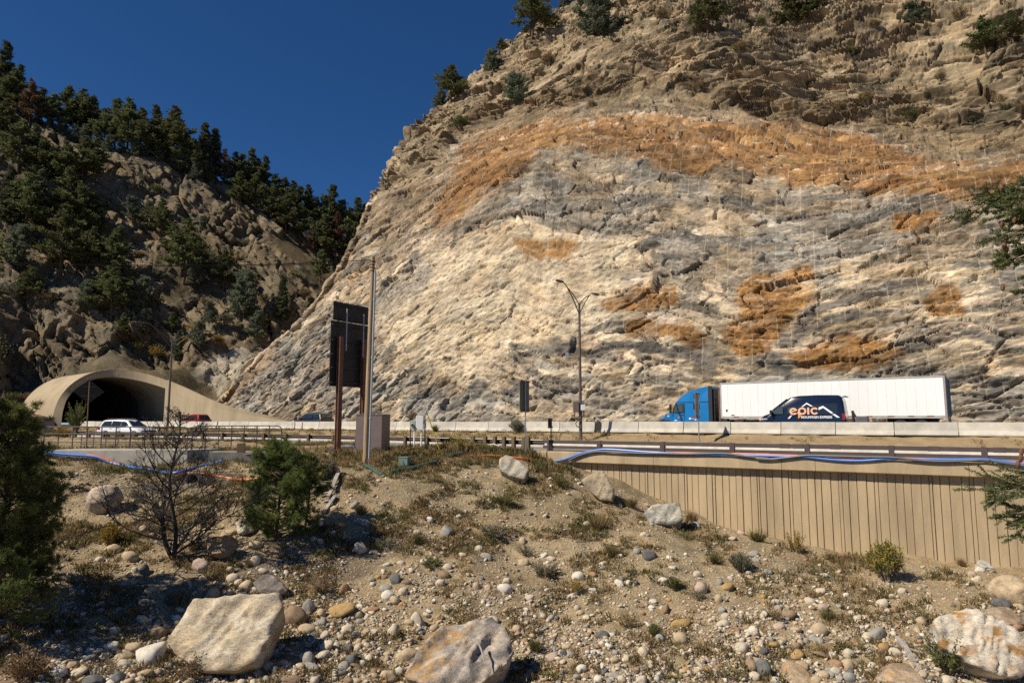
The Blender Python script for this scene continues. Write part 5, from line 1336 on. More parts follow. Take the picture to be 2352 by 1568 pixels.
rc = MB(); rc.box((-1.0, 0.1, 0.98), (0.75, 1.0, 0.42)); r_ = rc.build('rear_carrier', mat('carrier_box', (0.10, 0.10, 0.12), 0.6, 0.08), va, local=True, bevel=0.02)
mb = MB(); mb.bar((-0.45, 0.3, 0.6), (-0.40, 0.3, 1.62), 0.10, 0.10, (0, 1, 0)); mb.bar((-0.75, 0.3, 0.9), (-0.45, 0.3, 1.55), 0.12, 0.06, (0, 1, 0)); mb.bar((-0.45, -0.4, 0.6), (-0.40, -0.4, 1.62), 0.10, 0.10, (0, 1, 0)); mb.bar((-0.41, -0.4, 1.55), (-0.41, 0.35, 1.55), 0.08, 0.08); mb.build('carrier_frame', m_trim, r_, local=True)
mb = MB(); mb.bar((0, 0, 0.5), (-1.3, 0, 0.52), 0.1, 0.1); mb.build('hitch_bar', m_trim, r_, local=True)
# lettering on the flank we see: photo x of the fourth close view -> local x,z
def vloc(zx, zy): return (830 - zx) / 127.0, 0.9 + (603 - zy) / 127.0
def flank_text(s, zx0, zx1, zbase, ztop, m, bold, spacing=1.0, name='lettering'):
    me = text_mesh(s, 1.0, 0.0, bold, spacing=spacing)
    co = np.array([v.co[:] for v in me.vertices]); mn, mx = co.min(0), co.max(0)
    ref = 0.72 if s.isupper() or s.isdigit() else None
    y0, y1 = (mn[1], mx[1])
    for v in me.vertices:
        X = zx0 + (v.co.x - mn[0]) / (mx[0] - mn[0]) * (zx1 - zx0); Yz = zbase + (v.co.y - y0) / (y1 - y0) * (ztop - zbase)
        x, z = vloc(X, Yz); v.co = (x, car.half(z) + 0.022, z)
    me.materials.clear(); me.materials.append(m); me.name = name
    return link(bpy.data.objects.new(name, me), va)
flank_text('MOUNTAIN EXPRESS', 466, 727, 581, 558, m_letter_w, 0.03, 1.02)
flank_text('6955', 131, 166, 593, 579, m_letter_w, 0.02)
def flank_shape(poly_list, m, name, out=0.022):
    mb = MB()
    for poly in poly_list:
        n = len(poly); V = [];
        for zx, zy in poly:
            x, z = vloc(zx, zy); V.append((x, car.half(z) + out, z))
        mb.add(V, [tuple(range(n))])
    return mb.build(name, m, va, local=True)
def ringpoly(cx, cy, rx, ry, t, a0, a1, n=22):
    """stroke along an ellipse as quads"""
    out = []
    A = np.radians(np.linspace(a0, a1, n))
    for u, v in zip(A, A[1:]):
        out.append([(cx + rx * math.cos(u), cy - ry * math.sin(u)), (cx + rx * math.cos(v), cy - ry * math.sin(v)), (cx + (rx - t) * math.cos(v), cy - (ry - t) * math.sin(v)), (cx + (rx - t) * math.cos(u), cy - (ry - t) * math.sin(u))])
    return out
# e p i c, drawn stroke by stroke: round e and p joined, dotless i, open c
flank_shape(ringpoly(400, 516, 34, 33, 16, 25, 325) + [[(372, 528), (378, 514), (432, 498), (434, 508)], [(412, 548), (424, 536), (452, 512), (462, 522)]], m_peach, 'lettering')
flank_shape(ringpoly(476, 514, 36, 34, 16, 0, 360, 30), m_peach, 'lettering')
flank_shape([[(440, 520), (456, 520), (462, 545), (440, 545)]], m_peach, 'lettering', 0.023)
flank_shape([[(440, 545), (464, 545), (464, 560), (446, 581), (440, 581)]], m_amberlet, 'lettering', 0.022)
flank_shape([[(520, 482), (537, 482), (537, 546), (520, 546)]], m_peach, 'lettering')
flank_shape(ringpoly(582, 514, 34, 33, 16, 35, 325), m_peach, 'lettering')
flank_shape([[(470, 475), (484, 475), (517, 450), (517, 437)], [(517, 437), (517, 450), (552, 472), (571, 472)],
             [(617, 482), (617, 506), (655, 486), (655, 468)], [(655, 468), (655, 486), (766, 574), (791, 574)],
             [(347, 583), (366, 583), (388, 553), (374, 553)]], m_letter_w, 'mountain_outline')
# ------------------------------------------------------------------ passenger cars
SUV = [(-2.45, 0.38), (-2.52, 0.7), (-2.50, 1.05), (-2.38, 1.18), (-2.08, 1.66), (-1.9, 1.74), (-0.6, 1.79), (0.35, 1.74), (0.62, 1.66), (1.25, 1.16), (1.45, 1.08), (2.2, 0.98), (2.45, 0.82), (2.52, 0.55), (2.48, 0.36)]
def suv(name, label, m, s=None, n=None, loc=None, rz=None, rack=True, k=1.0, m_r=None):
    t = thing(name, label, 'car', loc, rz) if loc is not None else road_thing(name, label, 'car', s, n, 0.0)
    c = Car(t, 1.98, 1.08, 1.79, 0.24, 0.04)
    c.body([(x * k, z) for x, z in SUV], m, 'body', 0.08, nose=0.15)
    for sd in (1, -1):
        c.patch([(-0.98, 1.14), (0.00, 1.12), (0.00, 1.62), (-0.92, 1.66)], m_glass, 'rear_window', sd)
        c.patch([(0.08, 1.12), (1.02, 1.12), (0.52, 1.60), (0.08, 1.62)], m_glass, 'front_window', sd)
        c.patch([(-2.08, 1.20), (-1.10, 1.15), (-1.04, 1.65), (-1.82, 1.62)], m_glass, 'quarter_window', sd)
        for x in (-1.48, 1.52):
            c.wheel(x, 0.37, sd * 0.86, 0.24)
            th_ = np.radians(np.linspace(8, 172, 12)); c.patch([(x + 0.42 * math.cos(a), 0.37 + 0.42 * math.sin(a)) for a in th_], m_trim, 'wheel_arch', sd, 0.008)
        c.patch([(-1.05, 0.42), (1.05, 0.42), (1.05, 0.30), (-1.05, 0.30)], m_trim, 'sill', sd, 0.01)
        c.patch([(0.03, 0.5), (0.045, 0.5), (0.045, 1.1), (0.03, 1.1)], m_trim, 'door_seam', sd, 0.008, 0.01)
        c.patch([(1.98, 0.78), (2.34, 0.74), (2.40, 0.88), (2.05, 0.94)], m_lamp_w, 'headlight', sd, 0.01)
        c.patch([(-2.46, 0.90), (-2.20, 0.92), (-2.22, 1.12), (-2.44, 1.10)], m_lamp_r, 'tail_lamp', sd, 0.008)
        mb = MB(); mb.box((0.98, sd * 1.10, 1.16), (0.14, 0.22, 0.16)); mb.build('mirror', m, t, local=True, bevel=0.03)
        for x in (-0.18, -1.0): c.patch([(x - .1, 1.0), (x + .1, 1.0), (x + .1, 1.035), (x - .1, 1.035)], m_trim, 'door_handle', sd, 0.02)
        if rack:
            mb = MB(); mb.tube([(-1.75, sd * 0.66, 1.80), (-1.6, sd * 0.66, 1.87), (0.1, sd * 0.66, 1.87), (0.3, sd * 0.66, 1.80)], 0.025, 6); mb.build('roof_rack', m_trim, t, local=True)
    mb = MB(); mb.prism([(0.58, -0.66, 1.66), (0.58, 0.66, 1.66), (1.22, 0.84, 1.16), (1.22, -0.84, 1.16)], (0.02, 0, 0.02), (0.035, 0, 0.035)); mb.build('windscreen', m_glass, t, local=True)
    mb = MB(); mb.prism([(-2.14, -0.64, 1.60), (-2.14, 0.64, 1.60), (-2.40, 0.8, 1.2), (-2.40, -0.8, 1.2)], (-0.015, 0, 0.015), (-0.03, 0, 0.03)); mb.build('tailgate_glass', m_glass, t, local=True)
    mb = MB(); mb.box((2.47, 0, 0.68), (0.06, 1.5, 0.22)); mb.build('grille', m_trim, t, local=True)
    for x in (2.46, -2.5): 
        mb = MB(); mb.box((x, 0, 0.42), (0.12, 1.8, 0.18)); mb.build('bumper', m_trim, t, local=True, bevel=0.03)
    return t
p = pt(292, 1004, 64.0); suv('passenger_car', 'white sport utility car with roof rack on the lower road before the tunnel', paint('car_white', (0.72, 0.73, 0.74), 0.25), loc=(p.x, p.y, LOW_Z(290)), rz=math.atan2(-0.22, 1.0))
p = b2_at(413); q = b2_at(440); rz_ = math.atan2(p.y - q.y, p.x - q.x)
suv('passenger_car', 'red car roof showing above the barrier beside the tunnel wing wall', paint('car_red', (0.30, 0.008, 0.01), 0.25), loc=(p.x + 0.9, p.y + 2.6, -0.02), rz=rz_, rack=False)
s0 = s_of(715, 54.4); suv('passenger_car', 'dark green estate car roof above the barrier left of the sign posts', paint('car_green', (0.030, 0.042, 0.038), 0.25), s=s0, n=54.6)
# ================================================================== foliage materials
def leaf_mat(name, col, col2, rough=0.7, scale=1.2, obj=0.25):
    m = bpy.data.materials.new(name); t, n, l = nodes(m); b = n['Principled BSDF']
    b.inputs['Roughness'].default_value = rough; b.inputs['Specular IOR Level'].default_value = 0.2
    tc = n.new('ShaderNodeTexCoord'); no = n.new('ShaderNodeTexNoise'); no.inputs['Scale'].default_value = scale; no.inputs['Detail'].default_value = 4
    l.new(tc.outputs['Object'], no.inputs['Vector'])
    cr = n.new('ShaderNodeValToRGB'); cr.color_ramp.elements[0].position = 0.35; cr.color_ramp.elements[1].position = 0.65
    cr.color_ramp.elements[0].color = (*col2, 1); cr.color_ramp.elements[1].color = (*col, 1)
    l.new(no.outputs['Fac'], cr.inputs[0])
    oi = n.new('ShaderNodeObjectInfo'); hs = n.new('ShaderNodeHueSaturation')
    mr = n.new('ShaderNodeMapRange'); mr.inputs['To Min'].default_value = 1 - obj; mr.inputs['To Max'].default_value = 1 + obj
    l.new(oi.outputs['Random'], mr.inputs['Value']); l.new(mr.outputs[0], hs.inputs['Value'])
    mr2 = n.new('ShaderNodeMapRange'); mr2.inputs['To Min'].default_value = 0.48; mr2.inputs['To Max'].default_value = 0.515
    l.new(oi.outputs['Random'], mr2.inputs['Value']); l.new(mr2.outputs[0], hs.inputs['Hue'])
    l.new(cr.outputs[0], hs.inputs['Color']); l.new(hs.outputs[0], b.inputs['Base Color'])
    tr = n.new('ShaderNodeBsdfTranslucent'); l.new(hs.outputs[0], tr.inputs['Color'])
    mx = n.new('ShaderNodeMixShader'); mx.inputs[0].default_value = 0.35; l.new(b.outputs[0], mx.inputs[1]); l.new(tr.outputs[0], mx.inputs[2])
    l.new(mx.outputs[0], n['Material Output'].inputs['Surface'])
    return m
m_bark = mat('pine_bark', (0.10, 0.065, 0.04), 0.9, 0.25, 6.0)
m_pine = leaf_mat('pine_needles', (0.165, 0.175, 0.07), (0.08, 0.095, 0.04))
m_spruce = leaf_mat('spruce_needles', (0.125, 0.14, 0.07), (0.065, 0.078, 0.042))
m_juni = leaf_mat('juniper_leaves', (0.20, 0.22, 0.145), (0.11, 0.13, 0.085))
m_deadn = leaf_mat('dead_needles', (0.20, 0.115, 0.06), (0.10, 0.06, 0.035))
m_nearpine = leaf_mat('young_pine_needles', (0.19, 0.215, 0.06), (0.09, 0.12, 0.035), scale=2.5, obj=0.08)
m_fir = leaf_mat('fir_needles', (0.18, 0.195, 0.065), (0.085, 0.11, 0.045), scale=5.0, obj=0.05)
m_twig = mat('twig_grey', (0.26, 0.21, 0.155), 0.9, 0.2, 8.0)
m_char = mat('charred_wood', (0.04, 0.034, 0.03), 0.9, 0.3, 6.0)
m_sage = leaf_mat('sage_leaves', (0.24, 0.235, 0.15), (0.13, 0.125, 0.08), scale=6, obj=0.15)
m_greenb = leaf_mat('green_leaves', (0.17, 0.19, 0.06), (0.085, 0.105, 0.035), scale=6, obj=0.12)
m_yelb = leaf_mat('yellow_leaves', (0.42, 0.28, 0.035), (0.20, 0.16, 0.04), scale=7, obj=0.1)
m_rabbit = leaf_mat('rabbitbrush_leaves', (0.36, 0.27, 0.05), (0.12, 0.145, 0.05), scale=4, obj=0.05)
m_brownb = leaf_mat('brown_weed', (0.29, 0.20, 0.085), (0.16, 0.115, 0.055), scale=6, obj=0.15)
m_dry = leaf_mat('dry_grass_blades', (0.36, 0.27, 0.125), (0.19, 0.145, 0.07), scale=0.8, obj=0.0)
m_olive = leaf_mat('olive_grass_blades', (0.20, 0.18, 0.065), (0.11, 0.105, 0.04), scale=0.8, obj=0.0)
m_cone = mat('cone_brown', (0.16, 0.07, 0.035), 0.8, 0.25, 40)

class Tris:
    """many small triangular leaves in one mesh"""
    def __init__(s): s.V = []
    def leaves(s, c, d, w, n_side=None):
        """c,d (k,3): base point and tip vector; w width"""
        c = np.asarray(c, float); d = np.asarray(d, float)
        r = RS.normal(size=c.shape); q = np.cross(d, r); q /= np.maximum(np.linalg.norm(q, axis=1, keepdims=True), 1e-9)
        w = np.broadcast_to(np.asarray(w, float), (len(c),))[:, None]
        s.V.append(np.stack([c + q * w * 0.5 + d * 0.35, c + d, c - q * w * 0.5 + d * 0.35, c], 1))
    def mesh(s, name, m, parent=None):
        V = np.concatenate(s.V).reshape(-1, 3); F = np.arange(len(V)).reshape(-1, 4)
        return mesh_np(name, V, F, m, parent)
RS = np.random.RandomState(11)
def unit(v): return v / np.maximum(np.linalg.norm(v, axis=-1, keepdims=True), 1e-9)
def conifer(kind, seed):
    """a 10 m tree at the origin: trunk mesh object data and crown mesh data"""
    global RS
    RS = np.random.RandomState(seed); rnd = random.Random(seed)
    mb = MB(); T_ = Tris(); H = 10.0
    bend = (rnd.uniform(-.3, .3), rnd.uniform(-.3, .3))
    def ax_(h): f = h / H; return Vector((bend[0] * math.sin(f * 3), bend[1] * math.sin(f * 2.5), h))
    mb.tube([ax_(h) for h in np.linspace(-0.8, H * 0.97, 8)], list(np.linspace(0.17 if kind != 'juniper' else 0.14, 0.02, 8)), 6)
    lo, n, rad = {'spruce': (0.08, 120, 0.155), 'ponderosa': (0.24, 80, 0.25), 'juniper': (0.02, 95, 0.34)}[kind]
    lobes = [rnd.uniform(0.6, 1.25) for _ in range(14)]
    for i in range(n):
        f = lo + (1 - lo) * (i + rnd.random()) / n
        if kind == 'ponderosa' and rnd.random() < 0.12: continue
        if kind == 'spruce': L = rad * H * (1 - f) ** 0.8 * rnd.uniform(0.7, 1.15) + 0.15
        elif kind == 'ponderosa': L = rad * H * (0.35 + 1.5 * (1 - f)) * (f > lo) * min(1, (1.05 - f) * 2.6) * rnd.uniform(0.5, 1.15) * lobes[int(f * 13)] * 0.75 + 0.2
        else: L = rad * H * math.sqrt(max(0.02, 1 - (f * 1.0) ** 2)) * rnd.uniform(0.65, 1.1) * lobes[int(f * 13)] * 0.9 + 0.2
        a = rnd.uniform(0, 6.283); el = {'spruce': -0.15 + 0.5 * f, 'ponderosa': 0.12 + 0.5 * f, 'juniper': 0.5 + 0.5 * f}[kind] + rnd.uniform(-.15, .15)
        d = Vector((math.cos(a) * math.cos(el), math.sin(a) * math.cos(el), math.sin(el)))
        p0 = ax_(f * H); p1 = p0 + d * L + Vector((0, 0, -0.10 * L if kind == 'spruce' else 0.08 * L))
        mb.tube([p0, p0.lerp(p1, 0.85)], [0.045, 0.012], 3, caps=False)
        k = max(6, int(L * 15))
        t = RS.uniform(0.28 if kind != 'juniper' else 0.35, 1.02, k)[:, None]
        c = np.array(p0) * (1 - t) + np.array(p1) * t + RS.normal(size=(k, 3)) * np.array([0.16, 0.16, 0.10]) * (0.6 + 0.5 * L / 2)
        for q in range(4):
            dv = unit(RS.normal(size=(k, 3)) + np.array(d) * 0.9 + np.array([0, 0, 0.5])) * RS.uniform(0.25, 0.50, (k, 1))
            T_.leaves(c + RS.normal(size=(k, 3)) * 0.06, dv, RS.uniform(0.12, 0.24, k))
    tr = mb.build('trunk', m_bark); cr = T_.mesh('crown', {'spruce': m_spruce, 'ponderosa': m_pine, 'juniper': m_juni}[kind])
    for o in (tr, cr): COL.objects.unlink(o)
    return tr, cr
TEMPL = {'spruce': [conifer('spruce', s) for s in (1, 2, 3)], 'ponderosa': [conifer('ponderosa', s) for s in (4, 5, 6, 7)], 'juniper': [conifer('juniper', s) for s in (8, 9, 10)]}
SKINNED = {}
def put_tree(name, label, base, h, kind, rnd, wide=1.0, cat='tree', group=None, dead=False):
    tr, cr = TEMPL[kind][rnd.randrange(len(TEMPL[kind]))]
    t = thing(name, label, cat, tuple(base - Vector((0, 0, 0.15 * h / 10))), rnd.uniform(0, 6.283), group)
    s = h / 10.0; t.scale = (s * wide, s * wide, s)
    for src in (tr, cr):
        o = src.copy(); link(o, t)
        if dead and src is cr:
            o.material_slots[0].link = 'OBJECT'; o.material_slots[0].material = m_deadn
    return t
def ordn(i): return f"{i}{'th' if 10 <= i % 100 <= 20 else {1: 'st', 2: 'nd', 3: 'rd'}.get(i % 10, 'th')}"
# ------------------------------------------------------------------ trees of the left hill: foot x,y, height in photo pixels, kind
rnd = random.Random(77)
SKY = [(8, 240, 155, 's'), (44, 232, 112, 's'), (28, 262, 110, 'p'), (66, 300, 125, 'd'), (96, 292, 95, 'p'), (122, 300, 90, 'p'), (152, 290, 112, 'p'), (186, 305, 118, 'p'), (206, 322, 112, 'p'), (236, 345, 100, 'p'), (264, 345, 124, 'p'), (292, 352, 132, 'p'), (322, 362, 118, 'p'), (350, 362, 128, 's'), (374, 378, 110, 'p'), (396, 385, 145, 'p'), (424, 398, 100, 'p'), (444, 410, 92, 'p'), (463, 402, 126, 's'), (491, 412, 122, 's'), (514, 425, 85, 'd'), (536, 430, 84, 'p'), (556, 440, 90, 'p'), (573, 446, 112, 's'), (592, 456, 96, 'p'), (610, 460, 114, 's'), (630, 482, 86, 'p'), (652, 492, 92, 'p'), (672, 506, 98, 'p'), (690, 510, 100, 'p'), (706, 512, 116, 's'), (724, 530, 96, 'p'), (744, 546, 112, 'p'), (763, 545, 146, 's'), (784, 560, 116, 'p'), (802, 570, 104, 's'), (817, 565, 132, 's'), (838, 575, 120, 's')]
UP = [(x_, int(np.interp(x_, [60, 130, 250, 330, 430, 520, 640, 740, 840], [312, 312, 358, 366, 402, 430, 498, 566, 590])), h_, 'j') for x_, h_ in ((112, 40), (140, 46), (170, 42), (196, 52), (222, 44), (250, 48), (278, 40), (308, 50), (336, 44), (362, 46), (410, 50), (438, 42), (476, 46), (522, 50), (548, 44), (600, 52), (640, 46), (664, 50), (712, 46))] + [(12, 330, 110, 'p'), (40, 400, 130, 'p'), (72, 390, 110, 's'), (95, 430, 120, 'p'), (126, 400, 62, 'j'), (148, 440, 118, 'p'), (188, 420, 110, 'p'), (214, 415, 100, 'p'), (545, 480, 90, 'p'), (585, 490, 96, 'p'), (625, 520, 92, 'p'), (655, 540, 96, 'p'), (690, 560, 92, 'p'), (720, 590, 84, 'd'), (742, 600, 110, 'p'), (772, 612, 126, 'd'), (796, 612, 100, 's'), (735, 650, 78, 'p'), (448, 424, 52, 'j'), (815, 600, 90, 'p')]
MID = [(20, 520, 140, 's'), (52, 545, 150, 'p'), (86, 520, 135, 's'), (118, 545, 110, 'p'), (150, 530, 150, 'p'), (182, 560, 130, 'p'), (210, 540, 100, 'p'), (136, 640, 170, 'p'), (40, 622, 100, 'j'), (210, 610, 90, 'p'), (266, 648, 128, 'p'), (300, 506, 52, 'j'), (340, 520, 60, 'p'), (370, 552, 96, 'p'), (398, 600, 90, 'p'), (422, 648, 146, 'p'), (464, 534, 36, 'j'), (512, 672, 96, 'p'), (446, 660, 64, 'j'), (234, 700, 90, 'p')]
LOW = [(196, 716, 70, 'j'), (256, 735, 132, 'p'), (300, 700, 60, 'p'), (324, 720, 80, 'j'), (330, 775, 60, 'j'), (560, 730, 104, 'j'), (650, 738, 100, 's'), (590, 782, 64, 'j'), (410, 830, 70, 's'), (455, 800, 56, 'j'), (280, 780, 60, 'p'), (480, 745, 50, 'j'), (70, 700, 80, 'p'), (395, 770, 50, 'p')]
KIND = {'s': ('spruce', 'narrow dark spruce'), 'p': ('ponderosa', 'dark green pine'), 'j': ('juniper', 'bushy grey green juniper'), 'd': ('ponderosa', 'thin brown dying pine')}
kk_ = {'s': 'spruce', 'p': 'pine', 'j': 'juniper', 'd': 'brown pine'}
for lst, where, gname in ((SKY, 'on the left hill skyline', 'skyline trees on the left hill'), (UP, 'in the row below the skyline', 'trees below the skyline'), (MID, 'on the middle left hill', 'trees on the middle slope'), (LOW, 'above the tunnel mouth', 'trees above the tunnel')):
    lst = sorted(lst); cnt = {}
    for (x, y, hp, k) in lst:
        cnt[k] = cnt.get(k, 0) + 1
        b = hill_at(x, y)
        kk, ds = KIND[k]
        tot = sum(1 for q in lst if q[3] == k)
        lb = f'{ds}, {ordn(cnt[k])} {kk_[k]} from left {where}' if tot > 1 else f'{ds}, the only one {where}'
        put_tree({'s': 'spruce_tree', 'p': 'pine_tree', 'j': 'juniper_tree', 'd': 'dying_pine_tree'}[k], lb, b, hp * b.y / 1568 * 1.02, kk, rnd, {'s': 1.15, 'p': 1.4, 'j': 1.25, 'd': 0.9}[k], 'tree', gname, dead=(k == 'd'))
# trees along the rim and the top of the rock cut
RIM = [(1012, 252, 34, 'j', 'small bushy juniper below the lone pine on the cliff rim'), (1036, 238, 74, 'p', 'lone flat topped pine leaning out on the left cliff rim'), (1128, 168, 46, 'j', 'dark rounded shrubby juniper on the cliff rim right of the lone pine'), (1141, 108, 28, 'p', 'tiny pine on the cliff rim below the tall rim pine'), (1222, 86, 108, 'p', 'tallest broad pine on the upper cliff rim'), (1300, 22, 30, 'j', 'small juniper at the top of the frame on the cliff rim'), (1340, 26, 52, 'j', 'dark juniper cut by the top of the frame on the rim'), (1376, 98, 104, 'j', 'wide bushy tree on the cliff just right of the rim'), (1186, 240, 58, 'j', 'bright green pointed juniper on the slope below the rim'), (1626, 78, 104, 'p', 'dark pine high on the cliff, left one of two at the top'), (1822, 84, 104, 'p', 'green pine high on the cliff standing above a shaded rock'), (1880, 28, 56, 'p', 'pine touching the top of the frame beside the green pine'), (2098, 72, 52, 'j', 'wide blue green juniper bush on the high right slope'), (2262, 120, 74, 'p', 'small spreading pine on the high far right slope'), (2330, 110, 70, 'p', 'pine at the right edge of the frame on the high slope')]
for x, y, hp, k, lb in RIM:
    b = cliff_at(x, y); kk, _ = KIND[k]
    put_tree('pine_tree' if k == 'p' else 'juniper_tree', lb, b, hp * b.y / 1568 * 1.3, kk, rnd, 1.6 if k == 'j' else 1.6, 'tree')

# ------------------------------------------------------------------ shrubs
def bush_data(seed, style):
    """a 1 m bush: stems and leaves"""
    global RS
    RS = np.random.RandomState(seed); rnd = random.Random(seed); mb = MB(); T_ = Tris()
    ns = {'round': 70, 'weed': 34, 'tuft': 60, 'sprawl': 46}[style]
    for i in range(ns):
        a = rnd.uniform(0, 6.283); sp = rnd.random() ** 0.6
        if style == 'round': e = Vector((math.cos(a) * 0.5 * sp, math.sin(a) * 0.5 * sp, (0.35 + 0.62 * math.sqrt(max(0, 1 - sp * sp * 0.9))) * rnd.uniform(0.85, 1.05)))
        elif style == 'tuft': e = Vector((math.cos(a) * 0.42 * sp, math.sin(a) * 0.42 * sp, rnd.uniform(0.6, 1.0)))
        else: e = Vector((math.cos(a) * 0.55 * sp, math.sin(a) * 0.55 * sp, rnd.uniform(0.25, 1.0)))
        b = Vector((math.cos(a) * 0.07 * sp, math.sin(a) * 0.07 * sp, -0.05)); m_ = b.lerp(e, 0.5) + Vector((0, 0, 0.08))
        if style != 'tuft': mb.tube([b, m_, e], [0.012, 0.008, 0.004], 3, caps=False)
        k = {'round': 34, 'weed': 20, 'tuft': 4, 'sprawl': 30}[style]
        t = RS.uniform(0.4 if style != 'tuft' else 0.0, 1.03, k)[:, None]
        c = np.array(b) * (1 - t) ** 2 + 2 * np.array(m_) * t * (1 - t) + np.array(e) * t * t + RS.normal(size=(k, 3)) * 0.03
        if style == 'tuft':
            dv = np.tile(np.array(e - b), (k, 1)) * RS.uniform(0.7, 1.1, (k, 1)) + RS.normal(size=(k, 3)) * 0.08; T_.leaves(np.tile(np.array(b), (k, 1)) + RS.normal(size=(k, 3)) * 0.04 * np.array([1, 1, 0]), dv, 0.022)
        else:
            dv = unit(RS.normal(size=(k, 3)) + np.array(e - b) * 1.3) * RS.uniform(0.05, 0.12, (k, 1)); T_.leaves(c, dv, RS.uniform(0.022, 0.05, k))
    st = mb.build('stem', m_twig) if style != 'tuft' else None; fo = T_.mesh('foliage', m_sage)
    for o in (st, fo):
        if o: COL.objects.unlink(o)
    return st, fo
BUSH = {k: [bush_data(100 + i * 7 + len(k), k) for i in range(3)] for k in ('round', 'weed', 'tuft', 'sprawl')}
def put_bush(name, label, base, w_, h_, style, m, rnd, cat='shrub', group=None):
    st, fo = BUSH[style][rnd.randrange(3)]
    t = thing(name, label, cat, tuple(base - Vector((0, 0, 0.04 * h_))), rnd.uniform(0, 6.283), group)
    t.scale = (w_, w_, h_)
    for src in (st, fo):
        if src is None: continue
        o = src.copy(); link(o, t)
        if src is fo: o.material_slots[0].link = 'OBJECT'; o.material_slots[0].material = m
    return t
MM = {'sage': m_sage, 'green': m_greenb, 'yel': m_yelb, 'rab': m_rabbit, 'brown': m_brownb, 'dry': m_dry, 'olive': m_olive}
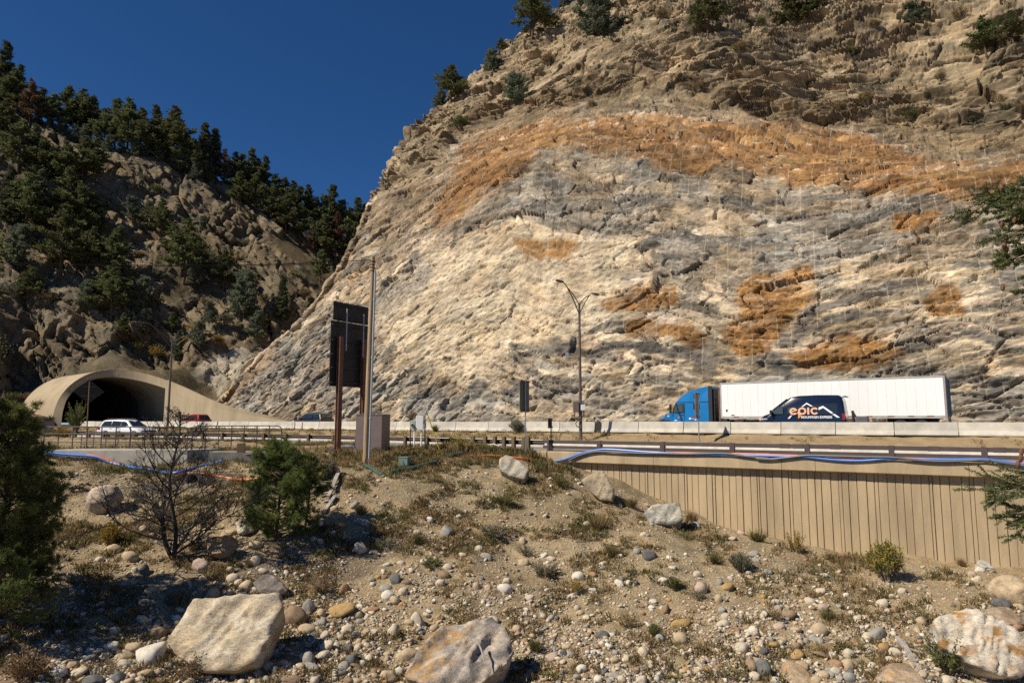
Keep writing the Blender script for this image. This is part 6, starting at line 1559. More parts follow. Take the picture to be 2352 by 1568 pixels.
NB = [  # foot x, y, width, height in photo pixels, shape, colour, label
 (2037, 1334, 84, 88, 'round', 'rab', 'big round rabbitbrush with yellow tops in front of the retaining wall'),
 (2177, 1548, 74, 90, 'sprawl', 'green', 'dark leafy sprawling shrub growing against the rust streaked boulder'),
 (1063, 1440, 74, 50, 'weed', 'brown', 'reddish brown weed clump above the split grey boulder'),
 (961, 1250, 42, 34, 'tuft', 'olive', 'bright green grass clump beside a pale cobble, right of the pointed stone'),
 (732, 1358, 58, 40, 'weed', 'brown', 'rust brown low weed right of the dark slab'),
 (988, 1304, 50, 26, 'sprawl', 'green', 'low green weed above the middle cobble pile'),
 (1135, 1230, 72, 26, 'sprawl', 'sage', 'wide low sage plant in the middle of the slope'),
 (1403, 1281, 34, 34, 'tuft', 'olive', 'yellow green grass tuft left of the dark angular stone'),
 (1325, 1359, 42, 30, 'weed', 'yel', 'small weed with yellow flowers below the white cobble'),
 (1255, 1322, 64, 32, 'sprawl', 'sage', 'pale grey sage mound in the centre of the slope'),
 (1208, 1274, 50, 26, 'weed', 'sage', 'thin grey weed above the pale sage mound'),
 (1640, 1294, 46, 30, 'tuft', 'olive', 'olive grass clump below the retaining wall foot'),
 (1701, 1312, 54, 42, 'round', 'sage', 'dark grey green rounded sagebrush below the retaining wall'),
 (1548, 1353, 40, 26, 'round', 'green', 'low dark green cushion plant right of two white cobbles'),
 (1503, 1464, 34, 30, 'round', 'green', 'bright green small bush beside the grey cobble'),
 (1739, 1243, 64, 32, 'tuft', 'olive', 'wide grass clump touching the foot of the retaining wall'),
 (1443, 1440, 60, 34, 'weed', 'brown', 'brown grey weed patch in the lower middle of the slope'),
 (1604, 1378, 44, 26, 'weed', 'sage', 'grey weed left of the pinkish cobble'),
 (1230, 1496, 58, 36, 'tuft', 'olive', 'olive grass clump right of the split grey boulder'),
 (1373, 1216, 78, 40, 'tuft', 'dry', 'tall dry grass clump left of the blue grey boulder'),
 (1592, 1200, 44, 34, 'tuft', 'dry', 'tall dry grass right of the blue grey boulder'),
 (1830, 1268, 46, 52, 'weed', 'yel', 'tall thin yellowish weed standing against the retaining wall'),
 (252, 1256, 44, 52, 'round', 'yel', 'bright yellow autumn shrub left of the burnt tree'),
 (435, 1562, 60, 58, 'weed', 'brown', 'reddish weed in front of the big pale slab'),
 (205, 1218, 22, 22, 'tuft', 'olive', 'small grass tuft under the big round boulder'),
 (570, 1304, 24, 26, 'tuft', 'dry', 'dry grass tuft between pale cobbles right of the burnt tree'),
 (712, 1100, 58, 58, 'round', 'sage', 'dark grey green bush behind the young pine'),
 (668, 1082, 56, 50, 'round', 'sage', 'dark bush directly above the young pine'),
 (756, 1098, 44, 44, 'round', 'sage', 'rounded grey bush right of the young pine top'),
 (1060, 1032, 62, 34, 'weed', 'yel', 'sunflower patch with yellow blooms along the guardrail'),
 (1020, 1034, 30, 24, 'weed', 'yel', 'small yellow flower clump right of the meter'),
 (176, 985, 40, 64, 'sprawl', 'green', 'leafy green sapling in front of the tunnel mouth'),
 (140, 1016, 44, 36, 'round', 'yel', 'yellow flowering bush behind the pipe railing'),
 (112, 1020, 34, 40, 'sprawl', 'green', 'green bush beside the square end post'),
 (1186, 992, 34, 30, 'round', 'sage', 'pale sage bush on the median below the barrier'),
 (946, 962, 30, 22, 'sprawl', 'dry', 'dry weed sticking up behind the white electric box'),
 (1000, 990, 30, 20, 'tuft', 'olive', 'small green weed at the barrier foot right of the meter'),
 (2210, 1300, 40, 22, 'tuft', 'dry', 'dry grass at the wall foot right of the rabbitbrush'),
 (1780, 1420, 40, 24, 'weed', 'brown', 'brown weed left of the large tan cobble'),
 (1900, 1425, 52, 30, 'tuft', 'olive', 'olive grass right of the large tan cobble'),
 (2110, 1425, 44, 30, 'weed', 'olive', 'green weed left of the rust streaked boulder'),
 (60, 1560, 90, 70, 'sprawl', 'brown', 'big brown weed in the bottom left corner'),
 (410, 1392, 60, 40, 'weed', 'olive', 'green brown weed left above the big pale slab'),
 (310, 1420, 56, 36, 'weed', 'brown', 'brown weed at the edge of the dark tree shadow'),
 (480, 1330, 50, 36, 'weed', 'brown', 'russet weed at the foot of the burnt tree'),
 (880, 1260, 46, 26, 'sprawl', 'sage', 'grey sage right of the triangular pale stone'),
 (830, 1180, 50, 30, 'tuft', 'dry', 'dry grass clump on the slope right of the loose plank'),
 (1000, 1180, 60, 32, 'tuft', 'dry', 'dry grass clump on the upper middle slope'),
 (1160, 1160, 66, 34, 'tuft', 'olive', 'olive grass patch below the grey roadside boulder'),
 (1290, 1120, 60, 36, 'tuft', 'olive', 'tall olive grass left of the pointed boulder'),
 (1450, 1165, 50, 30, 'tuft', 'dry', 'dry grass between the pointed boulder and the blue grey boulder'),
]
rb = random.Random(9)
for x, y, wp, hp, st, cm, lb in NB:
    if x in (176, 140, 112, 1186, 946, 1000): 
        Y = {176: 74, 140: 57, 112: 56, 1186: 60, 946: 66, 1000: 62}[x]; p = pt(x, y, Y)
    else: p = ground_at(x, y)
    put_bush('shrub' if st in ('round', 'sprawl') else ('grass_tuft' if st == 'tuft' else 'weed'), lb, p, wp * p.y / 1568, hp * p.y / 1568, st, MM[cm], rb, {'round': 'shrub', 'sprawl': 'shrub', 'tuft': 'grass', 'weed': 'weed'}[st])
# shrubs of the rock slopes
CB = [(1480, 195), (1560, 190), (1605, 205), (1668, 212), (1700, 120), (1760, 240), (1815, 245), (1880, 220), (1925, 250), (1990, 240), (2030, 232), (2090, 270), (2140, 100), (2160, 180), (2230, 275), (2310, 245), (2340, 250), (1960, 120), (1650, 60), (1450, 110), (1260, 145), (1300, 205), (1360, 240), (1230, 180), (1420, 60), (1520, 40), (1745, 50), (2010, 60), (2200, 40), (2290, 60), (1690, 180), (1120, 245), (1060, 290), (1850, 150), (2070, 160)]
CB.sort()
for i, (x, y) in enumerate(CB):
    p = cliff_at(x, y + 4); w_ = rb.uniform(18, 46) * p.y / 1568
    put_bush('slope_shrub', f'dry olive or rusty shrub on the upper cliff, {ordn(i + 1)} counted from the left', p, w_, w_ * rb.uniform(0.5, 0.8), rb.choice(['round', 'sprawl']), rb.choice([m_brownb, m_sage, m_brownb, m_greenb]), rb, 'shrub', 'shrubs on the upper cliff')
HB = [(60, 640), (110, 690), (160, 600), (230, 580), (320, 590), (360, 640), (300, 640), (470, 700), (520, 740), (440, 760), (360, 820), (320, 800), (300, 730), (420, 790), (540, 600), (580, 640), (610, 690), (640, 640), (680, 640), (700, 680), (300, 430), (330, 410), (360, 440), (500, 560), (600, 740), (640, 700), (90, 600), (30, 680), (200, 660), (270, 760), (460, 580), (240, 540), (500, 790), (350, 700), (400, 720), (560, 560), (30, 915), (60, 925), (95, 940), (15, 935)]
HB.sort()
for i, (x, y) in enumerate(HB):
    p = hill_at(x, y + 3); w_ = rb.uniform(22, 46) * p.y / 1568
    put_bush('slope_shrub', f'small brownish shrub on the left hill, {ordn(i + 1)} counted from the left', p, w_, w_ * rb.uniform(0.55, 0.85), rb.choice(['round', 'sprawl']), rb.choice([m_brownb, m_sage, m_brownb, m_greenb, m_yelb if y > 700 else m_brownb]), rb, 'shrub', 'shrubs on the left hill')

# ------------------------------------------------------------------ near trees
def needle_tuft(T_, c, d, n, L, spread=0.9, w_=0.016):
    dv = unit(np.tile(np.array(d), (n, 1)) * 0.8 + RS.normal(size=(n, 3)) * spread) * RS.uniform(L * 0.7, L * 1.1, (n, 1))
    T_.leaves(np.tile(np.array(c), (n, 1)), dv, w_)
def near_pine(name, label, base, H, rad, seed, nb=46, lo=0.08, tn=34, L=0.17, lean=(0, 0), dens=1.0, ex=0.65):
    global RS
    RS = np.random.RandomState(seed); rnd = random.Random(seed)
    t = thing(name, label, 'tree', tuple(base)); mb = MB(); bb = MB(); T_ = Tris()
    def ax_(f): return base + Vector((lean[0] * f * f + 0.12 * math.sin(3 * f), lean[1] * f * f, H * f))
    mb.tube([ax_(f) - (Vector((0, 0, .3)) if f == 0 else Vector()) for f in np.linspace(0, 1, 9)], list(np.linspace(0.035 * H ** 0.7, 0.012, 9)), 8)
    for i in range(nb):
        f = lo + (0.99 - lo) * (i + rnd.random()) / nb
        Lb = rad * (1 - f) ** ex * rnd.uniform(0.55, 1.2) * min(1, 0.55 + f * 3) + 0.15; a = i * 2.4 + rnd.uniform(-.5, .5); el = 0.1 + 0.7 * f + rnd.uniform(-.15, .2)
        d = Vector((math.cos(a) * math.cos(el), math.sin(a) * math.cos(el), math.sin(el))); p0 = ax_(f); p2 = p0 + d * Lb + Vector((0, 0, 0.16 * Lb)); p1 = p0.lerp(p2, 0.5) - Vector((0, 0, 0.10 * Lb))
        bb.tube([p0, p1, p2], [0.028, 0.018, 0.009], 5, caps=False)
        for k in range(max(3, int(Lb * 8.5 * dens))):
            u = rnd.uniform(0.28, 1.0) ** 0.75; c = p0 * (1 - u) ** 2 + p1 * 2 * u * (1 - u) + p2 * u * u
            sd = Vector((rnd.gauss(0, 1), rnd.gauss(0, 1), rnd.gauss(0.3, .6))).normalized() * rnd.uniform(0.05, 0.26) * (0.5 + Lb * 0.45)
            e = c + sd; bb.tube([c, e], [0.007, 0.005], 3, caps=False)
            needle_tuft(T_, e, (sd + d * 0.3 + Vector((0, 0, .15))).normalized(), tn, L)
    mb.build('trunk', m_bark, t, smooth=True); bb.build('branch', m_twig if False else m_bark, t)
    o = T_.mesh('crown', m_nearpine); o.data.transform(Matrix.Translation(-Vector(t.location))); o.parent = t
    return t
near_pine('pine_tree', 'dark bushy pine at the left edge of the slope', ground_at(-18, 1405), 6.4, 2.2, 21, 92, 0.06, 44, 0.21, dens=1.9, ex=0.5)
near_pine('pine_tree', 'smaller dark pine standing right of the left edge pine', ground_at(42, 1352), 4.4, 1.25, 26, 50, 0.06, 40, 0.2, dens=1.7, ex=0.5)
near_pine('pine_tree', 'big dark pine mostly beyond the left edge of the frame', ground_at(-140, 1440), 7.6, 2.4, 22, 60, 0.10, 34, 0.24, dens=1.5)
near_pine('pine_tree', 'broad young green pine on the slope between burnt tree and sign', ground_at(632, 1242), 3.75, 2.0, 23, 74, 0.03, 46, 0.21, dens=1.6, ex=0.42)
near_pine('pine_tree', 'slim young pine just right of the broad young pine', ground_at(702, 1200), 2.9, 1.05, 24, 30, 0.30, 44, 0.21, dens=1.7)
near_pine('pine_tree', 'low pine bough hanging over the bottom left shadow', ground_at(-40, 1490), 2.6, 1.7, 25, 30, 0.15, 34, 0.18, dens=1.2)
# ---- burnt tree: bare, black, much branched
def burnt(base, top, seed=5):
    rnd = random.Random(seed); t = thing('burnt_tree', 'leafless charred black tree on the slope in front of the pipe railing', 'tree', tuple(base))
    mb = MB(); bb = MB(); H = (top - base).length
    def ax_(f): return base.lerp(top, f) + Vector((0.14 * math.sin(f * 9), 0.1 * math.cos(f * 7), 0))
    mb.tube([ax_(f) - (Vector((0, 0, .3)) if f == 0 else Vector()) for f in np.linspace(0, 1, 14)], list(0.095 * (1 - np.linspace(0, 0.9, 14)) ** 0.8), 8); mb.build('trunk', m_char, t, smooth=True)
    def grow(p, d, L, r, lev):
        n = 5 if lev < 2 else 3; path = [p]; q = p.copy(); dd = d.copy()
        for i in range(n):
            dd = (dd + Vector((rnd.gauss(0, .16), rnd.gauss(0, .16), rnd.gauss(0.07, .12)))).normalized(); q = q + dd * (L / n); path.append(q.copy())
        bb.tube(path, list(np.linspace(r, r * 0.4, len(path))), 4 if lev < 2 else 3, caps=False)
        if lev >= 3: return
        k = {0: 8, 1: 5, 2: 3}[lev]
        for j in range(k):
            u = rnd.uniform(0.25, 1.0); i = min(int(u * n), n - 1); c = path[i].lerp(path[i + 1], u * n - i)
            sd = (dd + Vector((rnd.gauss(0, .75), rnd.gauss(0, .75), rnd.gauss(0.15, .5)))).normalized()
            grow(c, sd, L * rnd.uniform(0.28, 0.5), max(r * 0.5, 0.008), lev + 1)
    nb = 34
    for i in range(nb):
        f = 0.06 + 0.9 * (i + rnd.random()) / nb; a = i * 2.4 + rnd.uniform(-.4, .4); el = rnd.uniform(-0.1, 0.45) + 0.4 * f
        L = (3.1 * (1 - f) ** 0.9 + 0.35) * rnd.uniform(0.65, 1.1)
        grow(ax_(f), Vector((math.cos(a) * math.cos(el), math.sin(a) * math.cos(el) * 0.8, math.sin(el))), L, 0.045 * (1 - f * 0.6), 0)
    for j in range(5):
        a = rnd.uniform(0, 6.28); grow(base + Vector((0, 0, .1)), Vector((math.cos(a) * .6, math.sin(a) * .6, 0.8)), 2.4, 0.07, 0)
    bb.build('crown', m_char, t)
b = ground_at(393, 1288); burnt(b, pt(405, 940, b.y))
b = ground_at(205, 1188); 
# ---- fir reaching in from the right
def fir():
    global RS
    RS = np.random.RandomState(31); rnd = random.Random(31)
    Y = 9.0; base = Vector((8.2, Y, -7.5))
    t = thing('fir_tree', 'fir tree beyond the right edge reaching into the frame with coned branches', 'tree', tuple(base)); mb = MB(); bb = MB(); T_ = Tris(); cb = []
    mb.tube([base, base + Vector((0, 0, 8)), base + Vector((0, 0, 14.5))], [0.22, 0.14, 0.02], 10); mb.build('trunk', m_bark, t, smooth=True)
    def spray(p, d, L, r, lev):
        n = 5; path = [p]; q = p.copy(); dd = d.copy()
        for i in range(n):
            dd = (dd + Vector((rnd.gauss(0, .07), rnd.gauss(0, .07), rnd.gauss(0.0, .06)))).normalized(); q = q + dd * (L / n); path.append(q.copy())
        bb.tube(path, list(np.linspace(r, r * 0.35, len(path))), 4 if lev < 2 else 3, caps=False)
        if lev >= 1:
            k = int(L * 330); u = RS.uniform(0.08 if lev == 2 else 0.35, 1.02, k); A = np.array([tuple(x) for x in path]); tt = np.linspace(0, 1, len(path))
            c = np.stack([np.interp(u, tt, A[:, j]) for j in range(3)], 1)
            dv = unit(RS.normal(size=(k, 3)) * np.array([.8, .8, .8]) + np.array(dd) * 0.7 + np.array([0, 0, .25])) * RS.uniform(0.024, 0.044, (k, 1)); T_.leaves(c, dv, 0.010)
        if lev < 2:
            for j in range({0: int(8 + L * 9), 1: 7}[lev]):
                f = rnd.uniform(0.22, 0.98); i = min(int(f * n), n - 1); c = path[i].lerp(path[i + 1], f * n - i)
                side = dd.cross(Vector((0, 0, 1))).normalized() * rnd.choice((-1, 1))
                sd = (dd * 0.75 + side * rnd.uniform(.4, 1.0) + Vector((0, 0, rnd.gauss(-0.02, .22)))).normalized()
                spray(c, sd, L * rnd.uniform(.16, .32) if lev == 0 else L * rnd.uniform(.3, .5), r * .5, lev + 1)
    tips = [(x_ + (56 if y_ < 800 else 92), y_, Y_) for x_, y_, Y_ in [(2312, 430, 8.8), (2305, 500, 9.2), (2318, 540, 8.7), (2300, 585, 9.3), (2312, 620, 8.8), (2325, 480, 8.6), (2322, 600, 9.4), (2262, 404, 8.6), (2300, 452, 9.0), (2250, 482, 8.8), (2290, 520, 9.4), (2268, 560, 8.7), (2284, 602, 9.0), (2310, 560, 9.3), (2318, 640, 8.9), (2330, 672, 9.2), (2335, 420, 9.5), (2285, 1098, 8.8), (2222, 1130, 8.7), (2258, 1150, 9.0), (2240, 1166, 9.2), (2290, 1180, 8.8), (2300, 1216, 9.1), (2330, 1200, 9.4), (2340, 1140, 9.2)]]
    for x, y, YY in tips:
        tip = pt(x, y, YY); z0 = tip.z + rnd.uniform(-0.1, 0.45); p0 = Vector((8.2, Y, z0)); d = (tip - p0); spray(p0, d.normalized(), d.length, 0.022, 0)
    for i in range(34):
        a = rnd.uniform(-1.9, 1.9); z = rnd.uniform(-3, 6.3); spray(Vector((8.2, Y, z)), Vector((math.cos(a), math.sin(a), rnd.uniform(-.15, .2))).normalized(), 1.1 * (1 - max(0, z) / 8), 0.022, 1)
    for x, y in ((2300, 515), (2306, 566), (2312, 572), (2330, 505), (2303, 660), (2300, 432), (2340, 540), (2344, 1052), (2338, 1066), (2346, 1038)):
        cb.append(pt(x, y, 8.9))
    bb.build('branch', m_twig, t); o = T_.mesh('crown', m_fir); o.data.transform(Matrix.Translation(-Vector(t.location))); o.parent = t
    for c in cb:
        m_ = MB(); m_.lathe([(0.008, 0.05), (0.024, 0.03), (0.028, 0.0), (0.02, -0.035), (0.006, -0.055)], tuple(c), 'z', 9); m_.build('cone', m_cone, t, smooth=True)
fir()
# ---- leafy tree at the left edge
def leafy():
    global RS
    RS = np.random.RandomState(41); rnd = random.Random(41); base = ground_at(-150, 1120); base = Vector((base.x, base.y, base.z)); t = thing('broadleaf_tree', 'yellow green broadleaf tree just touching the left edge of the frame', 'tree', tuple(base)); mb = MB(); T_ = Tris()
    top = pt(-70, 545, base.y); mb.tube([base - Vector((0, 0, .3)), base.lerp(top, .5), top], [0.2, 0.12, 0.03], 8)
    for i in range(60):
        f = rnd.uniform(0.45, 1.0); p = base.lerp(top, f); a = rnd.uniform(0, 6.28); L = rnd.uniform(0.6, 1.75) * (1.25 - f * 0.4); e = p + Vector((math.cos(a) * L, math.sin(a) * L, rnd.uniform(0.1, .9))); mb.tube([p, e], [0.03, 0.008], 4, caps=False)
        k = 70; c = np.array(e) + RS.normal(size=(k, 3)) * 0.32; T_.leaves(c, unit(RS.normal(size=(k, 3))) * 0.10, 0.07)
    mb.build('trunk', m_bark, t, smooth=True); o = T_.mesh('crown', leaf_mat('cottonwood_leaves', (0.28, 0.30, 0.05), (0.14, 0.16, 0.03))); o.data.transform(Matrix.Translation(-Vector(t.location))); o.parent = t
leafy()
# ================================================================== stones
def ico(sub):
    bm = bmesh.new(); bmesh.ops.create_icosphere(bm, subdivisions=sub, radius=1.0)
    V = np.array([v.co[:] for v in bm.verts]); F = np.array([[v.index for v in f.verts] for f in bm.faces]); bm.free(); return V, F
ICO = {k: ico(k) for k in (1, 2, 3, 4, 5)}
def rock_shape(sub, seed, ang, cuts=14, planes=None, rough=0.05):
    """unit stone: ang 0 = water worn, 1 = broken angular"""
    V, F = ICO[sub]; r_ = np.random.RandomState(seed)
    r = np.ones(len(V))
    if ang > 0.2:
        n = unit(r_.normal(size=(cuts, 3))); d = r_.uniform(0.62, 0.98, cuts)
        if planes is not None:
            n = np.concatenate([unit(np.array([p[:3] for p in planes], float)), n]); d = np.concatenate([[p[3] for p in planes], d])
        dot = V @ n.T
        k = np.where(dot > 0.05, d[None] / np.maximum(dot, 0.05), 9).min(1)
        r = np.minimum(k, 1.25) * ang + (1 - ang) * r
    P = V * r[:, None]
    f = fbm(P[:, 0] * 1.1 + seed, P[:, 1] * 1.1, P[:, 2] * 1.1, 3, seed) * (0.16 if ang < 0.5 else 0.06) + fbm(P[:, 0] * 5 + seed, P[:, 1] * 5, P[:, 2] * 5, 3, seed + 1) * rough
    return P * (1 + f)[:, None], F
def stone_mat(name, c1, c2, scale=3.0, bump=0.35, veins=None):
    m = mat(name, c1, 0.85, scale=scale, col2=c2, bump=bump, bscale=22, spec=0.2)
    return m
SM = {'t': stone_mat('tan_stone', (0.50, 0.395, 0.26), (0.36, 0.275, 0.175)), 'p': stone_mat('pale_stone', (0.58, 0.50, 0.385), (0.42, 0.35, 0.26)), 'w': stone_mat('white_stone', (0.66, 0.61, 0.52), (0.50, 0.45, 0.37)),
      'g': stone_mat('grey_stone', (0.36, 0.335, 0.29), (0.23, 0.215, 0.19)), 'd': stone_mat('dark_stone', (0.17, 0.165, 0.155), (0.095, 0.094, 0.09)), 'r': stone_mat('rust_stone', (0.38, 0.235, 0.135), (0.24, 0.145, 0.085)), 'o': stone_mat('ochre_stone', (0.44, 0.29, 0.12), (0.30, 0.20, 0.09)), 'k': stone_mat('pinkish_stone', (0.50, 0.38, 0.30), (0.36, 0.27, 0.21)), 'b': stone_mat('brown_stone', (0.32, 0.225, 0.145), (0.20, 0.14, 0.09))}
CN = {'t': 'tan', 'p': 'pale beige', 'w': 'whitish', 'g': 'grey', 'd': 'dark grey', 'r': 'rust brown', 'o': 'ochre', 'k': 'pinkish', 'b': 'brown'}
ROUND = []; ANGU = []
for i in range(9):
    P, F = rock_shape(3, 300 + i, 0.0, rough=0.015); o = mesh_np('cobble', P, F, SM['t'], None, True); COL.objects.unlink(o); ROUND.append(o.data)
for i in range(9):
    P, F = rock_shape(3, 340 + i, 0.92, 12); o = mesh_np('broken_rock', P, F, SM['g'], None, False); COL.objects.unlink(o); ANGU.append(o.data)
def zz5(x, y): return x * 0.26855, (1998 + y * 0.46769) * 0.57422
def zz6(x, y): return (1000 + x * 0.46769) * 0.57422, (1998 + y * 0.46769) * 0.57422
def zz7(x, y): return (2000 + x * 0.46769) * 0.57422, (1998 + y * 0.46769) * 0.57422
def zz8(x, y): return (2996 + x * 0.46769) * 0.57422, (1998 + y * 0.46769) * 0.57422
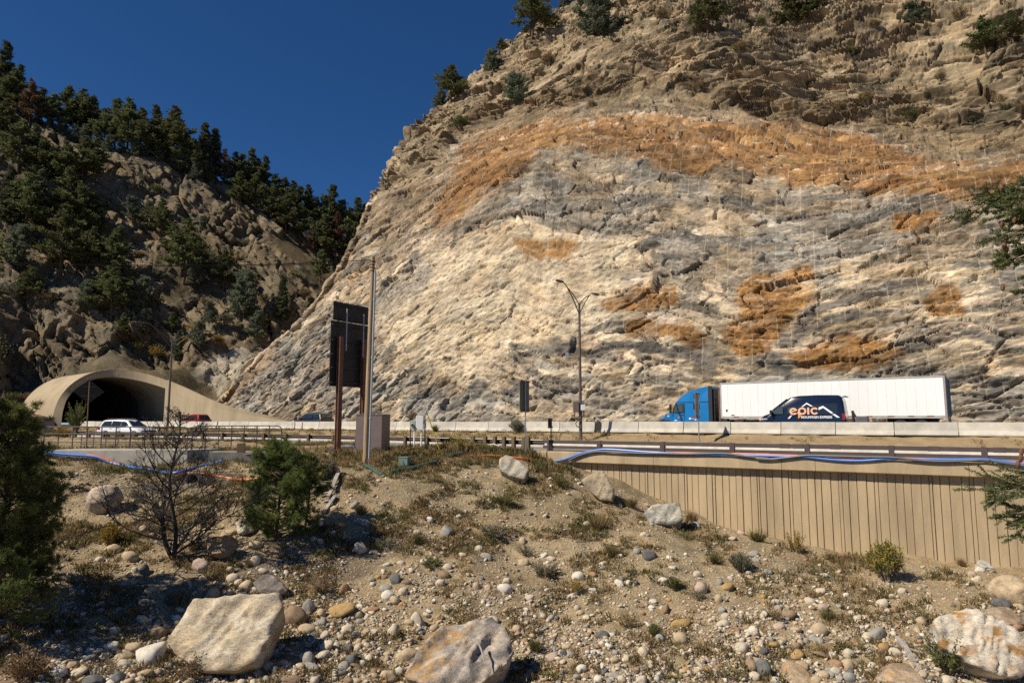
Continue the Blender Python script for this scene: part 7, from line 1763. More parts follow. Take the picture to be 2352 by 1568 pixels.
# seen one by one in the photo: view, x, y, width, height, colour, r(ound)/a(ngular)
LIST = '''5 850 500 60 55 p r;5 970 415 112 78 t r;5 1110 470 120 105 t r;5 1230 590 62 100 d a;5 1290 760 80 62 t a;5 1510 790 170 95 d a;5 1220 860 64 32 t r;5 1560 830 70 42 r a;5 1660 860 70 42 w r;5 1820 785 96 96 t r;5 1985 660 100 92 p r;5 2110 725 100 104 t r;5 2180 510 82 92 p r;5 2250 602 72 40 p r;5 1960 590 70 55 t r;5 1740 665 72 36 p r;5 1545 935 82 42 p r;5 1510 1010 70 52 w r;5 1535 1050 110 70 t a;5 1210 1015 90 92 p a;5 985 1115 90 60 p r;5 1350 1120 160 112 b a;5 1300 1290 205 215 w a;5 945 1245 100 62 w a;5 1145 1250 140 92 t r;5 1055 1330 122 72 t r;5 1060 1392 102 52 p r;5 760 1350 112 80 d a;5 670 1270 72 52 p r;5 765 1290 72 46 w r;5 438 1430 80 70 r r;5 505 1465 122 86 w r;5 625 1400 90 62 t r;5 670 1465 140 70 p r;5 350 1515 80 72 g r;5 480 1540 92 46 p r;5 795 1535 142 80 d a;5 1000 1520 120 92 d a;5 1100 1545 80 50 t r;5 1240 1480 132 76 t r;5 1340 1475 82 56 t r;5 1190 1535 80 50 p r;5 1440 1410 72 50 g r;5 2180 375 112 76 t r;5 1950 275 142 72 t a;5 700 930 70 40 g r;5 860 945 72 42 g r;5 430 955 92 42 g r;5 860 895 82 50 g r;5 350 890 50 30 p r;5 800 800 60 40 g r;5 1055 720 60 60 g r;5 1130 700 70 40 p a;5 1200 705 50 36 o a;5 1150 600 60 56 p r;5 1870 750 70 50 b a;5 1900 720 66 32 w r;5 2040 700 70 60 p r;5 2170 775 66 56 p r;5 2090 850 62 42 w r;5 2080 800 70 46 p r;5 1960 790 50 40 p r;5 1990 860 56 36 t r;5 1290 150 56 60 p a;5 1225 250 70 90 p r;5 1570 290 80 66 p r;5 1720 560 130 130 k a;5 620 770 50 40 g r;5 1225 1150 60 40 t r;5 1160 1155 52 30 g r;5 880 1345 82 76 g a;5 940 1060 60 40 g r;5 1420 1330 46 40 o a;5 60 1530 260 60 b a;5 1370 1540 76 60 b a;5 1620 1550 100 50 t a;
6 555 195 132 102 w r;6 555 125 92 56 t r;6 720 70 62 42 t r;6 940 400 116 112 p a;6 700 285 66 42 k r;6 545 330 66 52 w a;6 210 440 172 80 b a;6 810 750 96 96 r a;6 1240 670 82 102 d a;6 1160 745 102 66 g r;6 1175 810 106 76 w r;6 1235 850 82 76 t r;6 1310 785 76 76 p r;6 780 920 210 112 o a;6 500 900 102 152 g a;6 600 965 92 80 t r;6 378 980 172 172 b r;6 920 980 80 62 t r;6 1055 925 112 56 r a;6 985 945 62 50 t r;6 490 1095 140 86 t r;6 600 1040 102 72 g a;6 830 1095 106 80 p r;6 1225 1110 86 102 p r;6 1360 1040 80 52 t r;6 1435 1010 92 112 p a;6 1580 1090 72 66 t r;6 1350 1310 172 92 t r;6 500 1345 92 112 g r;6 625 1320 112 72 p r;6 540 1425 132 62 g a;6 150 1410 102 80 t r;6 215 1440 62 112 d a;6 435 1415 66 56 t r;6 800 1415 92 80 g r;6 875 1345 92 112 d a;6 905 1430 132 52 b r;6 1190 1490 132 102 t a;6 1270 1465 66 92 w a;6 545 1535 96 72 p r;6 340 1530 150 92 b a;6 650 1240 122 80 p a;6 820 1255 102 52 d a;6 1510 1260 72 72 w r;6 1480 1320 82 62 g a;6 2070 1025 126 76 p r;6 2285 1100 76 72 t r;6 1690 565 76 52 p r;6 1655 635 112 72 b r;6 1625 705 86 62 p r;6 1935 730 66 66 k r;6 2040 740 62 70 k a;6 2180 745 116 96 w r;6 2200 680 60 56 p r;6 2030 480 102 54 g a;6 1680 260 102 102 g a;6 1540 165 62 52 w r;6 1820 465 70 42 p r;6 1960 410 66 52 p r;6 2330 345 62 62 t r;6 2330 530 62 62 t r;6 1170 550 82 42 p r;6 1290 535 60 42 p r;6 1490 520 76 46 p r;6 1170 415 46 38 w r;6 1430 270 70 50 p r;6 1845 100 40 40 p r;6 1790 140 50 36 p r;6 975 190 110 66 g a;6 730 410 54 40 p r;6 600 350 50 50 p r;6 1340 700 80 46 b r;6 1150 660 50 44 b r;6 1095 660 56 36 o r;6 1040 680 60 40 g r;6 1050 715 50 36 p r;6 1685 915 90 50 p r;6 1510 985 60 40 p r;6 1740 815 60 40 p r;6 890 40 90 60 g a;6 210 1300 60 80 g r;6 280 1390 80 50 k r;6 930 1210 60 56 t r;6 980 1220 50 66 t r;6 920 1270 60 50 p r;6 1030 1340 56 66 p a;6 1175 1315 66 40 t r;6 1000 1130 60 50 t r;6 1050 1130 90 56 p a;6 640 1150 60 66 p a;6 770 1170 66 56 t r;6 560 1150 80 40 d a;6 910 1145 100 52 d a;6 940 1030 70 50 g r;6 70 1480 66 60 g r;6 1410 1370 62 52 d r;6 1530 1270 66 70 p r;6 1440 1280 46 56 p r;6 450 1330 50 46 p r;6 660 1430 80 50 b r;6 960 1390 60 60 p r;6 720 1480 60 62 p r;6 840 1540 90 56 b r;6 910 1540 76 50 t r;6 1060 1470 60 56 b r;6 240 1540 70 50 d a;6 140 1530 66 50 g r;
7 205 530 86 62 t r;7 1490 210 102 66 w a;7 745 200 66 46 p r;7 1265 455 112 102 d a;7 670 645 102 80 w r;7 1025 705 82 62 w a;7 1100 705 46 42 w r;7 1390 685 70 42 w r;7 1720 745 96 112 k r;7 1690 630 76 56 p r;7 1945 735 96 80 o a;7 1870 835 66 76 t r;7 1880 695 52 62 g r;7 1410 930 72 92 b a;7 1555 1050 152 82 o a;7 1550 1175 132 80 t r;7 1370 1180 82 80 g r;7 880 1150 116 76 d a;7 145 1095 76 66 t r;7 255 830 80 50 p r;7 1225 1295 92 86 p r;7 1920 1050 86 62 p r;7 1930 990 76 60 p r;7 1900 935 72 52 g a;7 440 1330 96 86 k a;7 570 1250 92 50 t r;7 615 1320 72 52 g r;7 700 1435 96 66 w r;7 840 1520 76 66 w r;7 890 1460 82 56 d a;7 975 1490 96 50 g a;7 980 1365 82 52 t r;7 2060 1250 122 86 p r;7 2165 1105 76 72 w r;7 2260 1430 122 152 d a;7 2160 1410 82 122 b a;7 2180 1500 96 62 p r;7 2240 1285 80 66 d a;7 1000 380 54 30 p r;7 1030 475 52 36 w r;7 1170 435 60 60 g r;7 2170 455 100 50 g a;7 2185 505 66 44 g a;7 2280 610 86 52 g r;7 2130 620 66 50 p r;7 2140 660 66 40 t r;7 2250 685 60 40 p r;7 1230 290 60 40 p r;7 1450 490 50 36 w a;7 1475 575 60 36 w a;7 880 575 50 50 g a;7 895 535 50 36 t r;7 790 770 60 56 w a;7 610 825 70 40 p r;7 660 915 50 46 p r;7 690 960 50 44 t r;7 370 470 66 44 w a;7 440 500 66 44 p a;7 800 640 60 56 r a;7 1300 915 50 40 w a;7 1310 865 66 36 w a;7 1440 850 50 32 o a;7 1680 210 66 66 g a;7 1990 320 70 40 k a;7 2060 280 70 46 k a;7 670 1210 50 44 r a;7 550 1300 60 66 d a;7 475 1265 60 52 g a;7 260 1480 80 50 g r;7 1085 1345 60 60 p r;7 1290 1395 46 60 p r;7 990 1300 46 46 g r;7 1040 1530 60 50 p r;7 1380 1495 80 44 d a;7 1200 1530 90 66 p a;7 1340 1520 50 60 w r;
8 595 1098 142 106 t r;8 1140 875 96 76 p r;8 635 915 96 66 k r;8 520 860 96 60 p r;8 605 770 92 46 p r;8 1310 775 76 52 p r;8 1480 1030 86 86 t r;8 1550 920 62 56 p r;8 340 970 116 82 b r;8 255 1075 102 56 k r;8 400 1100 96 52 t r;8 205 1230 96 52 o r;8 415 1315 122 92 o a;8 440 1415 132 86 t a;8 850 1310 96 72 p r;8 1250 1290 106 86 p r;8 1330 1310 66 50 p r;8 860 1505 112 86 g r;8 730 1385 112 72 r a;8 620 1315 140 46 b a;8 840 1400 112 92 t r;8 1100 1135 150 112 g a;8 1015 1165 102 72 p r;8 1955 675 76 50 p r;8 1900 630 76 48 k r;8 430 685 72 52 t r;8 150 610 92 52 g r;8 2000 540 122 52 d a;8 1970 590 70 66 w a;8 2060 590 76 52 g a;8 560 1185 112 40 g a;8 740 1455 92 62 p r;8 630 1485 102 56 t r;8 220 1535 72 62 p r;8 580 1535 82 90 t r;8 1055 1410 76 46 w r;8 930 1000 76 46 p r;8 465 825 60 60 b r;8 310 785 62 40 p r;8 640 640 66 42 w r;8 830 808 56 36 w r;8 1225 820 52 40 p r;8 230 870 76 56 p r;8 240 915 66 48 g a;8 140 870 56 50 o a;8 125 825 50 44 o r;8 880 965 52 50 p r;8 1185 945 50 40 p r;8 1255 935 100 60 r a;8 440 1210 52 60 t r;8 490 1205 52 48 g r;8 345 1300 50 56 t r;8 330 1460 96 50 p a;8 250 950 60 60 t r;8 960 1090 66 30 p r;8 1360 1150 46 44 p r;8 1700 1540 110 70 p r;8 1900 1560 180 40 p r;8 1490 1480 70 66 t r;8 2310 910 90 80 t r;8 2160 880 170 100 d a;8 2290 1080 110 80 r a;8 780 600 0 0 t r;8 410 1245 82 48 b r;8 285 1185 80 44 t r;8 270 1215 62 48 p r;8 1150 1250 100 80 o r;8 1210 1360 70 50 p r;8 1260 1370 70 50 t r;8 780 1350 60 50 p r;8 720 1325 60 50 p r;8 510 1380 50 42 p r;8 690 1450 70 50 g a;8 780 1520 60 60 g a'''
tf = {'5': zz5, '6': zz6, '7': zz7, '8': zz8}
STN = []
for it in LIST.replace('\n', '').split(';'):
    a = it.split()
    if len(a) < 7 or float(a[3]) == 0: continue
    x, y = tf[a[0]](float(a[1]), float(a[2])); STN.append([x, y, float(a[3]) * 0.26855, float(a[4]) * 0.26855, a[5], a[6]])
print('listed stones', len(STN))
rs = random.Random(17)
LM = [('big pale slab', 520, 1465), ('split grey boulder', 1075, 1510), ('rust streaked boulder', 2240, 1480), ('burnt tree', 393, 1270), ('young pine', 640, 1220), ('round rabbitbrush', 2037, 1310), ('dark slab', 622, 1345), ('pointed boulder', 1378, 1120), ('blue grey boulder', 1525, 1185), ('smooth tan boulder', 2318, 1352), ('round brown cobble', 676, 1408), ('pale sage mound', 1255, 1310), ('dark angular stone', 1488, 1268), ('triangular pale stone', 826, 1258), ('brown weed clump', 1063, 1420), ('large tan cobble', 1880, 1440), ('yellow shrub', 252, 1235), ('big round boulder', 232, 1150), ('yellow flowered weed', 1325, 1345), ('loose plank', 730, 1140), ('grey roadside boulder', 1178, 1080), ('weathered boards', 2090, 1510), ('brown weed patch', 1443, 1430)]
def direction(dx, dy):
    if abs(dx) > 2 * abs(dy): return 'right of' if dx > 0 else 'left of'
    if abs(dy) > 2 * abs(dx): return 'below' if dy > 0 else 'above'
    return ('lower ' if dy > 0 else 'upper ') + ('right of' if dx > 0 else 'left of')
BLOCKED = [(520, 1450, 140, 95), (1055, 1505, 135, 75), (2250, 1485, 125, 90), (640, 1190, 85, 60), (2318, 1355, 55, 40), (1378, 1120, 40, 40), (1525, 1185, 50, 28), (232, 1150, 42, 40), (622, 1345, 45, 25), (1178, 1080, 42, 30), (512, 1262, 40, 38)]
def blocked(x, y, k=1.0): return any(((x - a) / (c * k)) ** 2 + ((y - b) / (d * k)) ** 2 < 1 for a, b, c, d in BLOCKED)
def density(x, y):
    lim = np.interp(x, [0, 150, 900, 1300, 1500, 1700, 2000, 2352], [1420, 1380, 1350, 1400, 1470, 1400, 1440, 1500])
    a = sstep(lim - 60, lim + 60, y)
    if 620 < x < 1000 and y > 1290: a = max(a, 0.8)
    if y < 1080 or (x > 1240 and y < np.interp(x, [1240, 1420, 1620, 1900, 2352], [1080, 1125, 1200, 1275, 1325])): return 0.0
    return 0.13 + 0.87 * a
placed = [(s[0], s[1], max(s[2], s[3])) for s in STN]
while len(STN) < 296:
    x, y = rs.uniform(20, 2340), rs.uniform(1100, 1562)
    if rs.random() > density(x, y) or blocked(x, y, 1.05): continue
    wq = rs.uniform(13, 20)
    if any((x - a) ** 2 + (y - b) ** 2 < (0.55 * (c + wq)) ** 2 for a, b, c in placed): continue
    placed.append((x, y, wq)); STN.append([x, y, wq, wq * rs.uniform(.6, .8), rs.choice('ttppwgbkrd'), rs.choice('rrra')])
groups = {}
for st in STN:
    d_, lm = min(((st[0] - a[1]) ** 2 + (st[1] - a[2]) ** 2, a) for a in LM)
    st.append(lm); st.append(direction(st[0] - lm[1], st[1] - lm[2])); st.append(d_)
    groups.setdefault((st[4], st[5], lm[0], st[7]), []).append(st)
ords = ['nearest', 'second nearest', 'third nearest', 'fourth nearest', 'fifth nearest', 'sixth nearest', 'seventh nearest', 'eighth nearest', 'ninth nearest', 'tenth nearest', 'eleventh nearest']
def stone(name, label, P, size, data, m, rz, tilt, group='cobbles and rocks on the slope'):
    o = bpy.data.objects.new(name, data); link(o); o.location = P; o.scale = size; o.rotation_euler = (tilt[0], tilt[1], rz)
    o.material_slots[0].link = 'OBJECT'; o.material_slots[0].material = m
    return tag(o, label, 'stone', group)
for key, lst in groups.items():
    lst.sort(key=lambda s: s[8])
    for i, (x, y, wp, hp, c, sh, lm, dr, _) in enumerate(lst):
        p = ground_at(x, y + hp * 0.35); k = p.y / 1568
        a, b = wp * k / 2 * 1.06, hp * k / 2 * 1.06
        P = p + Vector((0, 0, b * 0.25)); kind = 'cobble' if sh == 'r' else 'broken_rock'
        data = rs.choice(ROUND if sh == 'r' else ANGU); rz = rs.uniform(-.5, .5) + (math.pi if rs.random() < .5 else 0)
        stone(kind, f"{CN[c]} {'rounded cobble' if sh == 'r' else 'angular rock'}, {ords[min(i, 10)]} such {dr} the {lm[0]}", P, (a, (a + b) / 2 * rs.uniform(.8, 1.1), b), data, SM[c], rz, (rs.uniform(-.25, .25), rs.uniform(-.35, .35)))

# ------------------------------------------------------------------ the large boulders
m_slabrock, *_ = rock_mat('slab_rock', attr='rock', scale=1.6, bump=0.7, streak=(1, 1, 2.2), fine=9.0, crack=0.12, dist=0.08)
def boulder(name, label, cx, cy, wp, hp, depth, planes, seed, zones, rz=0.0, sub=5, ang=1.0, cuts=9, rough=0.02, sink=0.18, tilt=(0, 0), cat='boulder', smooth=False):
    """planes: (nx,ny,nz,d) in the rock's own unit frame (x right, y away, z up); zones: colour rule"""
    p = ground_at(cx, cy + hp * 0.42); k = p.y / 1568
    P, F = rock_shape(sub, seed, ang, cuts, planes, rough)
    ext = P.max(0) - P.min(0); mid = (P.max(0) + P.min(0)) / 2
    P = (P - mid) / ext * np.array([wp * k, depth, hp * k])
    Mt = (Matrix.Rotation(rz, 3, 'Z') @ Matrix.Rotation(tilt[0], 3, 'X') @ Matrix.Rotation(tilt[1], 3, 'Y'))
    P = P @ np.array(Mt).T
    # strata steps across the faces
    st = fbm(P[:, 0] * 1.1 + seed, P[:, 2] * 2.6 + P[:, 0], P[:, 1], 4, seed + 3)
    Np = unit(P); P = P + Np * (st * 0.035 + 0.03 * (np.round(st * 3) / 3))[:, None]
    c = pt(cx, cy, p.y + depth * 0.25)
    K_ = zones(P, wp * k, hp * k)
    o = mesh_np(name, P, F, m_slabrock, None, smooth, attrs={'rock': np.clip(K_, .03, .8)}); o.location = (c.x, c.y, c.z)
    return tag(o, label, cat)
def zone(base, *adds):
    def f(P, w_, h_):
        K_ = np.zeros((len(P), 3)) + col3(*base)
        for c, thr, sc, sd, lim in adds:
            mk = sstep(thr, thr + 0.3, fbm(P[:, 0] / sc, P[:, 1] / sc, P[:, 2] / (sc * .7), 4, sd))
            if lim: mk = mk * lim(P[:, 0] / w_, P[:, 2] / h_)
            K_ = K_ * (1 - mk[:, None]) + col3(*c) * mk[:, None]
        return K_
    return f
def slab(name, label, outline, nrm_, thick, seed, zones, cat='boulder', rough=0.012, step=0.03, bev=0.10, cuts=0, stri=(1.1, 2.6)):
    """rock whose near face fills the outline (photo points), lying on a plane with the given normal"""
    xs = [p[0] for p in outline]; ys = [p[1] for p in outline]
    g0 = ground_at((min(xs) + max(xs)) / 2, min(max(ys), 1600) - 3)
    n_ = Vector(nrm_).normalized(); c0 = pt((min(xs) + max(xs)) / 2, (min(ys) + max(ys)) / 2, g0.y + 0.1)
    L = []
    for x, y in outline:
        d = Vector(ray(x, y)); o = Vector((0, 0, EYE)); L.append(o + d * ((c0 - o).dot(n_) / d.dot(n_)))
    c = sum(L, Vector()) / len(L)
    u = Vector((1, 0, 0)); u = (u - n_ * u.dot(n_)).normalized(); v = n_.cross(u)
    P2 = np.array([((p - c).dot(u), (p - c).dot(v)) for p in L])
    x_, y_ = P2[:, 0], P2[:, 1]
    if (x_ * np.roll(y_, -1) - y_ * np.roll(x_, -1)).sum() < 0: P2 = P2[::-1]
    sc = np.abs(P2).max(); pl_ = []; dd_ = []
    for i in range(len(P2)):
        e = P2[(i + 1) % len(P2)] - P2[i]; q = np.array([e[1], -e[0]]) / np.linalg.norm(e); dist = q @ P2[i]
        if dist <= 0.05: continue
        pl_.append((q[0], q[1], -0.12)); dd_.append(dist)
        b_ = unit(np.array([q[0], q[1], 1.0])); pl_.append(tuple(b_)); dd_.append((dist + thick * .30) / math.sqrt(2) - bev * .5)
    pl_ += [(0, 0, 1), (0, 0, -1)]; dd_ += [thick * .30, thick * .70]
    V, F = ICO[5]; r_ = np.random.RandomState(seed)
    for i in range(cuts):
        q = unit(r_.normal(size=3)); pl_.append(tuple(q)); dd_.append(sc * r_.uniform(.75, .95))
    n2_ = np.array(pl_); n2_ /= np.linalg.norm(n2_, axis=1, keepdims=True)
    S3 = np.array([np.ptp(P2[:, 0]) / 2, np.ptp(P2[:, 1]) / 2, thick * .5]); dirs = unit(V * S3)
    dot = dirs @ n2_.T; r = np.where(dot > 0.02, np.array(dd_)[None] / np.maximum(dot, 0.02), 99).min(1)
    P = dirs * r[:, None]
    al_ = (P[:, 0] * .62 + P[:, 1] * .78); ac_ = (P[:, 0] * .78 - P[:, 1] * .62)
    st = fbm(al_ * 0.75 + seed, ac_ * 3.4 + 0.5 * np.sin(al_ * 1.3), P[:, 2], 4, seed)
    P = P * (1 + rough * fbm(P[:, 0] * 6, P[:, 1] * 6, P[:, 2] * 6, 3, seed + 1))[:, None]
    P[:, 2] += step * (0.7 * st + 0.8 * np.round(st * 2.5 + 0.6 * al_) / 2.5 - 0.19 * al_) * (P[:, 2] > -0.1)
    W = P[:, :1] * np.array(u) + P[:, 1:2] * np.array(v) + P[:, 2:] * np.array(n_)
    w_, h_ = np.ptp(P2[:, 0]), np.ptp(P2[:, 1])
    K_ = zones(np.stack([P[:, 0], P[:, 2], P[:, 1]], 1), w_, h_)
    o = mesh_np(name, W, F, m_slabrock, None, False, attrs={'rock': np.clip(K_, .03, .8)}); o.location = c
    return tag(o, label, cat)
slab('boulder', 'huge pale cream flat faced slab leaning in the lower left foreground', [(454, 1385), (560, 1374), (646, 1373), (650, 1405), (636, 1440), (598, 1531), (540, 1545), (465, 1543), (405, 1500), (393, 1476)], (0.02, -0.80, 0.60), 1.3, 401,
     zone((0.49, 0.42, 0.31), ((0.38, 0.285, 0.175), 0.0, 0.6, 5, lambda x, z: sstep(0.05, 0.35, x - z * .4)), ((0.55, 0.49, 0.39), 0.1, 0.5, 6, None), ((0.34, 0.285, 0.21), 0.2, 0.3, 7, None)), step=0.085)
slab('boulder', 'split grey boulder with brown left side at the bottom centre', [zz6(*q) for q in ((1335, 1530), (1470, 1330), (1640, 1140), (1950, 1080), (2080, 1072), (2180, 1140), (2250, 1290), (2190, 1440), (1960, 1600), (1500, 1640))], (0.0, -0.55, 0.83), 1.2, 402,
     zone((0.36, 0.32, 0.28), ((0.37, 0.245, 0.13), -0.25, 0.5, 8, lambda x, z: sstep(0.05, -0.15, x - z * .3)), ((0.22, 0.20, 0.18), 0.15, 0.3, 9, None), ((0.46, 0.40, 0.34), 0.25, 0.3, 10, None)), step=0.14, rough=0.03, cuts=4)
slab('boulder', 'large white and rust streaked boulder at the lower right', [zz8(*q) for q in ((1555, 1075), (1600, 1040), (1840, 965), (1900, 985), (2200, 1110), (2352, 1270), (2345, 1420), (2290, 1530), (2110, 1525), (1910, 1450), (1640, 1270))], (-0.10, -0.80, 0.58), 1.6, 403,
     zone((0.50, 0.445, 0.37), ((0.37, 0.21, 0.08), 0.20, 0.42, 11, None), ((0.60, 0.55, 0.47), 0.05, 0.35, 12, None), ((0.33, 0.30, 0.265), 0.1, 0.35, 13, lambda x, z: sstep(0.05, -0.3, x + z))), step=0.11, rough=0.02, cuts=2)
slab('boulder', 'dark grey flat slab propped on stones above the big pale slab', [zz6(*q) for q in ((30, 730), (120, 665), (190, 655), (290, 735), (320, 790), (250, 820), (90, 810))], (0.1, -0.62, 0.78), 0.7, 406, zone((0.20, 0.175, 0.16), ((0.36, .33, .30), .25, .3, 17, None)), step=0.03)
slab('boulder', 'pointed brownish grey boulder standing at the left end of the retaining wall', [z3(*q) for q in ((705, 1130), (850, 1035), (890, 1045), (980, 1210), (965, 1300), (870, 1290), (770, 1210))], (-0.25, -0.85, 0.45), 1.1, 407, zone((0.35, 0.295, 0.21), ((0.27, .225, .165), .0, .3, 18, None)), step=0.05, cuts=2)
slab('boulder', 'blue grey veined boulder on the slope below the retaining wall', [zz7(*q) for q in ((1232, 135), (1300, 62), (1540, 55), (1575, 180), (1500, 225), (1290, 220))], (-0.05, -0.75, 0.66), 1.1, 408, zone((0.345, 0.335, 0.295), ((0.48, .435, .36), .15, .25, 19, None), ((0.25, .25, .23), .1, .4, 20, None)), step=0.05, cuts=3)
slab('boulder', 'grey roadside boulder left of the ducts at the top of the slope', [z3(*q) for q in ((0, 950), (60, 920), (160, 960), (250, 1050), (215, 1125), (100, 1095), (5, 1045))], (-0.1, -0.75, 0.66), 1.1, 409, zone((0.36, 0.335, 0.285), ((0.46, .36, .24), .1, .4, 21, lambda x, z: sstep(-.1, .3, z)), ((.26, .25, .22), .1, .3, 22, None)), step=0.05, cuts=2)
boulder('boulder', 'smooth rounded tan boulder at the right edge below the retaining wall', 2318, 1356, 88, 66, 1.5, None, 404, zone((0.46, 0.37, 0.25), ((0.38, 0.29, 0.19), .1, .5, 14, None)), ang=0.0, rough=0.01, smooth=True)
boulder('boulder', 'big round pinkish grey boulder left of the burnt tree', 235, 1150, 76, 74, 1.5, None, 405, zone((0.40, 0.33, 0.265), ((0.30, 0.245, 0.19), .05, .4, 15, None), ((0.48, .42, .35), .2, .3, 16, None)), ang=0.25, rough=0.02, smooth=True)
boulder('boulder', 'rust brown block below the burnt tree branches', 512, 1262, 70, 66, 1.3, [(-.2, -.85, .45, .5), (.6, -.5, .6, .55), (0, -.5, -.85, .5), (0, 0, 1, .7)], 410, zone((0.33, 0.255, 0.175), ((0.36, .21, .12), .0, .4, 23, None)), rough=0.03)
boulder('boulder', 'white fractured rock half hidden by the left side of the young pine', 563, 1208, 52, 52, 1.1, [(-.2, -.8, .55, .5), (.7, -.4, .5, .55), (-.8, -.2, -.3, .6)], 411, zone((0.52, 0.47, 0.38), ((0.36, .34, .30), .15, .25, 24, None)), rough=0.035)
boulder('boulder', 'pink brown flat rock cut by the bottom edge right of the cobbles', 2060, 1556, 130, 44, 1.6, [(0, -.55, .83, .45), (-.8, -.2, .5, .65), (.85, -.1, .3, .7)], 412, zone((0.40, 0.315, 0.235), ((0.30, .23, .16), .0, .4, 25, None), ((.45, .31, .17), .25, .3, 26, None)), rough=0.03)
boulder('boulder', 'brown rust rock at the bottom edge left of the dark cobble heap', 1830, 1553, 92, 44, 1.2, [(0, -.6, .8, .5), (-.7, -.3, .6, .6), (.8, -.2, .4, .6)], 413, zone((0.36, 0.28, 0.19), ((0.40, .25, .13), .05, .4, 27, None)), rough=0.03)
boulder('boulder', 'grey and white stacked rock pile end near the wall foot at far right', 2262, 1300, 34, 26, 0.8, [(0, -.6, .8, .45), (-.7, -.3, .5, .6), (.8, -.2, .4, .6)], 414, zone((0.35, 0.34, 0.30), ((0.5, .46, .4), .15, .2, 28, None)), rough=0.03)
boulder('boulder', 'low pinkish rock between the smooth tan boulder and the rust streaked boulder', 2310, 1418, 80, 46, 1.2, [(0, -.6, .8, .45), (-.7, -.3, .5, .6), (.8, -.2, .4, .6)], 415, zone((0.34, 0.27, 0.21), ((0.28, .2, .14), .05, .3, 29, None)), rough=0.03)
mb = MB(); A, B = pt(1096, 1468, ground_at(1096, 1540).y - 1.0), pt(1114, 1524, ground_at(1110, 1560).y - 1.2); mb.tube([A, A.lerp(B, .5) + Vector((.02, 0, .03)), B], [.035, .03, .02], 6); tag(mb.build('driftwood_stick', m_grey_wood), 'pale dry stick lying across the split grey boulder', 'stick')

# ------------------------------------------------------------------ the countless small stones
n = 105000
xs_ = np.random.RandomState(5).uniform(-60, 2420, n); ys_ = np.random.RandomState(6).uniform(1040, 1600, n)
cl = fbm(xs_ / 60, ys_ / 38, 0, 3, 301)
dens = np.array([density(x, min(y, 1560)) for x, y in zip(xs_, ys_)]) * sstep(-0.75, 0.35, cl)
ok = (np.random.RandomState(7).uniform(0, 1, n) < dens * 1.0 + (dens > 0) * 0.22) & ~np.array([blocked(x, y, 0.85) for x, y in zip(xs_, ys_)])
xs_, ys_ = xs_[ok], ys_[ok]
G_ = ground_at_many(xs_, ys_)
r_ = np.random.RandomState(8)
wpx = np.clip(r_.lognormal(1.25, 0.55, len(xs_)), 2.0, 15) * (0.8 + 0.35 * sstep(1250, 1500, ys_))
sz = wpx * G_[:, 1] / 1568 / 2
cols = list('tpwgdrkbo'); pr_ = np.array([.24, .22, .12, .15, .09, .06, .05, .05, .02])
ci = r_.choice(len(cols), len(xs_), p=pr_)
V0, F0 = ICO[2]; V1, F1 = ICO[1]
VV_, FF_, MI_ = [], [], []; off = 0
for big_ in (True, False):
    sel = (wpx > 7) if big_ else (wpx <= 7)
    Vb, Fb = (V0, F0) if big_ else (V1, F1)
    m_ = sel.sum(); a = r_.uniform(0, 6.283, m_); el = np.stack([r_.uniform(.8, 1.25, m_), r_.uniform(.7, 1.1, m_), r_.uniform(.5, .8, m_)], 1) * sz[sel][:, None]
    ph = r_.uniform(0, 50, m_)
    nz_ = 1 + 0.27 * np.stack([vnoise(Vb[:, 0] * 1.6 + q, Vb[:, 1] * 1.6, Vb[:, 2] * 1.6, 3) for q in ph])
    tl = r_.normal(0, .25, (m_, 2))
    L = Vb[None] * nz_[..., None] * el[:, None, :]
    z = L[..., 2] + L[..., 0] * tl[:, :1] + L[..., 1] * tl[:, 1:]
    X = L[..., 0] * np.cos(a)[:, None] - L[..., 1] * np.sin(a)[:, None]; Yv = L[..., 0] * np.sin(a)[:, None] + L[..., 1] * np.cos(a)[:, None]
    P = np.stack([X, Yv, z], -1) + (G_[sel] + np.stack([0 * ph, 0 * ph, el[:, 2] * .35], 1))[:, None, :]
    VV_.append(P.reshape(-1, 3)); FF_.append((Fb[None] + (np.arange(m_) * len(Vb))[:, None, None]).reshape(-1, 3) + off); off += m_ * len(Vb); MI_.append(np.repeat(ci[sel], len(Fb)))
print('small stones', len(xs_))
o = mesh_np('gravel', np.concatenate(VV_), np.concatenate(FF_), [SM[c] for c in cols], None, False, np.concatenate(MI_)); tag(o, 'countless small rounded stones scattered over the slope', kind='stuff')

# ------------------------------------------------------------------ dry grass and litter
def grass(name, label, pts_, hts, m2, seed, blades=(10, 18), spread=0.09):
    """m2: per-tuft material index"""
    r_ = np.random.RandomState(seed); V = []; MI = []
    for p, h, mi in zip(pts_, hts, m2):
        k = r_.randint(*blades); b = np.array(p) + r_.normal(size=(k, 3)) * np.array([spread, spread, 0.0]); b[:, 2] -= 0.03
        d = unit(r_.normal(size=(k, 3)) * np.array([.45, .45, .15]) + np.array([0, 0, 1.0])) * (h * r_.uniform(.5, 1.1, (k, 1)))
        q = unit(np.cross(d, r_.normal(size=(k, 3)))) * 0.011
        V.append(np.stack([b - q, b + q, b + d * .6 + q * .7 + r_.normal(size=(k, 3)) * .02, b + d], 1)); MI += [mi] * k
    V = np.concatenate(V).reshape(-1, 3); F = np.arange(len(V)).reshape(-1, 4)
    return tag(mesh_np(name, V, F, [m_dry, m_olive, m_brownb], None, False, MI), label, kind='stuff')
n = 44000
r2 = np.random.RandomState(21); gx_ = r2.uniform(-60, 2420, n); gy_ = 1030 + 540 * r2.uniform(0, 1, n) ** 1.25
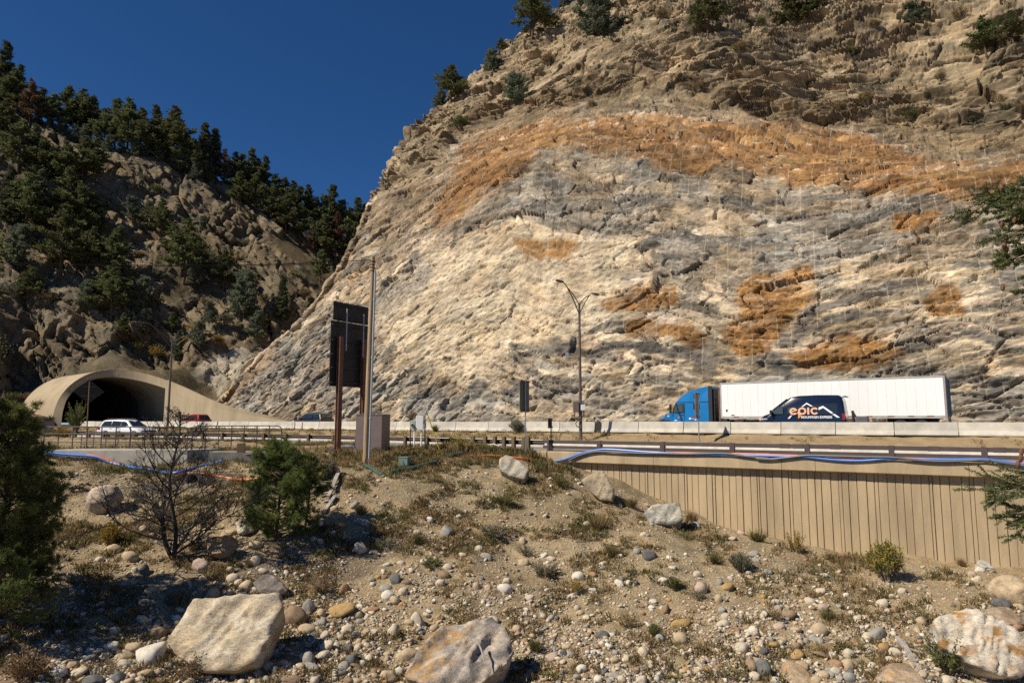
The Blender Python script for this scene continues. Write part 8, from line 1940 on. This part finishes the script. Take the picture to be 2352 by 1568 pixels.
gd_ = sstep(-0.15, 0.45, fbm(gx_ / 75, gy_ / 34, 0, 4, 311)) * (0.36 + 0.64 * sstep(1380, 1200, gy_)) + 0.6 * sstep(1085, 1055, gy_)
gd_ *= np.where((gx_ > 130) & (gx_ < 300) & (gy_ > 1090) & (gy_ < 1200), 0.12, 1.0)
wallfoot = np.interp(gx_, [1216, 1290, 1420, 1480, 1620, 1750, 1900, 2050, 2200, 2352, 2500], [1040, 1072, 1114, 1146, 1192, 1240, 1272, 1286, 1300, 1322, 1340])
okg = (r2.uniform(0, 1, n) < gd_) & ((gx_ < 1216) | (gy_ > wallfoot)) & ~np.array([blocked(x, y, .95) for x, y in zip(gx_, gy_)])
gx_, gy_ = gx_[okg], gy_[okg]
GP = ground_at_many(gx_, gy_)
near = seg_dist(gx_, gy_, [(1216, 1060), (1420, 1116), (1900, 1275), (2352, 1325)]) < 30
hts = r2.uniform(0.10, 0.34, len(gx_)) * np.where(gy_ < 1090, 1.5, 1.0) * np.where(near, 1.4, 1.0)
mi = r2.choice(3, len(gx_), p=[.55, .27, .18])
mi = np.where(fbm(gx_ / 60, gy_ / 40, 3, 3, 315) > 0.3, 1, mi)
print('tufts', len(gx_)); grass('dry_grass', 'dry tan and olive grass growing over the slope', GP, hts, mi, 31)
# grass on the verge by the guardrail and on the median
P_, H_, I_ = [], [], []
for i in range(2600):
    x = r2.uniform(-100, 1230); p, d, nn = e_at(x, r2.uniform(-2.6, -0.25)); z = float(ground_z(p.x, p.y)); P_.append((p.x, p.y, z)); H_.append(r2.uniform(.2, .55)); I_.append(int(r2.choice(3, p=[.6, .25, .15])))
rbx, _ = px_of(rB1 + [0, 0, EYE])
for i in range(2600):
    j = r2.randint(0, NR); x = rbx[j]
    if x > 1330 and r2.uniform() > 0.05: continue
    f = r2.uniform(0.03, 0.97) ** 0.8; p = (rB1[j] + np.array([N[0], N[1], 0]) * .35) * (1 - f) + rB2[j] * f + r2.normal(size=3) * [.3, .3, 0]; P_.append((p[0], p[1], zM[j] * (1 - f) - 0.02 * f)); H_.append(r2.uniform(.15, .5)); I_.append(int(r2.choice(3, p=[.6, .25, .15])))
grass('verge_grass', 'dry grass along the guardrail and on the median', P_, H_, I_, 32, spread=.14)
# grass on the hill and along the benches of the cliff
P_, H_, I_ = [], [], []
soilv = np.argwhere((rocky < 0.35)); r2.shuffle(soilv)
for j, i in soilv[:6500]:
    p = HILL_V[j, i]
    if mouth[j, i]: continue
    P_.append(tuple(p)); H_.append(r2.uniform(.25, .6)); I_.append(int(r2.choice(3, p=[.3, .25, .45])))
bench = soft_in([(985, 330), (1080, 265), (1250, 225), (1400, 205), (1600, 205), (1800, 225), (2000, 250), (2200, 265), (2420, 290), (2420, 380), (2200, 355), (1990, 305), (1750, 280), (1500, 262), (1300, 268), (1150, 290)], 10)
cand = np.argwhere((bench > 0.5) & (WO == 0)); r2.shuffle(cand)
for j, i in cand[:2200]: P_.append(tuple(CL_P[j, i])); H_.append(r2.uniform(.15, .42)); I_.append(int(r2.choice(3, p=[.35, .25, .4])))
cand = np.argwhere((nat > 0.8) & (WO == 0) & (fbm(Sd / 6, VV / 4, 2, 3, 321) > 0.25)); r2.shuffle(cand)
for j, i in cand[:1500]: P_.append(tuple(CL_P[j, i])); H_.append(r2.uniform(.15, .42)); I_.append(int(r2.choice(3, p=[.35, .25, .4])))
grass('hillside_grass', 'dry grass and low scrub on the hill and cliff benches', P_, H_, I_, 33, (8, 13), .35)
